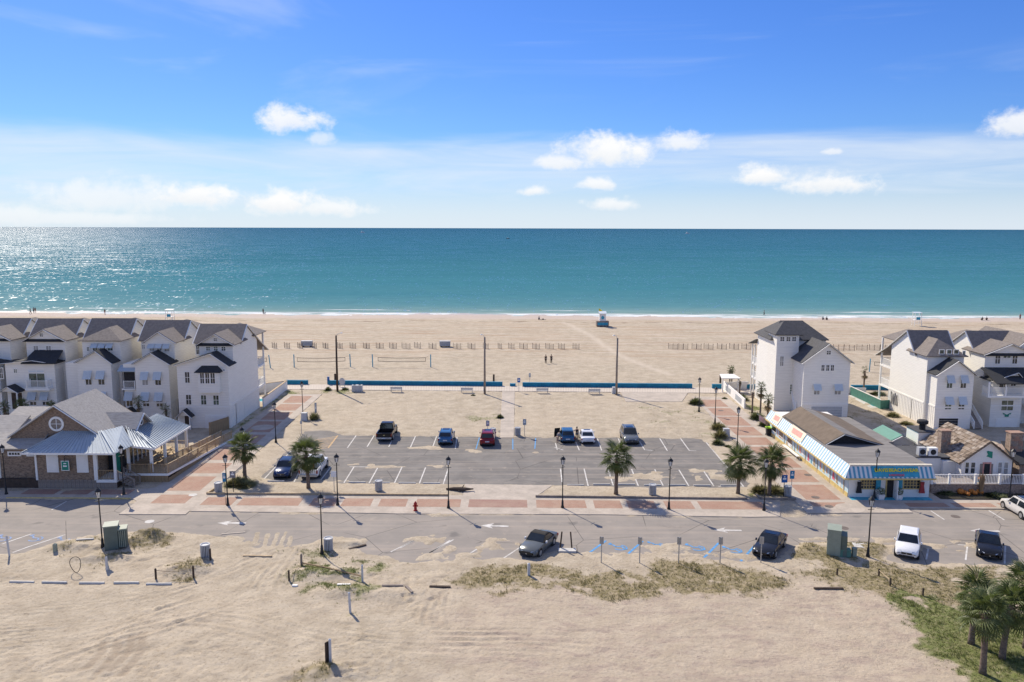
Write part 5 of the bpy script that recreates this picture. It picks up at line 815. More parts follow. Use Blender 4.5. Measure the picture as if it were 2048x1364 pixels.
def chimney(cx, cy, w_, d_, z0, z1, root):
    c_ = wb(MB().box(cx - w_ / 2, cx + w_ / 2, cy - d_ / 2, cy + d_ / 2, z0, z1), 'chimney', 'stoneblock', root); MB().box(cx - w_ / 2 - .07, cx + w_ / 2 + .07, cy - d_ / 2 - .07, cy + d_ / 2 + .07, z1, z1 + .12).build('chimney_cap', 'brick', c_)
    rows = max(1, int((z1 - z0) / .28))
    for i in range(rows):
        for j in range(3): x0_ = cx - w_ / 2 + w_ * (j + (.5 if i % 2 else 0)) / 3; x1_ = min(cx + w_ / 2, x0_ + w_ / 3 - .02); MB().box(x0_, x1_, cy - d_ / 2 - .03, cy - d_ / 2, z0 + i * .28 + .01, z0 + (i + 1) * .28 - .01).build('stone', random.choice(['stoneblock', 'brick', 'woodgrey']), c_) if x1_ > x0_ + .05 else None
chimney(47.75, 85.6, 1.05, .8, 2.4, 5.0, ct)
for i, (x, y, s_) in enumerate(((44.5, 84.0, .8), (45.6, 83.9, .95))):
    o = thing('air_conditioner', ['grey air conditioner on the flat roof, left of the white one', 'white air conditioner on the flat roof beside the stone chimney'][i], 'air conditioner', (x, y, 2.62), group='roof air conditioners'); MB().box(-s_ / 2, s_ / 2, -.3, .3, .08, .95).build('case', ['sheetgrey', 'trim'][i], o); MB().ext([(.3 * math.cos(a_), .5 + .3 * math.sin(a_)) for a_ in np.linspace(0, 6.0, 16)], -.33, -.3, 'y').build('fan_grille', 'blackmatte', o); MB().box(-s_ / 2, s_ / 2, -.2, .2, 0, .08).build('base', 'woodgrey', o)
vt = thing('roof_vent', 'black mushroom exhaust vent on the white annex roof', 'vent', (48.2, 91.2, 3.7)); MB().lathe([(.35, 0), (.35, .5), (.3, .6)], 14).build('duct', 'blackmatte', vt); MB().lathe([(.3, .6), (.62, .75), (.62, 1.05), (.5, 1.15)], 14).build('hood', 'blackmatte', vt)
# deck
dk = wb(MB().box(43.2, 53.0, 79.05, CY, .0, .98), 'deck', 'stoneblock', ct); wb(MB().box(43.2, 53.0, 79.0, CY, .985, 1.04), 'deck_floor', 'woodgrey', ct)
railing(ct, [(43.2, 79.1, 1.03), (45.0, 79.1, 1.03), (47.7, 79.1, 1.03), (50.2, 79.1, 1.03), (52.6, 79.1, 1.03)], 1.0, 'trim', .15, .2)
railing(ct, [(52.7, 79.1, 1.03), (53.7, 76.9, .06)], 1.0, 'trim', .15, .14); railing(ct, [(54.9, 80.0, 1.03), (56.2, 77.3, .06)], 1.0, 'trim', .15, .14); wb(MB().add([(52.8, 79.1, 1.0), (54.9, 79.9, 1.0), (56.1, 77.2, .06), (53.8, 76.8, .06), (52.8, 79.1, .8), (54.9, 79.9, .8), (56.1, 77.2, -.1), (53.8, 76.8, -.1)], [(0, 1, 2, 3), (7, 6, 5, 4), (0, 3, 7, 4), (1, 0, 4, 5), (2, 1, 5, 6), (3, 2, 6, 7)]), 'ramp', 'woodgrey', ct)
# second chimney building at right edge
rb = thing('outbuilding', 'low stone outbuilding with a brick chimney at the right edge', 'building', (56, 84, 0)); wb(MB().box(54.4, 60, 82.6, 90, 0, 2.3), 'wall', 'stoneblock', rb); wb(MB().slab([(53.6, 81.9, 2.3), (60, 81.9, 2.3), (60, 86.5, 3.6), (54.6, 86.5, 3.6)], .12), 'roof', 'roofblack', rb); chimney(55.0, 84.8, 1.35, .9, 2.2, 5.0, rb)
# ================================================================== yard walls and fences
def wall(label, p0, p1, h, th, mat, z=0.0, name='low_wall', cat='wall', group=None, cap=None):
    o = tag(MB().bar((0, 0, h / 2), (p1[0] - p0[0], p1[1] - p0[1], h / 2), th, h).build(name, mat, None, (*p0, z)), label, cat, group)
    if cap: MB().bar((0, 0, h + .04), (p1[0] - p0[0], p1[1] - p0[1], h + .04), th + .1, .08).build('cap', cap, o)
    return o
BW = [(573, 616, 769), (656, 1005, 771.0), (1045, 1384, 775), (1424, 1512, 777.5), (1702, 1790, 779.5)]
for (xa, xb, yb2), lb in zip(BW, ('short blue seawall piece beside the left house pool', 'long blue seawall left of the centre beach path', 'long blue seawall right of the centre beach path', 'short blue seawall piece left of the tower house', 'short blue seawall piece right of the tower house')):
    sl_ = .0085 * (xb - xa); wall(lb, G(xa, yb2 - sl_ / 2), G(xb, yb2 + sl_ / 2), .78, .45, 'bluewall', group='blue seawall pieces')
wall('small blue block in the gap of the long seawall', G(1020, 772.5), G(1031, 772.7), .5, .6, 'bluewall', name='blue_block', cat='block')
fw = wall('white yard wall with a wooden top beside the left house pool', zg('b', 1030, 980), zg('b', 1245, 815), 1.5, .2, 'white', name='yard_wall', cap='woodpale'); wall('white yard wall across the back of the left house pool', zg('b', 1245, 815), (XEl, 125.5), 1.5, .2, 'white', name='yard_wall', cap='woodpale')
po = struct(sheet('pool_deck', [(XEl, 121.2), (-37.4, 121.2), (-37.4, 125), (XEl, 125)], .10, 'concwhite')); sheet('pool_water', [(-41.8, 121.8), (-37.9, 121.8), (-37.9, 123.6), (-41.8, 123.6)], .125, 'pool', po, .02)
a, b_ = zg('e', 405, 900), zg('e', 212, 725); w2 = wall('white yard wall with grey lattice panels beside the tower house', a, b_, 1.55, .18, 'white', name='yard_wall')
for u0, u1 in ((.12, .38), (.62, .86)): d = Vector((b_[0] - a[0], b_[1] - a[1], 0)); MB().bar(d * u0 + Vector((-.1, 0, .8)), d * u1 + Vector((-.1, 0, .8)), .06, .8).build('lattice_panel', 'greypaint', w2)
wall('white yard wall across the beach side of the tower house', b_, (x0 + 1, 133.0), 1.3, .18, 'white', name='yard_wall')
pg = thing('pergola', 'small white shade roof behind the tower house yard', 'pergola', (36.3, 131, 0)); MB().slab([(-1.6, -1.4, 2.5), (1.6, -1.4, 2.5), (1.2, 1.4, 2.7), (-1.2, 1.4, 2.7)], .12).build('roof', 'white', pg)
for xx in (-1.3, 1.3): MB().box(xx - .1, xx + .1, -1.1, -.9, 0, 2.45).build('post', 'white', pg)
pg2 = dup(pg, 'small white shade roof right of the tower house, near the bare palm', (54.0, 131.5, 0)); pg['group'] = pg2['group'] = 'beach shade roofs'
a, b_ = zg('e', 1365, 775), zg('e', 1640, 905); gf = thing('screen_fence', 'green mesh screen fence in the sand yard right of the tower house', 'fence', (*a, 0)); d = Vector((b_[0] - a[0], b_[1] - a[1], 0)); MB().bar(Vector((0, 0, .75)), d + Vector((0, 0, .75)), .04, 1.4).build('screen', 'greenfence', gf); MB().bar(Vector((0, 0, 1.5)), d + Vector((0, 0, 1.5)), .1, .1).build('top_rail', 'white', gf)
wall('dark green screen end beside the white house hoses', b_, (b_[0] + 1.6, b_[1] + .4), 1.4, .06, 'greenfence', name='screen_fence', cat='fence'); pd2 = struct(sheet('pool_deck', [(54.5, 118.5), (58.5, 118.5), (58.5, 128), (55, 128)], .10, 'concwhite')); sheet('pool_water', [(55.4, 119.5), (57.9, 119.5), (57.9, 125), (55.8, 125)], .125, 'pool', pd2, .02)
wall('low white pool wall in front of the blue seawall, right side', (51.8, 129.6), (58.5, 129.2), 1.0, .18, 'white', name='yard_wall')
hs = thing('hose_rack', 'cluster of dark hoses and pipes on the sunlit white wall', 'hoses', (XGl - .5, 116.5, 0))
for i in range(4): y = 115.6 + i * .6; wb(MB().tube([(XGl - .42, y, 1.0), (XGl - .47, y + .1, 2.4), (XGl - .42, y + .2, 2.6 + .2 * (i % 2))], .06, 6), 'hose', 'blackmatte', hs)
# timber kerbs round the planted strips
for pts, lb in (([(414, 989.5), (896, 992.5)], 'long dark timber edging along the sidewalk left of the driveway'), ([(1071, 995), (1494, 1000)], 'long dark timber edging along the sidewalk right of the driveway'), ([(1522, 1000), (1592, 1001)], 'short timber edging in front of the right palm bed'), ([(414, 989.5), (434, 977)], 'short timber edging by the left corner trash bin'), ([(1522, 1000), (1512, 992)], 'short slanted timber edging left of the right palm bed')):
    a, b_ = G(*pts[0]), G(*pts[1]); tag(MB().bar((0, 0, .09), (b_[0] - a[0], b_[1] - a[1], .09), .16, .26).build('timber_edging', 'woodpale' if pts[0][0] < 420 else 'woodgrey', None, (*a, 0.03)), lb, 'edging', 'timber edging')
# ================================================================== street furniture
def lamp_proto():
    o = thing('street_lamp', 'x', 'street lamp', group='black street lamps')
    MB().lathe([(.17, 0), (.17, .12), (.12, .3), (.1, .75), (.075, .8), (.06, .85), (.05, 3.2), (.045, 4.25), (.07, 4.3), (.07, 4.36)], 10).build('post', 'black', o, smooth=True)
    MB().lathe([(.07, 4.36), (.13, 4.42), (.13, 4.46), (.20, 4.88), (.20, 4.9)], 6).build('lantern_glass', 'lampglass', o)
    fr = MB()
    for i in range(6): a = 2 * math.pi * i / 6; fr.bar((.135 * math.cos(a), .135 * math.sin(a), 4.44), (.215 * math.cos(a), .215 * math.sin(a), 4.92), .03)
    fr.lathe([(.26, 4.9), (.27, 4.94), (.16, 5.08), (.09, 5.16), (.03, 5.2), (.035, 5.26), (.0, 5.32)], 10).build('lantern_frame', 'black', o)
    MB().bar((-.3, 0, 4.1), (.3, 0, 4.1), .04).build('ladder_rest', 'black', o); return o
LAMPS = [(13, 991, 'at the left edge in front of the restaurant'), (248, 992, 'beside the restaurant front steps'), (205.5, 1093, 'on the left sand mound beside the tall green utility cabinet'), (488, 946, 'behind the palm at the left walkway corner'), (552, 885, 'on the left brick walkway beside the parking lot'), (606, 834, 'on the left brick walkway by the pale bin and yucca'),
         (456, 1014, 'at the left sidewalk corner by the blue notice sign'), (644, 1108, 'on the near sand beside a slatted trash bin'), (675.5, 1013.5, 'on the sidewalk right of the white pickup'), (897, 1019, 'on the sidewalk left of the driveway near the hydrant'), (1125, 1018.6, 'on the sidewalk right of the driveway'), (1337.5, 1021.7, 'on the sidewalk in front of the right trash bin'),
         (1527.6, 1024, 'between the two right corner palms'), (1748, 1000, 'in front of the striped shop sign'), (1735.5, 1113, 'on the grass beside the green utility cabinet'), (1398, 823.7, 'nearest the seawall on the right brick walkway'), (1430, 847, 'above the middle shrub of the right brick walkway'), (1474.5, 895, 'on the right brick walkway opposite the shop bench'), (2018.6, 999, 'in front of the cottage stairs at the right edge')]
lp = lamp_proto()
for i, (px, py, lb) in enumerate(LAMPS):
    o = lp if i == 0 else dup(lp); x, y, z = GZ(px, py); o.location = (x, y, max(z, .0)); o.rotation_euler = (R(random.uniform(-.6, .6)), R(random.uniform(-.6, .6)), random.uniform(0, 1)); o['label'] = 'black lantern street lamp ' + lb
# tall timber poles
for i, (px, py, lb) in enumerate([(675, 783, 'tall wooden utility pole at the left, by the oval sign'), (969.5, 788, 'tall wooden utility pole just left of the centre path'), (1232.5, 790, 'tall wooden utility pole right of the centre path by the concrete pad')]):
    x, y, z = GZ(px, py); o = thing('utility_pole', lb, 'utility pole', (x, y, z), group='beach utility poles'); MB().tube([(0, 0, 0), (0, 0, 5), (.02, 0, 9.4)], [.19, .16, .13], 10).build('pole', 'wooddark' if i == 0 else 'woodgrey', o, smooth=True)
    MB().tube([(0, 0, 9.2), (-.15 if i else .3, .1, 9.7), (-.5 if i else .75, .4, 9.8)], .035, 6).build('light_arm', 'steel', o); MB().lathe([(.12, 0), (.22, -.12), (.1, -.16)], 10, (-.55 if i else .8, .45)).build('floodlight', 'trim', o, loc=(0, 0, 9.85))
    if i: MB().box(-.18, -.1, -.3, -.15, .3, 1.2).build('meter_box', 'greypaint', o)
# slatted trash bins
def bin_proto():
    o = thing('trash_bin', 'x', 'trash bin', group='slatted trash bins'); n = 18; me_ = None
    for i in range(n):
        a = 2 * math.pi * i / n
        if me_ is None: s = MB().box(-.035, .035, -.015, .015, .06, 1.12).build('slat', 'bingrey', o); me_ = s.data
        else: s = link('slat', me_, o)
        s.location = (.36 * math.cos(a), .36 * math.sin(a), 0); s.rotation_euler = (0, 0, a + math.pi / 2)
    MB().lathe([(.3, .04), (.33, .1), (.33, .98), (.30, .98), (.29, .5)], 16).build('liner', 'blackmatte', o); MB().lathe([(.37, 1.02), (.4, 1.04), (.4, 1.1), (.3, 1.1), (.3, 1.04)], 18).build('rim', 'bingrey', o); return o
bp = bin_proto()
for i, (px, py, lb) in enumerate([(437, 985, 'at the left sidewalk corner'), (757.5, 981, 'on the sand strip between the left palm and the hydrant'), (1305, 989, 'on the sand strip right of the centre palm'), (1575, 992, 'beside the right palm bed notice signs'), (657, 1100, 'on the near sand by a lamp post'), (411, 1113, 'on the near sand left of the track entrance'), (986, 872, 'behind the red car'), (1035.5, 871, 'just right of the centre path')]):
    o = bp if i == 0 else dup(bp); o.location = GZ(px, py); o.rotation_euler = (0, 0, random.uniform(0, 3)); o['label'] = 'grey slatted round trash bin ' + lb
# benches on the boardwalk
for px, py, lb in ((793, 784.5, 'grey slatted bench on the boardwalk, leftmost of four'), (934, 786, 'grey slatted bench on the boardwalk just left of the pole by the path'), (1084.5, 787, 'grey slatted bench on the boardwalk right of the blue path sign'), (1188.5, 788.5, 'grey slatted bench on the boardwalk beside the right pole')): x, y = G(px, py); bench('bench', lb, (x, y, .07), math.pi, 1.95, 'sheetgrey', True, 'boardwalk benches')
def double_bin(px, py, lb, w_=1.7):
    x, y, z = GZ(px, py); o = thing('bin_enclosure', lb, 'bin enclosure', (x, y, z)); n = 8
    for i in range(n): MB().box(-w_ / 2 + i * w_ / n + .02, -w_ / 2 + (i + 1) * w_ / n - .02, -.4, -.36, .05, 1.1).build('slat', 'bingrey', o)
    MB().box(-w_ / 2, w_ / 2, -.35, .4, .05, 1.12).build('box', 'sheetgrey', o); MB().lathe([(.2, 1.12), (.2, 1.16)], 12, (-w_ / 4, 0)).lathe([(.2, 1.12), (.2, 1.16)], 12, (w_ / 4, 0)).build('lid', 'blackmatte', o)
double_bin(714.5, 783, 'grey double bin enclosure on the boardwalk by the left pole')
def planter_box(px, py, lb): x, y, z = GZ(px, py); o = thing('utility_box', lb, 'box', (x, y, z)); MB().add([(a * s, b * s * .8, zz) for zz, s in ((0, .45), (1.05, .36)) for b in (-1, 1) for a in (-1, 1)], [(0, 2, 3, 1), (4, 5, 7, 6), (0, 1, 5, 4), (1, 3, 7, 5), (3, 2, 6, 7), (2, 0, 4, 6)]).build('body', 'bingrey', o); MB().box(-.4, .4, -.34, .34, 1.05, 1.1).build('lid', 'sheetgrey', o)
planter_box(609, 840, 'pale tapered bin beside the left walkway yucca'); planter_box(1452, 873, 'pale tapered bin behind the right walkway shrubs'); planter_box(1229, 787, 'small pale box against the right tall pole')
# signs on posts
def sign(px, py, h, w_, hs_, lb, face='signblue', post='steel', group='post signs', rz=0, pr=.035, mark=True, zz=None):
    x, y, z = GZ(px, py); o = thing('post_sign', lb, 'sign', (x, y, z), rz, group); MB().tube([(0, 0, 0), (0, 0, h)], pr, 8).build('post', post, o); b = MB().box(-w_ / 2, w_ / 2, -.05, -.03, h - hs_, h).build('sign_face', face, o)
    if mark: MB().box(-w_ * .28, w_ * .28, -.058, -.051, h - hs_ * .62, h - hs_ * .38).box(-w_ * .1, w_ * .1, -.058, -.0512, h - hs_ * .32, h - hs_ * .15).build('sign_marking', 'trim', b)
    return o
sign(975.5, 873, 2.1, .45, .75, 'parking sign on a post behind the red car', 'greypaint'); sign(1049, 872, 2.3, .45, .8, 'parking sign on a post right of the centre path', 'greypaint'); sign(668.5, 983, 2.2, .55, .6, 'white regulation sign on a post beside the left lot palm', 'trim')
sign(1037.5, 784, 2.4, .5, .75, 'blue beach rules sign by the centre path gap', 'signblue'); sign(1059.5, 765, 1.7, .35, .7, 'grey sign in the sand beyond the right seawall', 'greypaint'); sign(467, 983, 2.2, .6, .7, 'dark notice sign in the grass by the left corner palm', 'clothgrey', 'blackmatte')
sign(1567, 993, 2.3, .6, .8, 'dark blue notice sign left of the right corner trash bin', 'signblue', 'blackmatte'); sign(1582, 992, 2.7, .45, .85, 'bright blue notice sign right of the corner trash bin', 'bluepaint'); sign(451.5, 1012, 3.4, .35, .9, 'blue banner sign fixed to the left corner lamp', 'bluepaint', 'black', pr=.02)
sign(603, 867, 1.8, .28, .4, 'small grey sign on a post by the left lot corner', 'greypaint', 'greypaint'); sign(632, 835, 2.2, .3, 1.5, 'narrow grey shower post sign in the yucca', 'greypaint', 'greypaint')
for i, px in enumerate((1202.5, 1279, 1357, 1440, 1521.5)):
    sign(px, (1125, 1126, 1126, 1126, 1125)[i], 2.2, .34, .62, f'grey metal handicap sign post, {ORD[i]} from the left along the blue painted bays', 'steel', 'steel', 'handicap bay sign posts', R(168), .045, False)
x, y, z = GZ(684.5, 776); o = thing('oval_sign', 'pale oval sign on two legs by the left tall pole', 'sign', (x, y, z)); MB().ext([(.5 * math.cos(a), 1.15 + .65 * math.sin(a)) for a in np.linspace(0, 6.0, 20)], -.04, .04, 'y').build('board', 'bingrey', o); [MB().box(xx - .04, xx + .04, -.04, .04, 0, .9).build('leg', 'bingrey', o) for xx in (-.4, .4)]
x, y, z = GZ(657, 770); o = thing('shower_post', 'bright blue shower post at the left end of the long seawall', 'post', (x, y, z)); MB().box(-.18, .18, -.12, .12, 0, 1.4).build('post', 'signblue', o); MB().tube([(0, -.1, 1.3), (0, -.35, 1.25)], .03, 6).build('shower_head', 'steel', o)
for px, y0, lb, mt in ((670.5, 763, 'short brown piling left of the left pole', 'wooddark'), (987.5, 764, 'short brown piling just right of the centre pole', 'wooddark'), (1440.5, 766, 'short brown piling near the right seawall gap', 'wooddark')):
    x, y, z = GZ(px, y0); tag(MB().tube([(0, 0, 0), (0, 0, 1.35)], .17, 10).lathe([(.17, 1.35), (.19, 1.36), (.12, 1.42)], 10).build('piling', mt, None, (x, y, z)), lb, 'piling', 'seawall pilings')
# hydrant
x, y, z = GZ(831, 1024); hy = thing('fire_hydrant', 'red fire hydrant on the sidewalk left of the driveway', 'hydrant', (x, y, .05)); MB().lathe([(.2, 0), (.2, .06), (.14, .08), (.13, .6), (.17, .62), (.17, .68), (.13, .8), (.05, .88), (.05, .94)], 12).build('barrel', 'red', hy, smooth=True)
for sx in (-1, 1): MB().tube([(0, 0, .48), (sx * .25, 0, .48)], .075, 10).build('side_cap', 'red', hy)
MB().tube([(0, 0, .48), (0, -.24, .48)], .095, 10).build('pumper_cap', 'red', hy)
# wheel stops
def stop(px, py, lb, grp, L_=1.8, mt='concwhite', rz=0, off=None):
    x, y, z = GZ(px, py); return tag(MB().ext([(-.09, 0), (.09, 0), (.06, .13), (-.06, .13)], -L_ / 2, L_ / 2, 'x').build('wheel_stop', mt, None, (x, y, off if off is not None else z + .03), rz=rz), lb, 'wheel stop', grp)
for i, (px, py) in enumerate([(552, 963), (714, 965.5), (763, 966), (814, 967), (863, 967.5), (813.5, 967.2)][:5] + [(863 - 0, 967.5)][:0]): stop(px, py, f'pale concrete wheel stop, {ORD[i]} from the left in the left half of the lot', 'lot wheel stops', off=.0)
for i, (px, py) in enumerate([(1151, 971), (1203, 971.2), (1253, 971.5), (1305, 972), (1354, 972), (1404, 972.5), (1458, 973)]): stop(px, py, f'pale concrete wheel stop, {ORD[i]} right of the driveway along the lot', 'lot wheel stops', off=.0)
for i, (px, py, dz) in enumerate([(44, 1165.5, 0), (109, 1166, 0), (184, 1167, 0), (253, 1167, 0), (318, 1169.5, 0)]): stop(px, py, f'white concrete wheel stop lying on the left sand, {ORD[i]} from the left edge', 'sand wheel stops', 1.9, 'concwhite', R(-2 + i))
for px, py, L_, rz, lb, mt in [(688, 1173, 1.0, 0, 'short white plank in the grass left of the white sign post', 'white'), (785, 1173, 1.6, R(2), 'grey timber lying flat left of the bent edging', 'woodgrey'), (818, 1181, 1.2, R(-60), 'grey timber leaning down at the end of the flat one', 'woodgrey'), (715, 1092, 1.6, R(38), 'dark timber at the tip of the sand island by the lot', 'wooddark'), (515, 1113, 2.4, R(-2), 'thin brown board across the sand track entrance', 'woodpale'), (1657, 1178, 2.2, 0, 'dark timber at the edge of the dry grass', 'wooddark'), (170, 1080, 1.4, R(12), 'pale slab beside the tall green utility cabinet', 'concwhite'), (590, 1172, .4, 0, 'small white board scrap in the sand by the rope', 'white'), (467, 1068, 2.0, R(14), 'pale slab at the edge of the road by the sand track', 'conc'), (880, 1175, 1.6, R(-2), 'dark half buried timber at the left tip of the dry grass', 'wooddark')]:
    x, y, z = GZ(px, py); tag(MB().box(-L_ / 2, L_ / 2, -.1, .1, -.03, .1).build('timber', mt, None, (x, y, z + .03), rz=rz), lb, 'timber', 'loose timbers')
# posts in the sand
def post(px, py, h, w_, mt, lb, tilt=0, cap=False):
    x, y, z = GZ(px, py); o = tag(MB().box(-w_ / 2, w_ / 2, -w_ / 2, w_ / 2, -.1, h).add([(-w_ / 2, -w_ / 2, h), (w_ / 2, -w_ / 2, h), (w_ / 2, w_ / 2, h), (-w_ / 2, w_ / 2, h), (0, 0, h + w_ * .4)], [(0, 1, 4), (1, 2, 4), (2, 3, 4), (3, 0, 4)]).build('post', mt, None, (x, y, z), rz=random.uniform(0, .6)), lb, 'post', 'sand posts'); o.rotation_euler[1] = tilt; return o
post(1057.5, 1150, .95, .2, 'bingrey', 'white square post in front of the grey convertible'); post(725, 1163, 1.35, .14, 'bingrey', 'white square post at the right end of the brown board'); post(700.5, 1225, 1.5, .16, 'bingrey', 'white leaning post below the grass patch on the sand', R(-2)); post(661, 1328, 1.55, .16, 'bingrey', 'tall grey post at the bottom edge with a dark back board')
post(603, 1130, .95, .15, 'woodgrey', 'brown square post right of the sand track, nearer the road'); post(578, 1159, .8, .13, 'wooddark', 'dark thin post holding the rope end by the sand track'); post(312, 1158, .85, .14, 'wooddark', 'dark post at the left end of the rope by the grassy mound'); post(387, 1152, .95, .14, 'wooddark', 'dark post on the grassy mound at the right rope end'); post(421, 1120, 1.0, .14, 'wooddark', 'brown post just right of the near left trash bin'); post(110.5, 1099, .6, .26, 'cabinetlight', 'short round grey green marker post by the left bay'); post(19, 1112, 1.75, .12, 'bingrey', 'tall pale post at the far left of the near sand', R(-3)); post(214, 1140, 1.1, .14, 'bingrey', 'grey post standing in the left lamp shadow')
post(1674, 1150, .55, .1, 'wooddark', 'small dark post in the dry grass, leftmost of four'); post(1757.5, 1152, .6, .1, 'wooddark', 'small dark post at the upper end of the right rope'); post(1780, 1172, .65, .1, 'wooddark', 'small dark post at the lower end of the right rope'); post(1845.5, 1191, .6, .1, 'wooddark', 'small dark post in the lawn, rightmost of four')
x, y, z = GZ(661, 1328); tag(MB().box(-.28, .05, .12, .16, .0, 1.4).build('sign_back', 'wooddark', None, (x, y, z), rz=R(55)), 'dark board fixed behind the bottom edge grey post', 'board')
x, y, z = GZ(1134, 1103); cb = tag(MB().box(-.75, .75, -.3, .35, -.05, .12).build('concrete_base', 'concwhite', None, (x, y, .05)), 'low concrete base between two dark slanted posts', 'concrete base')
for px, dx_, lb in ((1120, .12, 'dark slanted post left of the concrete base beside the convertible'), (1144, -.12, 'dark slanted post right of the concrete base beside the bays')): x, y, z = GZ(px, 1099); tag(MB().bar((0, 0, 0), (dx_ * 1.2, 0, 1.6), .12).build('bollard', 'wooddark', None, (x, y, z)), lb, 'post', 'dark slanted posts')
def rope(p, q_, sag, lb, mt='woodpale', r=.025):
    a = Vector(GZ(*p[:2])) + Vector((0, 0, p[2])); b_ = Vector(GZ(*q_[:2])) + Vector((0, 0, q_[2])); pts = [a + (b_ - a) * u - Vector((0, 0, sag * 4 * u * (1 - u))) for u in np.linspace(0, 1, 12)]; o = MB().tube([p_ - a for p_ in pts], r, 5).build('rope', mt, None, a); tag(o, lb, 'rope', 'barrier ropes')
rope((312, 1158, .75), (387, 1152, .85), .2, 'sagging rope between the two dark posts at the left mound'); rope((603, 1130, .25), (725, 1163, .45), -.05, 'straight brown rail from the square post to the white post', 'wood', .06); rope((578, 1159, .6), (603, 1130, .2), .1, 'thin rope between the dark thin post and the brown post'); rope((1757.5, 1152, .5), (1780, 1172, .5), .02, 'pale rail between the two small posts in the dry grass', 'woodpale', .03)
x, y, z = GZ(152, 1146); tag(MB().tube([(.42 * math.cos(a), .1 * math.sin(2 * a), .7 + .65 * math.sin(a)) for a in np.linspace(0, 2 * math.pi, 24)], .025, 5).build('cable_loop', 'blackmatte', None, (x, y, z)), 'thin black cable loop standing in the left sand', 'cable')
# utility cabinets
x, y, z = GZ(236, 1090); o = thing('utility_cabinet', 'tall grey green finned utility cabinet on the left sand', 'cabinet', (x, y, z), R(20)); MB().box(-.95, .1, -.6, .6, 0, 2.0).build('case', 'cabinet', o); MB().box(-1.0, .15, -.65, .65, 2.0, 2.1).build('top', 'cabinetlight', o); MB().box(.12, .75, -.5, .5, .1, 1.6).build('radiator', 'cabinet', o); [MB().box(.18 + i * .14, .24 + i * .14, -.62, -.5, .15, 1.55).build('fin', 'cabinetlight', o) for i in range(4)]; MB().box(.05, .8, -.55, .55, 1.6, 1.72).build('radiator_top', 'cabinetlight', o)
x, y, z = GZ(1671, 1104); o = thing('utility_cabinet', 'tall grey green utility cabinet on the right grass bank', 'cabinet', (x, y, z), R(-22)); MB().box(-.7, .35, -.75, .75, 0, 2.15).build('case', 'cabinetlight', o); MB().box(.36, .85, -.6, .7, 0, 1.75).build('side_case', 'cabinet', o); MB().box(-.73, .38, -.78, .78, 2.15, 2.22).build('top', 'cabinetlight', o); MB().box(-.73, -.7, -.1, .1, 1.0, 1.3).build('door_handle', 'black', o)
x, y, z = GZ(1686, 1111); o = thing('utility_box', 'small low green utility box beside the right cabinet', 'box', (x, y, z), R(-8)); MB().box(-.55, .55, -.3, .3, 0, .55).build('case', 'cabgreen', o); MB().box(-.58, .58, -.33, .33, .55, .62).build('lid', 'cabgreen', o)
x, y, z = GZ(1708, 1113); o = thing('pedestal', 'small pale green meter pedestal right of the low green box', 'pedestal', (x, y, z)); MB().box(-.16, .16, -.14, .14, 0, .75).build('case', 'cabinetlight', o); MB().box(-.19, .19, -.17, .17, .75, .8).build('cap', 'cabinetlight', o)
x, y, z = GZ(1721, 1092); tag(MB().box(-.6, .6, -.5, .5, -.05, .12).build('vault_lid', 'concwhite', None, (x, y, z - .09), rz=R(-12)), 'pale concrete vault lid in the right grass bank', 'lid')
x, y = G(921, 982); tag(MB().tube([(-1.5, .12, .14), (-.7, 0, .18), (0, -.1, .16), (.6, -.12, .2), (1.35, .02, .17)], [.08, .2, .26, .17, .05], 7).tube([(-.2, .0, .12), (-.1, -.5, .12)], [.16, .05], 6).tube([(1.2, .1, .15), (1.3, -.25, .3)], .05, 5).tube([(.1, 0, .2), (.35, .25, .5)], .05, 5).build('brushwood', 'wooddark', None, (x, y, .05)), 'dark dead brush on the sand strip beside the driveway lamp', 'brushwood')  # dead brush modelled for an unidentified dark mark on the sand
# ================================================================== beach furniture
def vb_post(px, py, lb, lean): x, y, z = GZ(px, py); o = tag(MB().tube([(0, 0, 0), (lean, 0, 2.55)], .1, 8).build('volleyball_post', 'poleblue', None, (x, y, z)), lb, 'post', 'volleyball posts')
for (px, py, ln), lb in zip([(541, 735.5, -.25), (588.5, 734.5, 0), (701, 733.5, -.08), (745.5, 734, -.05), (861.5, 734.5, 0), (1738.5, 743.5, .08)], ['beside the left house porch', 'left of the left volleyball net', 'right of the left volleyball net', 'left of the middle volleyball net', 'right of the middle volleyball net', 'right of the tower house']): vb_post(px, py, 'blue volleyball post ' + lb, ln)
def net(pl, pr, lb, zt=2.0):
    a = Vector((*G(*pl), 0)); b_ = Vector((*G(*pr), 0)); o = thing('volleyball_net', lb, 'net', a, group='volleyball nets'); d = b_ - a; up = Vector((0, 0, 1)); c_ = lambda u, z: d * u + up * (z - .12 * 4 * u * (1 - u))
    MB().tube([c_(u, zt) for u in np.linspace(0, 1, 9)], .05, 5).build('top_band', 'net', o); MB().tube([c_(u, zt - .72) for u in np.linspace(0, 1, 9)], .045, 5).build('bottom_band', 'net', o)
    for u in (0, 1): MB().tube([c_(u, zt), c_(u, zt - .72)], .04, 5).build('side_band', 'net', o)
    mb = MB()
    for u in np.linspace(.02, .98, 44): mb.tube([c_(u, zt), c_(u, zt - .72)], .0035, 3)
    for z in (.18, .36, .54): mb.tube([c_(u, zt - z) for u in np.linspace(0, 1, 9)], .0035, 3)
    mb.build('mesh', 'net', o)['kind'] = 'stuff'
    for u, e in ((0, -1), (1, 1)): MB().tube([c_(u, zt), d * (u + e * .06) + up * 2.3], .012, 4).build('tether', 'net', o)
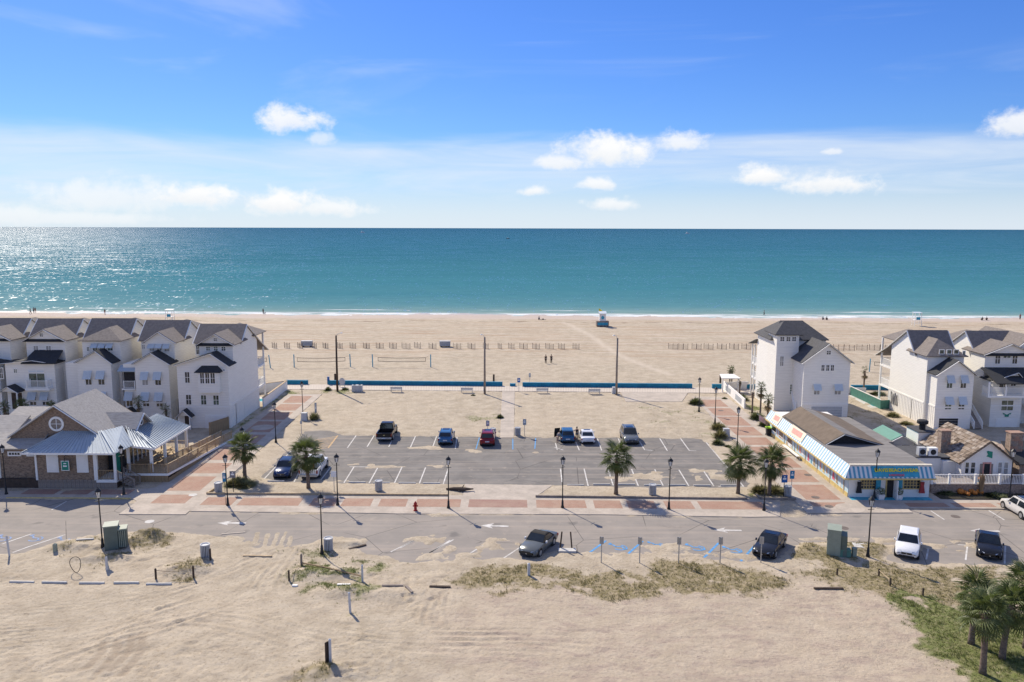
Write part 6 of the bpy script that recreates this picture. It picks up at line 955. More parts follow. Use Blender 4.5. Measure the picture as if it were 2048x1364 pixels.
net((595, 736), (690.5, 735), 'black edged volleyball net left of the left tall pole'); net((756.5, 735), (851.5, 735.5), 'black edged volleyball net in the middle, between two blue posts'); net((505, 736.5), (534, 736), 'black edged volleyball net partly hidden by the left house'); net((1748, 744.5), (1830, 746), 'black edged volleyball net partly hidden by the sunlit house')
def sand_fence(px, py, w_px, lb, grp):
    a = Vector(GZ(px - w_px / 2, py)); b_ = Vector(GZ(px + w_px / 2, py + 1.4)); o = thing('sand_fence', lb, 'sand fence', a, group=grp); d = b_ - a; d.z = 0; n = max(4, int(d.length / .26)); mb = MB()
    for i in range(n + 1): p = d * (i / n); mb.bar(p, p + Vector((0, 0, 1.12 + random.uniform(-.08, .08))), .05, .02)
    mb.build('lath', 'woodgrey', o)['kind'] = 'stuff'
    for z in (.25, .85): MB().bar(Vector((0, 0, z)), d + Vector((0, 0, z)), .02).build('wire', 'woodgrey', o)
    for u in (0, .5, 1): MB().bar(d * u + Vector((0, .04, -.1)), d * u + Vector((0, .04, 1.3)), .09).build('fence_post', 'wooddark', o)
for i, px in enumerate([523, 549, 574, 600, 628.7, 651, 680, 705.6, 732.7, 759.5, 786, 812, 834.8, 865, 914, 943, 971.5, 999.7, 1022.6, 1047, 1072, 1099, 1123, 1152]): sand_fence(px, 695.5 + (px - 549) * .003 + (-1.5 if px == 834.8 else 0), (9, 9, 10, 9, 8, 10, 9, 11, 12, 14, 14, 16, 12, 14, 15, 14, 10, 7, 11, 15, 14, 16, 12, 12)[i], f'weathered sand fence panel, {ORD[i]} from the left in the row behind the volleyball nets', 'left sand fence row')
for i, px in enumerate([1346, 1366.5, 1393, 1417, 1443.5, 1468, 1492.6]): sand_fence(px, 697.5, 18, f'weathered sand fence panel, {ORD[i]} from the left in the row left of the tower house', 'right sand fence row')
for i, px in enumerate([1677, 1698.6, 1724, 1749, 1771]): sand_fence(px, 700, 21, f'weathered sand fence panel, {ORD[i]} right of the tower house along the beach', 'far right sand fence row')
for px, lb in ((614, 'grey crate box on skids left of the left tall pole'), (890, 'grey crate box on skids left of the centre pole')):
    x, y, z = GZ(px, 693); o = thing('beach_box', lb, 'box', (x, y, z), group='beach boxes'); MB().box(-1.2, 1.2, -.6, .6, .2, 1.25).build('case', 'greypaint', o); MB().box(-1.25, 1.25, -.65, .65, 1.25, 1.33).build('lid', 'sheetgrey', o); [MB().box(xx - .08, xx + .08, -.7, .7, -.05, .2).build('skid', 'wooddark', o) for xx in (-.9, .9)]
# lifeguard stands
x, y, z = GZ(1204.5, 652.5); o = thing('lifeguard_tower', 'white lifeguard hut with a blue skirt and a yellow flag', 'lifeguard tower', (x, y, z)); o.scale = (.68, .68, .78); MB().box(-2.5, 2.5, -1.6, 1.6, .2, 2.0).build('platform', 'woodgrey', o); MB().box(-2.1, 2.1, -1.66, -1.6, .55, 1.5).build('blue_panel', 'turq', o); MB().box(-1.3, 1.3, -1.1, 1.2, 2.0, 4.7).build('cabin', 'white', o)
MB().lathe([(.62, 0), (.62, .04)], 16).build('emblem', 'turq', o, loc=(0, -1.14, 3.2)).rotation_euler = (math.pi / 2, 0, 0); MB().slab([(-1.6, -1.5, 4.7), (1.6, -1.5, 4.7), (1.6, 1.5, 5.3), (-1.6, 1.5, 5.3)], .12).build('roof', 'shutter', o); MB().tube([(-1.6, -1, 4.6), (-1.6, -1, 6.6)], .05, 6).build('flag_pole', 'steel', o)
MB().add([(-1.6, -1, 6.55), (-.5, -1.15, 5.9), (-.1, -1.0, 5.5), (-1.6, -1, 5.5)], [(0, 3, 2, 1)]).build('flag', 'yellow', o); [MB().box(xx - .12, xx + .12, yy - .12, yy + .12, -.1, .3).build('leg', 'wooddark', o) for xx in (-2.2, 2.2) for yy in (-1.3, 1.3)]
for px, py, lb in ((340.5, 645.5, 'white open lifeguard chair stand at the water, left side'), (1833, 651.5, 'white open lifeguard chair stand on the beach, right side')):
    x, y, z = GZ(px, py); o = thing('lifeguard_chair', lb, 'lifeguard stand', (x, y, z), group='lifeguard chairs'); o.scale = (.8, .8, .88)
    for xx in (-1.1, 1.1):
        for yy in (-.8, .8): MB().bar((xx * 1.15, yy * 1.2, -.1), (xx, yy, 4.3), .14).build('leg', 'trim', o)
    MB().box(-1.2, 1.2, -.9, .9, 1.9, 2.05).build('platform', 'trim', o); MB().box(-.7, .7, -.95, -.9, 2.05, 2.9).build('seat_back', 'turq', o); MB().slab([(-1.4, -1.1, 4.25), (1.4, -1.1, 4.25), (1.4, 1.1, 4.4), (-1.4, 1.1, 4.4)], .08).build('canopy', 'shutter', o); [MB().bar((-1.25, yy, z0), (1.25, yy, z0 + .9), .08).build('brace', 'trim', o) for yy, z0 in ((-.95, .6), (.95, .6))]
# distant boats
for px, py, s_, lb in ((1375, 458.6, 14, 'tiny white boat on the horizon right of centre'), (1016, 476, 5, 'small dark boat on the water at the centre'), (725, 455.5, 14, 'faint boat on the horizon left of centre')):
    w = ray(px, py); D_ = 4200 if s_ > 10 else 2050; x, y = w.x / w.y * D_, D_; o = thing('boat', lb, 'boat', (x, y, SEA_Z), R(20), 'distant boats'); MB().add([(-s_, -s_ * .2, s_ * .25), (s_, 0, s_ * .35), (-s_, s_ * .2, s_ * .25), (-s_ * .9, -s_ * .15, -.3), (s_ * .8, 0, -.3), (-s_ * .9, s_ * .15, -.3)], [(0, 1, 2), (3, 5, 4), (0, 3, 4, 1), (2, 1, 4, 5), (0, 2, 5, 3)]).build('hull', 'white' if s_ > 10 else 'blackmatte', o); MB().box(-s_ * .4, s_ * .2, -s_ * .12, s_ * .12, s_ * .25, s_ * .65).build('cabin', 'white', o)
# ================================================================== vehicles (front = +X in local space)
def car(label, col, near, heading, kind='suv', L=4.6, Wd=1.85, H=1.68, ends='rear', group='parked cars', glass_dark=True, name='car', door_open=False, rack=False):
    """near: pixel of the end nearest the camera; heading: angle of the nose in the world"""
    hv = Vector((math.cos(heading), math.sin(heading), 0)); p = Vector((*G(*near), 0)); c = p + hv * (L / 2 if ends == 'rear' else -L / 2) if ends in ('rear', 'front') else p
    o = thing(name, label, 'pickup' if kind == 'pickup' else 'car', (c.x, c.y, .012), heading, group); hw = Wd / 2; h = L / 2
    P = dict(suv=dict(hood=.98, belt=1.02, trunk=1.02, wb=(.30 * L, -.12 * L if 0 else 0), g=(.19, .07, -.44, -.36), lo=.24), hatch=dict(hood=.90, belt=.94, trunk=.94, g=(.20, .06, -.46, -.34), lo=.2), sedan=dict(hood=.84, belt=.90, trunk=.94, g=(.17, .03, -.36, -.20), lo=.19), conv=dict(hood=.84, belt=.88, trunk=.90, g=(.14, .0, -.33, -.17), lo=.19), pickup=dict(hood=1.12, belt=1.16, trunk=1.16, g=(.18, .09, -.12, -.10), lo=.36))[kind]
    lo, hood, belt, trunk = P['lo'], P['hood'], P['belt'], P['trunk']; gx = [v * L for v in P['g']]
    ends_ = [(-h, .86, lo + .22, trunk - .22), (-h + .06, .93, lo + .1, trunk - .06), (-h + .35, .985, lo, trunk), (gx[2] if kind != 'pickup' else -.13 * L, 1.0, lo, belt), (0, 1.0, lo, belt), (gx[0], 1.0, lo, belt), (h - .75, .97, lo, hood - .04), (h - .30, .91, lo + .04, hood - .14), (h - .06, .80, lo + .10, hood - .32), (h, .70, lo + .2, hood - .42)]
    if kind == 'pickup': ends_ = [(-.13 * L, 1, lo, belt)] + ends_[4:]
    mb = MB(); prof = lambda w, zl, zt: [(-.88 * w, zl), (-w, zl + .16), (-w, zl + (zt - zl) * .62), (-.955 * w, zt - .05), (-.86 * w, zt), (0, zt + .025), (.86 * w, zt), (.955 * w, zt - .05), (w, zl + (zt - zl) * .62), (w, zl + .16), (.88 * w, zl)]
    rings = [[(x, y_, z_) for y_, z_ in prof(hw * s, zl, zt)] for x, s, zl, zt in ends_]; n = 11; mb.v = sum(rings, [])
    mb.f = [(i * n + k, i * n + (k + 1) % n, (i + 1) * n + (k + 1) % n, (i + 1) * n + k) for i in range(len(rings) - 1) for k in range(n)] + [tuple(range(n)), tuple(range((len(rings) - 1) * n, len(rings) * n))[::-1]]; mb.mi = [0] * len(mb.f)
    mb.f = [f[::-1] for f in mb.f]; body = mb.build('body', col, o, smooth=True); bm_ = body.modifiers.new('edge', 'EDGE_SPLIT'); bm_.split_angle = R(38)
    # cabin frame and panes
    wt, wb_ = hw * .76, hw * .93; A = [(gx[0], wb_, belt), (gx[1], wt, H - .05), (gx[3], wt, H - .07), (gx[2], wb_, belt)]; top = 'softtop' if kind == 'conv' else col
    fr = MB(); V = [(x, s * y_, z_) for s in (-1, 1) for x, y_, z_ in A]; fr.add(V, [(0, 1, 2, 3), (7, 6, 5, 4), (0, 4, 5, 1), (2, 6, 7, 3)]); fr.add([(gx[1], -wt, H - .05), (gx[1], wt, H - .05), (gx[3], wt, H - .07), (gx[3], -wt, H - .07), ((gx[1] * .8 + gx[3] * .2), -wt * .85, H), ((gx[1] * .8 + gx[3] * .2), wt * .85, H), ((gx[1] * .15 + gx[3] * .85), wt * .85, H - .01), ((gx[1] * .15 + gx[3] * .85), -wt * .85, H - .01)], [(0, 1, 5, 4), (1, 2, 6, 5), (2, 3, 7, 6), (3, 0, 4, 7), (4, 5, 6, 7)])
    cab = fr.build('cabin', top, o); lerp = lambda a, b, u: Vector(a) + (Vector(b) - Vector(a)) * u
    def pane(nm, q4, out, mg=(.07, .08)):
        a, b, c_, d = [Vector(v) for v in q4]; ov = Vector(out) * .012; u0, v0 = mg
        f = lambda u, v: lerp(lerp(a, b, u), lerp(d, c_, u), v) + ov; MB().add([f(u0, v0), f(1 - u0, v0), f(1 - u0, 1 - v0), f(u0, 1 - v0)], [(0, 1, 2, 3)]).build(nm, 'carglass', o)
    L0 = [(x, -y_, z_) for x, y_, z_ in A]; pane('windshield', (L0[0], A[0], A[1], L0[1]), (.8, 0, .6), (.05, .05)); pane('rear_window', (A[3], L0[3], L0[2], A[2]), (-.8, 0, .5), (.08, .14))
    for s in (-1, 1):
        a, b, c_, d = [Vector((x, s * y_, z_)) for x, y_, z_ in (A[3], A[0], A[1], A[2])]
        for u0, u1 in (((.03, .5), (.53, .98)) if kind != 'conv' else ((.12, .95),)):
            MB().add([lerp(lerp(a, b, u), lerp(d, c_, u), v) + Vector((0, s * .012, .004)) for u, v in ((u0 + .02, .08), (u1, .08), (u1 - .02, .86), (u0 + .04, .86))], [(0, 1, 2, 3)]).build('side_window', 'carglass', o)
        MB().box(gx[0] - .32, gx[0] - .12, s * (hw + .02) - (.11 if s < 0 else 0), s * (hw + .02) + (.11 if s > 0 else 0), belt - .02, belt + .14).build('mirror', col if kind != 'conv' else 'headlight', o)
    # wheels
    wr = .40 if kind == 'pickup' else .345
    for fx in (L * .315, -L * .285):
        for s in (-1, 1):
            y0 = s * (hw - .21); y1 = s * (hw + .012); MB().tube([(fx, s * (hw - .3), wr + .02), (fx, s * (hw + .006), wr + .02)], wr + .055, 18).build('wheel_well_disc', 'blackmatte', o)  # black disc paints the dark of the wheel well on the body side
            wl = MB().tube([(fx, y0, wr), (fx, y1 - s * .02, wr), (fx, y1, wr)], [wr, wr, wr - .04], 18).build('tyre', 'rubber', o); MB().tube([(fx, y1, wr), (fx, y1 + s * .015, wr)], wr * .66, 10).build('rim', 'steel', wl)
    zl = hood - .30
    for s in (-1, 1):
        MB().add([(h - .10, s * hw * .42, zl - .06), (h - .36, s * hw * .90, zl - .02), (h - .40, s * hw * .90, zl + .11), (h - .16, s * hw * .42, zl + .06)], [(0, 1, 2, 3) if s > 0 else (3, 2, 1, 0)]).build('headlight', 'headlight', o, loc=(.055, 0, 0.02))
        if kind != 'pickup': MB().box(-h - .012, -h + .30, s * hw * .93 - .10 if s > 0 else s * hw * .93 - .03, s * hw * .93 + .03 if s > 0 else s * hw * .93 + .10, trunk - .34, trunk - .14).build('taillight', 'taillight', o)
    MB().box(h - .03, h + .018, -hw * .42, hw * .42, lo + .26, lo + .42).build('grille', 'black', o); MB().box(h - .02, h + .012, -hw * .62, hw * .62, lo + .10, lo + .2).build('front_intake', 'blackmatte', o); MB().box(h + .012, h + .022, -.05, .05, hood - .46, hood - .38).build('front_emblem', 'steel', o)
    if kind != 'pickup': MB().box(-h - .02, -h + .02, -.26, .26, trunk - .40, trunk - .26).build('number_plate', 'plate', o); MB().box(-h - .015, -h + .2, -hw * .72, hw * .72, lo + .1, lo + .24).build('rear_bumper', 'blackmatte', o)
    if kind in ('suv', 'hatch') and rack:
        for s in (-1, 1): MB().bar((gx[1] - .2, s * wt * .9, H + .04), (gx[3] + .2, s * wt * .9, H + .03), .04).build('roof_rail', 'blackmatte', o)
    if kind == 'sedan' or rack: MB().box(gx[1] * .55 + gx[3] * .45 - .1, gx[1] - .12, -wt * .6, wt * .6, H - .008, H + .004).build('sunroof', 'carglass', o)
    if kind == 'pickup':
        x0, x1, z0, z1 = -h + .05, -.13 * L, .72, 1.14
        MB().box(x0, x1, -hw, hw, lo + .08, z0).build('bed_floor', col, o); [MB().box(x0, x1, s * hw - (.1 if s > 0 else 0), s * hw + (.1 if s < 0 else 0), z0, z1).build('bed_side', col, o) for s in (-1, 1)]; MB().box(x0 - .04, x0 + .05, -hw + .08, hw - .08, z0 - .12, z1).build('tailgate', col, o); MB().box(x0 + .06, x1 - .02, -hw + .1, hw - .1, z0 + .002, z0 + .02).build('bed_liner', 'blackmatte', o)
        MB().box(x0 - .22, x0 - .04, -hw * .95, hw * .95, lo + .08, lo + .28).build('rear_bumper', 'steel', o); [MB().box(x0 - .06, x0 + .06, s * (hw - .06) - .07, s * (hw - .06) + .07, z0 + .02, z1 - .04).build('taillight', 'taillight', o) for s in (-1, 1)]; MB().box(x0 - .235, x0 - .22, -.2, .2, lo + .1, lo + .24).build('number_plate', 'plate', o); MB().box(x0 - .048, x0 - .04, -.12, .12, z0 + .12, z0 + .2).build('tailgate_emblem', 'yellowtrim', o)
    if door_open: MB().add([(gx[0] - .5, hw, lo + .12), (gx[0] - .95, hw + .75, lo + .12), (gx[0] - .95, hw + .75, belt), (gx[0] - .5, hw, belt), (gx[0] - .9, hw + .68, H - .12), (gx[0] - .62, hw * .9 + .05, H - .12)], [(0, 1, 2, 3), (3, 2, 4, 5), (3, 2, 1, 0)]).build('open_door', 'blackmatte', o)
    return o
N = math.pi / 2; S = -math.pi / 2
car('black pickup parked nose to the beach in the lot', 'carblack', (768, 884.5), N, 'pickup', 5.8, 2.0, 1.95, name='pickup_truck')
car('medium blue small SUV parked in the lot between the black pickup and the red car', 'carblue2', (890, 892), N, 'suv', 4.5, 1.85, 1.66, rack=True)
car('dark red SUV parked left of the centre path', 'carred', (974.4, 894.5), N, 'suv', 4.65, 1.86, 1.68, rack=True)
car('blue hatchback with its driver door open, beside the white sedan', 'carblue', (1136, 888), N, 'hatch', 4.4, 1.8, 1.6, door_open=True)
car('white sedan parked in the lot beside the blue hatchback', 'carwhite', (1176.5, 890), N, 'sedan', 4.65, 1.82, 1.45)
car('grey SUV facing the camera in the lot, right of the white sedan', 'cargrey', (1264, 891), S, 'suv', 4.85, 1.95, 1.78, 'front', rack=True)
car('navy blue SUV facing the camera at the left end of the lot', 'carnavy', (561.6, 960), S + R(2), 'suv', 4.5, 1.84, 1.62, 'front', rack=True)
wp = car('white pickup parked behind the left lot palm', 'carwhite', (616.6, 961), N, 'pickup', 5.9, 2.0, 1.98, name='pickup_truck'); MB().box(-1.2, -.95, -.2, .1, .75, 1.5).build('red_can', 'red', wp)
def ang(k_, x0, y0, x1, y1): a = zg(k_, x0, y0); b_ = zg(k_, x1, y1); return math.atan2(b_[1] - a[1], b_[0] - a[0])
hd = ang('m', 838, 1180, 545, 1360); cx, cy = zp('q', 1262, 640); car('grey convertible with a black soft top parked at an angle by the road', 'carsilver', (1076, 1097.5), hd + R(4), 'conv', 4.6, 1.83, 1.42, 'centre')
car('black sedan parked at an angle by the last blue bay', 'cardark', (1539, 1100), S - R(33), 'sedan', 4.7, 1.84, 1.46, 'centre')
car('white crossover parked nose to the grass in front of the striped shop', 'carwhite', (1812, 1121), S - R(29), 'suv', 4.6, 1.88, 1.66, 'front')
car('black sedan with a sunroof parked nose to the grass at the right', 'carblack', (1979, 1122), S - R(28), 'sedan', 4.85, 1.87, 1.46, 'front')
car('cream white SUV cut by the right edge in front of the cottage', 'carcream', (2043, 1028), ang('s', 1660, 325, 1533, 248), 'suv', 4.7, 1.86, 1.74, 'centre', rack=True)
# ================================================================== palms
def fan_leaf(nm, mat, Lp, Rf, nseg, spread, droop, seed):
    rd = random.Random(seed); mb = MB(); mb.tube([(0, 0, 0), (Lp * .5, 0, .06), (Lp, 0, 0)], [.025, .018, .014], 4)
    for i in range(nseg):
        a = -spread / 2 + spread * i / (nseg - 1); r = Rf * (.78 + .22 * math.cos(a * .8)) * rd.uniform(.88, 1.08); w = Rf * .042; dx, dy = math.cos(a), math.sin(a); px_, py_ = -dy, dx; zb = .10 * abs(math.sin(a)) * Rf
        p = lambda u, v, dz: (Lp + dx * r * u + px_ * v, dy * r * u + py_ * v, zb * u - droop * r * u ** 2.6 + dz)
        mb.add([p(.02, 0, 0), p(.5, -w, -.015), p(.5, w, -.015), p(.52, 0, .02), p(1.0, 0, 0), p(.82, -w * .5, -.01), p(.82, w * .5, -.01)], [(0, 1, 3), (0, 3, 2), (1, 5, 3), (3, 6, 2), (3, 5, 4), (3, 4, 6)])
    me_ = mb.build(nm, mat).data; ob = [o for o in bpy.data.objects if o.data == me_][0]; bpy.data.objects.remove(ob); return me_
LEAF = [fan_leaf('leaf', m_, .9, 1.0, 19, R(235), dr, sd) for m_, dr, sd in (('leaf', .35, 1), ('leaf', .55, 2), ('leafbright', .45, 3))]; DEAD = fan_leaf('dead_leaf', 'leafold', .7, .8, 11, R(150), .7, 4); SMALL = fan_leaf('leaf', 'leaf', .45, .55, 11, R(220), .45, 5)
def palm(label, px, py, h, cr=1.0, nl=46, lean=(0, 0), dead=8, group='sabal palms', tr=.19, loc=None, meshes=None, bright=.3, cat='palm tree'):
    x, y, z = loc or GZ(px, py); o = thing('palm_tree', label, cat, (x, y, z - .05), group=group); rd = random.Random(int(px * 7 + py)); lx, ly = lean
    pts = [(lx * u * u, ly * u * u, h * u) for u in np.linspace(0, 1, 9)]; MB().tube(pts, [tr * 1.25, tr * 1.05, tr, tr * .95, tr * .97, tr * .95, tr, tr * 1.1, tr * .7], 12).build('trunk', 'trunk', o, smooth=True); top = Vector((lx, ly, h - .1))
    bo = MB()
    for i in range(26): a = rd.uniform(0, 6.28); zz = h - rd.uniform(.1, .9); rr = tr * 1.0; bo.bar((lx + rr * math.cos(a), ly + rr * math.sin(a), zz), (lx + (rr + .12) * math.cos(a), ly + (rr + .12) * math.sin(a), zz + .2), .06, .02)
    bo.build('leaf_base', 'trunk', o)['kind'] = 'stuff'
    def put(me_, el, az_, s, zo):
        l = link('leaf' if me_ is not DEAD else 'dead_leaf', me_, o); l.location = top + Vector((0, 0, zo)); l.rotation_euler = Matrix.Rotation(az_, 3, 'Z').to_4x4().to_euler() ; l.rotation_euler = (Matrix.Rotation(az_, 3, 'Z') @ Matrix.Rotation(-el, 3, 'Y') @ Matrix.Rotation(rd.uniform(-.5, .5), 3, 'X')).to_euler(); l.scale = (s,) * 3
    for i in range(nl):
        u = i / nl; el = R(82 - 128 * u ** .85) + R(rd.uniform(-10, 10)); put((meshes or LEAF)[2 if (meshes is None and rd.random() < bright) else rd.randrange(min(2, len(meshes or LEAF)))], el, i * 2.399 + rd.uniform(-.3, .3), cr * rd.uniform(.85, 1.12), .25 - .45 * u)
    for i in range(dead): put(DEAD, R(rd.uniform(-85, -50)), rd.uniform(0, 6.28), cr * rd.uniform(.8, 1.05), -.3)
    return o
palm('palm with bright spiky crown at the left walkway corner', 490, 957, 3.5, 1.05, 34, (.0, 0), 8, bright=.5); palm('palm in front of the white pickup', 617, 976, 3.7, 1.08, 34, (-.15, 0), 10); palm('palm on the sand strip in the middle of the right lot half', 1232, 988, 3.9, 1.08, 33, (.05, 0), 6); palm('left palm of the pair at the right walkway corner', 1476, 987, 3.3, 1.08, 34, (.12, .1), 4); palm('right palm of the pair at the right walkway corner', 1538, 990, 3.5, 1.08, 34, (.2, .1), 14)
palm('front palm of the lawn group at the lower right', 1965, 1346, 4.0, .92, 34, (-.1, .1), 4); palm('right palm of the lawn group at the lower right', 2004, 1318, 3.6, .9, 32, (.35, .1), 5); palm('left rear palm of the lawn group at the lower right', 1942, 1288, 3.5, .88, 28, (.15, .1), 4); palm('palm cut by the right edge behind the lawn group', 2052, 1296, 4.3, .95, 32, (-.2, .2), 4)
SM = [SMALL]
for px, py, h, n, lb, Y in [(12, 858, 3.2, 16, 'small dark palm at the far left between the houses and the restaurant', 104), (48, 858, 3.4, 26, 'small bushy dark palm behind the restaurant, second from the left', 104), (106, 858, 3.0, 22, 'small dark palm behind the restaurant roof, third from the left', 104), (280, 858, 3.6, 14, 'small palm left of the wall sign on the shuttered house', 105.6), (334, 858, 2.6, 14, 'small palm beside the garage of the shuttered house', 105.6)]:
    palm(lb, px, py, h, 1.15 if n > 20 else .9, n, (0, 0), 3, 'young palms by the left houses', .11, (PY(px, py, Y)[0], Y, .05), SM)
for px, py, h, n, lb, c_ in [(1459, 775, 3.2, 14, 'small palm behind the white lattice wall, left one', .8), (1463, 772, 3.0, 12, 'small palm behind the white lattice wall, right one', .7), (1520, 836, 4.6, 18, 'green palm against the tower house side wall', .95), (1534, 858, 4.2, 18, 'green palm at the far end of the striped shop', .95), (1619.5, 822, 3.0, 18, 'dark palm in front of the tower house garage', .9), (1727, 783, 3.6, 7, 'nearly bare palm in the pool yard right of the tower house', .8), (1479, 790, 2.4, 3, 'stub of a trimmed palm inside the lattice wall', .5), (1504, 826, 3.2, 2, 'bare palm trunk beside the lattice wall end', .4)]:
    palm(lb, px, py, h, c_, n, (0, 0), 6 if n in (7, 18) else 2, 'young palms by the right houses', .13, None, SM)
# ================================================================== shrubs and grass
def shrub(label, px, py, r, h, mat='shrub', n=420, name='shrub', spike=False):
    x, y, z = GZ(px, py); o = thing(name, label, 'shrub', (x, y, z), group='walkway shrubs'); rd = random.Random(int(px + py)); mb = MB(); st = MB()
    for i in range(n):
        a = rd.uniform(0, 6.28); u = math.sqrt(rd.random()); el = math.acos(rd.uniform(.05, 1)); L_ = rd.uniform(.6, 1.05); d = Vector((math.sin(el) * math.cos(a), math.sin(el) * math.sin(a), math.cos(el))); b0 = Vector((d.x * r * .35 * u, d.y * r * .35 * u, 0)); tip = Vector((d.x * r * L_, d.y * r * L_, max(.05, d.z * h * L_ * rd.uniform(.7, 1.1)))); s = Vector((-d.y, d.x, .2)).normalized() * (.03 if spike else .05)
        mid = (b0 + tip) / 2 + Vector((0, 0, .1 * h)); mb.add([b0 - s * .4, b0 + s * .4, mid + s, tip + Vector((0, 0, -.03)), mid - s], [(0, 1, 2, 4), (4, 2, 3)])
    mb.build('foliage', mat, o)
    for i in range(5): a = i * 1.26; st.tube([(0, 0, 0), (.25 * r * math.cos(a), .25 * r * math.sin(a), h * .5)], [.03, .012], 5)
    st.build('stem', 'wooddark', o)
pm('yucca', (.16, .16, .06), .6, .3, 3, trans=.2); pm('grassdry', (.30, .25, .12), .8, .25, 2, trans=.2); pm('grassgreen', (.15, .19, .045), .7, .28, 2, trans=.25); pm('grassolive', (.20, .185, .075), .8, .28, 2, trans=.2)
for a in [('spiky yucca clump beside the pale bin on the left walkway', 628, 839, 1.25, 1.5, 'yucca', 420, 'yucca', True), ('grass clump at the foot of the left tall pole, left side', 656, 781, .8, .8), ('grass clump under the oval sign', 690, 780, .9, .6), ('large round shrub beside the lamp nearest the right seawall', 1391, 808, 1.6, 1.3, 'shrub', 700), ('dry shrub under the middle walkway lamp', 1436, 858, 1.5, 1.2, 'grassolive', 560), ('round olive shrub beside the right walkway bin', 1440, 876, 1.3, 1.5, 'grassolive', 560), ('low green shrub at the right lot corner', 1435, 888, 1.1, .9), ('tall grass around the left corner palm', 474, 968, 1.7, .9, 'grassolive', 700), ('wispy grass in front of the left corner palm', 490, 972, 1.5, .7, 'grassolive', 520), ('grass bush around the right corner palms, left side', 1520, 984, 1.4, 1.0, 'grassolive', 620), ('grass bush around the right corner palms, right side', 1550, 985, 1.5, 1.0, 'grassolive', 620),
          ('small grass tuft left of the centre path', 1000, 836, .7, .7), ('tiny grass tuft behind the bench by the centre pole', 946, 791, .5, .3), ('dark shrubs inside the lattice wall', 1484, 800, 1.4, 1.2), ('green bushes by the white wall at the shop end', 1512, 838, 1.6, 1.4), ('second green bush beside the shop end palms', 1528, 852, 1.2, 1.2), ('low bush at the tower house garage corner', 1698, 838, .7, .5), ('pool hedge behind the green screen', 1755, 789, 1.8, .7, 'shrub', 500), ('weeds at the foot of the sunlit wall, near the hoses', 1785, 833, 1.3, .9, 'grassolive', 420), ('weeds along the sunlit wall, nearer the vent', 1812, 848, 1.3, .6, 'grassolive', 420), ('low flower bed shrubs left of the pumpkins', 1885, 985, 1.4, .6), ('low flower bed shrubs right of the pumpkins', 1990, 993, 1.8, .5), ('small green shrub at the foot of the lattice wall', 1449, 799, .7, .5), ('low shrub right of the lot corner bushes', 1456, 893, .6, .3)]: shrub(*a)
# loose grass over the vegetated sand
def grass(nm, lush, dens, mats, hts):
    V, F, Mi = [], [], []; xs, ys, hs_ = [], [], []
    boxes = [((-46, 36), (50, 70)), ((-66, 44), (66, 44))] if 0 else [(-30, 60, 38, 70, dens), (-45, -12, 48, 72, dens), (-42, 60, 76, 132, dens * .35)]
    for x0, x1, y0, y1, dn in boxes:
        n = int((x1 - x0) * (y1 - y0) * dn); X = rng.uniform(x0, x1, n); Y = rng.uniform(y0, y1, n); h, g_, l_ = look(X, Y); keep = (rng.random(n) < g_ * 1.1) & ((l_ > .5) == lush); xs.append(X[keep]); ys.append(Y[keep]); hs_.append(h[keep])
    X = np.concatenate(xs); Y = np.concatenate(ys); Z = np.concatenate(hs_); nb = 5; n = len(X); X = np.repeat(X, nb); Y = np.repeat(Y, nb); Z = np.repeat(Z, nb); m_ = len(X)
    a = rng.uniform(0, 2 * np.pi, m_); t_ = rng.uniform(.1, .9, m_); L_ = rng.uniform(*hts, m_) * np.repeat(np.clip(.75 + 1.6 * fbm(X[::nb], Y[::nb], .9, 2, 2), .5, 1.9), nb); w = rng.uniform(.010, .022, m_); bx = X + rng.normal(0, .05, m_); by = Y + rng.normal(0, .05, m_); dx, dy = np.cos(a), np.sin(a)
    v = np.stack([np.stack([bx - dy * w, by + dx * w, Z - .01], 1), np.stack([bx + dy * w, by - dx * w, Z - .01], 1), np.stack([bx + dx * L_ * t_, by + dy * L_ * t_, Z + L_ * np.sqrt(1 - .6 * t_ * t_)], 1)], 1).reshape(-1, 3)
    f = np.arange(m_ * 3); me_ = bpy.data.meshes.new(nm); me_.vertices.add(len(v)); me_.vertices.foreach_set('co', v.ravel()); me_.loops.add(len(f)); me_.loops.foreach_set('vertex_index', f); me_.polygons.add(m_); me_.polygons.foreach_set('loop_start', np.arange(0, m_ * 3, 3)); me_.update(calc_edges=True)
    for mm in mats: me_.materials.append(MATS[mm])
    me_.polygons.foreach_set('material_index', rng.integers(0, len(mats), m_)); return stuff(link(nm, me_))
grass('dry_grass', False, 34, ['grassdry', 'grassolive', 'grassolive'], (.07, .20)); grass('green_grass', True, 60, ['grassgreen', 'grassgreen', 'grassolive'], (.06, .16))
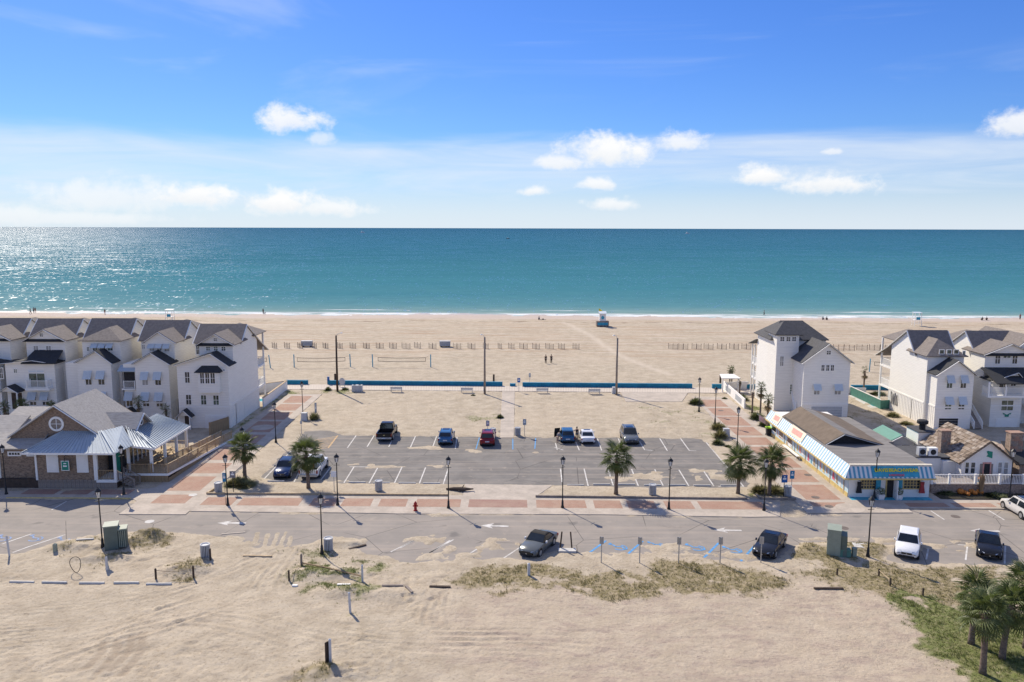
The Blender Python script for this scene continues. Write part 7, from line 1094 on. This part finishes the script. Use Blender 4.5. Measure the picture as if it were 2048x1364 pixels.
# ================================================================== people
def skin(nm, J, E, mat, par, sub=1):
    ks = list(J); me_ = bpy.data.meshes.new(nm); me_.from_pydata([J[k][:3] for k in ks], [(ks.index(a), ks.index(b)) for a, b in E], []); o = link(nm, me_, par); me_.materials.append(MATS[mat])
    o.modifiers.new('skin', 'SKIN'); sv = me_.skin_vertices[0].data
    for i, k in enumerate(ks): r = J[k][3]; sv[i].radius = r if isinstance(r, tuple) else (r, r); sv[i].use_root = (i == 0)
    ss_m = o.modifiers.new('smooth', 'SUBSURF'); ss_m.levels = ss_m.render_levels = sub; return o
def person(label, px, py, rz=0, pose='stand', top='clothblack', bottom='clothblack', long=True, s=1.0, hair='hair', group='people on the beach', loc=None, sleeves=True):
    x, y, z = loc or GZ(px, py); o = thing('person', label, 'person', (x, y, z + .02), rz, group); o.scale = (s, s, s)
    J = dict(pel=(0, 0, .95, (.13, .10)), spi=(0, 0, 1.13, (.12, .09)), che=(0, .01, 1.33, (.14, .10)), nck=(0, .0, 1.47, .055), hd0=(0, .02, 1.56, .075), hd1=(0, .02, 1.66, .085), hd2=(0, .01, 1.74, .05))
    for sd, n in ((-1, 'l'), (1, 'r')):
        J.update({'sh' + n: (sd * .17, 0, 1.40, .06), 'el' + n: (sd * .22, -.02, 1.12, .043), 'wr' + n: (sd * .23, .08, .88, .03), 'ha' + n: (sd * .23, .12, .80, .035), 'fi' + n: (sd * .22, .15, .73, .018), 'th' + n: (sd * .19, .15, .80, .014), 'hi' + n: (sd * .09, 0, .88, .095), 'kn' + n: (sd * .10, .02, .50, .062), 'an' + n: (sd * .10, -.02, .09, .042), 'to' + n: (sd * .11, .14, .04, .035)})
    if pose == 'walk': J['knl'] = (-.1, .2, .54, .062); J['anl'] = (-.1, .22, .10, .042); J['tol'] = (-.1, .38, .06, .035); J['knr'] = (.1, -.05, .50, .062); J['anr'] = (.1, -.3, .14, .042); J['tor'] = (.1, -.18, .05, .035); J['wrl'] = (-.24, -.12, .92, .03); J['hal'] = (-.24, -.1, .84, .035); J['fil'] = (-.24, -.08, .77, .018); J['thl'] = (-.2, -.06, .84, .014)
    if pose == 'arm': J['elr'] = (.24, .14, 1.2, .043); J['wrr'] = (.12, .3, 1.32, .03); J['har'] = (.08, .34, 1.38, .035); J['fir'] = (.05, .36, 1.45, .018); J['thr'] = (.04, .32, 1.37, .014)
    if pose == 'lean':
        for k in ('spi', 'che', 'nck', 'hd0', 'hd1', 'hd2', 'shl', 'shr', 'ell', 'elr', 'wrl', 'wrr', 'hal', 'har', 'fil', 'fir', 'thl', 'thr'): a, b_, c_, r = J[k]; dz = c_ - .95; J[k] = (a, b_ + dz * .55 + (.25 if k[:2] in ('wr', 'ha', 'fi', 'th') else 0), .95 + dz * .82 + (.25 if k[:2] in ('wr', 'ha', 'fi', 'th') else 0), r)
    if pose == 'sit':
        for k in J: a, b_, c_, r = J[k]; J[k] = (a, b_ - .15, c_ - .83, r) if k[:2] not in ('kn', 'an', 'to') else J[k]
        for sd, n in ((-1, 'l'), (1, 'r')): J['hi' + n] = (sd * .1, -.05, .12, .095); J['kn' + n] = (sd * .13, .34, .40, .062); J['an' + n] = (sd * .13, .62, .08, .042); J['to' + n] = (sd * .13, .78, .06, .035); J['wr' + n] = (sd * .2, .25, .38, .03); J['ha' + n] = (sd * .17, .32, .40, .035); J['fi' + n] = (sd * .16, .39, .40, .018); J['th' + n] = (sd * .13, .33, .42, .014)
    E = [('pel', 'spi'), ('spi', 'che'), ('che', 'nck'), ('nck', 'hd0'), ('hd0', 'hd1'), ('hd1', 'hd2')]
    for n in 'lr': E += [('che', 'sh' + n), ('sh' + n, 'el' + n), ('el' + n, 'wr' + n), ('wr' + n, 'ha' + n), ('ha' + n, 'fi' + n), ('ha' + n, 'th' + n), ('pel', 'hi' + n), ('hi' + n, 'kn' + n), ('kn' + n, 'an' + n), ('an' + n, 'to' + n)]
    skin('body', J, E, 'skin', o); g_ = lambda k, d: (*J[k][:3], tuple(v + d for v in J[k][3]) if isinstance(J[k][3], tuple) else J[k][3] + d)
    T = {k: g_(k, .018) for k in ('pel', 'spi', 'che', 'shl', 'shr', 'ell', 'elr')}; TE = [('pel', 'spi'), ('spi', 'che'), ('che', 'shl'), ('che', 'shr'), ('shl', 'ell'), ('shr', 'elr')]
    if not sleeves: [T.pop(k) for k in ('ell', 'elr')]; TE = TE[:4]
    skin('shirt', T, TE, top, o); ks = ['pel', 'hil', 'hir', 'knl', 'knr'] + (['anl', 'anr'] if long else []); B = {k: g_(k, .02) for k in ks}
    if not long:
        for n in 'lr': B['kn' + n] = tuple(J['hi' + n][i] * .3 + J['kn' + n][i] * .7 for i in range(3)) + (.085,)
    skin('trousers' if long else 'shorts', B, [('pel', 'hil'), ('pel', 'hir'), ('hil', 'knl'), ('hir', 'knr')] + ([('knl', 'anl'), ('knr', 'anr')] if long else []), bottom, o)
    h_ = J['hd1']; MB().lathe([(.03, -.16), (.088, -.08), (.1, .0), (.095, .06), (.06, .11), (.0, .13)], 10).build('hair', hair, o, loc=(h_[0], h_[1] - .022, h_[2]), smooth=True); MB().add([(-.015, .095, -.02), (.015, .095, -.02), (0, .125, -.03), (0, .09, .03)], [(0, 1, 2), (0, 2, 3), (1, 3, 2)]).build('nose', 'skin', o, loc=(h_[0], h_[1], h_[2] - .02))
    return o
person('person in dark clothes standing on the sand, left of a pair beyond the seawall', 1091.5, 727, R(160), s=1.03, group='pair beyond the seawall'); person('person in dark clothes standing on the sand, right of a pair beyond the seawall', 1102.5, 726.5, R(200), s=1.03, group='pair beyond the seawall')
person('person in a grey dress top leaning into the open door of the blue hatchback', 1115, 887.5, R(-50), 'lean', 'clothgrey', 'clothtan', False, group='people in the lot'); person('person in a black top standing between the blue hatchback and the white sedan', 1153.5, 880, R(180), 'arm', 'clothblack', 'clothblue' if 0 else 'clothgrey', False, group='people in the lot', sleeves=False)
person('person walking at the water edge, leftmost of three at the far left', 61, 627.5, R(-90), 'walk'); person('person standing at the water edge, middle of three at the far left', 67.5, 625, R(0), 'stand', 'clothgrey'); person('person standing at the water edge, rightmost of three at the far left', 71, 625, R(30), 'stand', 'clothblack', 'skin', False)
person('person in red shorts at the water edge above the left house roofs', 210, 628.5, R(180), 'stand', 'clothblack', 'clothred', False); pd_ = person('person with a dog at the water edge right of the left houses', 526.5, 627.5, R(0), 'stand'); person('person walking at the water edge left of the tower house roof', 1528, 630.5, R(-90), 'walk', 'clothgrey', 'clothblack')
for px, py, lb in ((1078, 639.5, 'person sitting on the beach left of the lifeguard hut'), (1646, 639, 'person sitting on the beach, left of two behind the tower house'), (1653.5, 639.5, 'person sitting on the beach, right of two behind the tower house'), (1964, 640.5, 'person sitting on the beach near the right edge, left one'), (1973, 640.5, 'person sitting on the beach near the right edge, right one')): person(lb, px, py, R(random.uniform(-40, 40)), 'sit', random.choice(['clothblack', 'clothgrey']), 'clothblack', s=1.15)
person('person in red standing far away at the right edge of the beach', 2040, 638.5, 0, 'stand', 'clothred', 'clothblack'); person('person in a blue shirt walking up the cottage ramp at the right edge', 2036, 999, R(10), 'walk', 'clothblue', 'clothtan', False, loc=(54.6, 78.0, .45), group='people at the shops')
x, y, z = GZ(1086, 639.5); o = thing('beach_towel', 'dark beach things beside the person sitting left of the lifeguard hut', 'towel', (x, y, z)); MB().box(-.9, .9, -.4, .4, 0, .08).build('cloth', 'clothblack', o); MB().lathe([(.2, .08), (.25, .3), (.1, .4)], 8).build('bag', 'clothblack', o)
x, y, z = GZ(529, 628); o = tag(link('dog', None, None, (x, y, z), R(-30)), 'small dark dog at the water edge beside its owner', 'dog')
DJ = dict(hip=(-.28, 0, .42, .1), mid=(0, 0, .42, .1), che=(.25, 0, .44, .13), nck=(.4, 0, .56, .07), hed=(.5, 0, .66, .075), muz=(.64, 0, .63, .035), tl1=(-.4, 0, .5, .03), tl2=(-.52, 0, .6, .018)); DE = [('hip', 'mid'), ('mid', 'che'), ('che', 'nck'), ('nck', 'hed'), ('hed', 'muz'), ('hip', 'tl1'), ('tl1', 'tl2')]
for sd, n in ((-1, 'l'), (1, 'r')): DJ.update({'fe' + n: (.26, sd * .1, .28, .045), 'fp' + n: (.27, sd * .1, .03, .028), 'hk' + n: (-.2, sd * .1, .3, .055), 'hh' + n: (-.36, sd * .1, .16, .03), 'hp' + n: (-.32, sd * .1, .03, .028)}); DE += [('che', 'fe' + n), ('fe' + n, 'fp' + n), ('hip', 'hk' + n), ('hk' + n, 'hh' + n), ('hh' + n, 'hp' + n)]
skin('body', DJ, DE, 'clothblack', o); [MB().add([(.46, sd * .03, .71), (.5, sd * .08, .71), (.47, sd * .06, .8)], [(0, 1, 2)]).build('ear', 'clothblack', o) for sd in (-1, 1)]
# ================================================================== shop window dressing, pumpkins, bed
for xz, lb, mt in ((318, 'black dress hanging on the striped shop front, left side', 'clothblack'), (890, 'dark red dress hanging on the striped shop front, right side', 'clothred')):
    x = X_at(*zp('h', xz, 815), 77.5); o = thing('hanging_dress', lb, 'dress', (x, 77.5, 0), group='hanging dresses'); MB().add([(-.2, -.06, 1.75), (.2, -.06, 1.75), (.22, .06, 1.75), (-.2, .06, 1.75), (-.16, -.07, 1.35), (.16, -.07, 1.35), (.16, .06, 1.35), (-.16, .06, 1.35), (-.28, -.12, .62), (.28, -.12, .62), (.28, .1, .62), (-.28, .1, .62)], [(3, 2, 1, 0), (0, 1, 5, 4), (1, 2, 6, 5), (2, 3, 7, 6), (3, 0, 4, 7), (4, 5, 9, 8), (5, 6, 10, 9), (6, 7, 11, 10), (7, 4, 8, 11), (8, 9, 10, 11)]).build('dress', mt, o); MB().tube([(-.2, 0, 1.76), (0, 0, 1.9), (.2, 0, 1.76)], .015, 5).tube([(0, 0, 1.9), (0, .3, 2.0)], .012, 5).build('hanger', 'steel', o)
bed = struct(sheet('flower_bed', [(43.3, 77.3), (53.0, 76.9), (52.6, 79.0), (43.3, 79.0)], .075, 'mulch'))
PK = [(1240, 850, .34), (1262, 838, .28), (1290, 856, .24), (1338, 846, .30), (1372, 858, .26), (1400, 842, .30), (1428, 850, .24), (1310, 866, .22)]; pk_me = None
for i, (xz, yz, r) in enumerate(PK):
    x, y = zg('h', xz, yz + 10); o = thing('pumpkin', f'orange pumpkin, {ORD[i]} of the display from the left in the cottage flower bed', 'pumpkin', (x, y, .07), group='pumpkin display'); n = 24; mb = MB(); pr = [(.05, .9), (.6, .98), (.95, .72), (1.0, .45), (.8, .12), (.1, .0)][::-1]; mb.v = [(r * rr * (1 - .10 * abs(math.cos(k * math.pi * 8 / n))) * math.cos(2 * math.pi * k / n), r * rr * (1 - .10 * abs(math.cos(k * math.pi * 8 / n))) * math.sin(2 * math.pi * k / n), r * 1.6 * zz) for rr, zz in pr for k in range(n)]; mb.f = [(a * n + k, a * n + (k + 1) % n, (a + 1) * n + (k + 1) % n, (a + 1) * n + k) for a in range(5) for k in range(n)]; mb.mi = [0] * len(mb.f); mb.build('body', 'orange', o, smooth=True); MB().tube([(0, 0, r * 1.5), (.03, 0, r * 1.9)], [.03, .02], 5).build('stalk', 'wood', o)
x, y = zg('h', 1350, 838); o = thing('harvest_cart', 'cream wooden harvest cart among the pumpkins by the cottage', 'cart', (x, y, .07)); MB().box(-.8, .6, -.35, .35, .35, .8).build('tub', 'cream', o); [MB().tube([(xx, yy - .03, .3), (xx, yy + .03, .3)], .3, 14).build('wheel', 'woodpale', o) for xx in (-.5, .4) for yy in (-.4, .4)]
x, y = zg('h', 1418, 830); o = thing('scarecrow', 'small straw scarecrow with a blue shirt and orange hat by the pumpkins', 'scarecrow', (x, y, .07)); MB().bar((0, 0, 0), (0, 0, 1.0), .05).build('stake', 'wood', o); MB().lathe([(.16, .55), (.2, .8), (.14, 1.05), (.05, 1.1)], 10).build('shirt', 'clothblue', o); MB().tube([(-.45, 0, .95), (.45, 0, 1.0)], .06, 6).build('sleeve', 'clothblue', o); MB().lathe([(.05, 1.08), (.13, 1.18), (.13, 1.3), (.28, 1.32), (.14, 1.36), (.1, 1.55), (0, 1.6)], 10).build('hat', 'orange', o)
x, y = zg('h', 1300, 790); o = thing('corn_shock', 'tall brown corn shock tied to the cottage deck railing', 'corn shock', (x, 78.8, .07)); mb = MB()
for i in range(70): a = random.uniform(0, 6.28); mb.bar((.1 * math.cos(a), .1 * math.sin(a), 0), (.35 * math.cos(a) * random.random(), .35 * math.sin(a) * random.random(), random.uniform(1.3, 2.2)), .04, .01)
mb.build('stalk', 'wood', o)['kind'] = 'stuff'
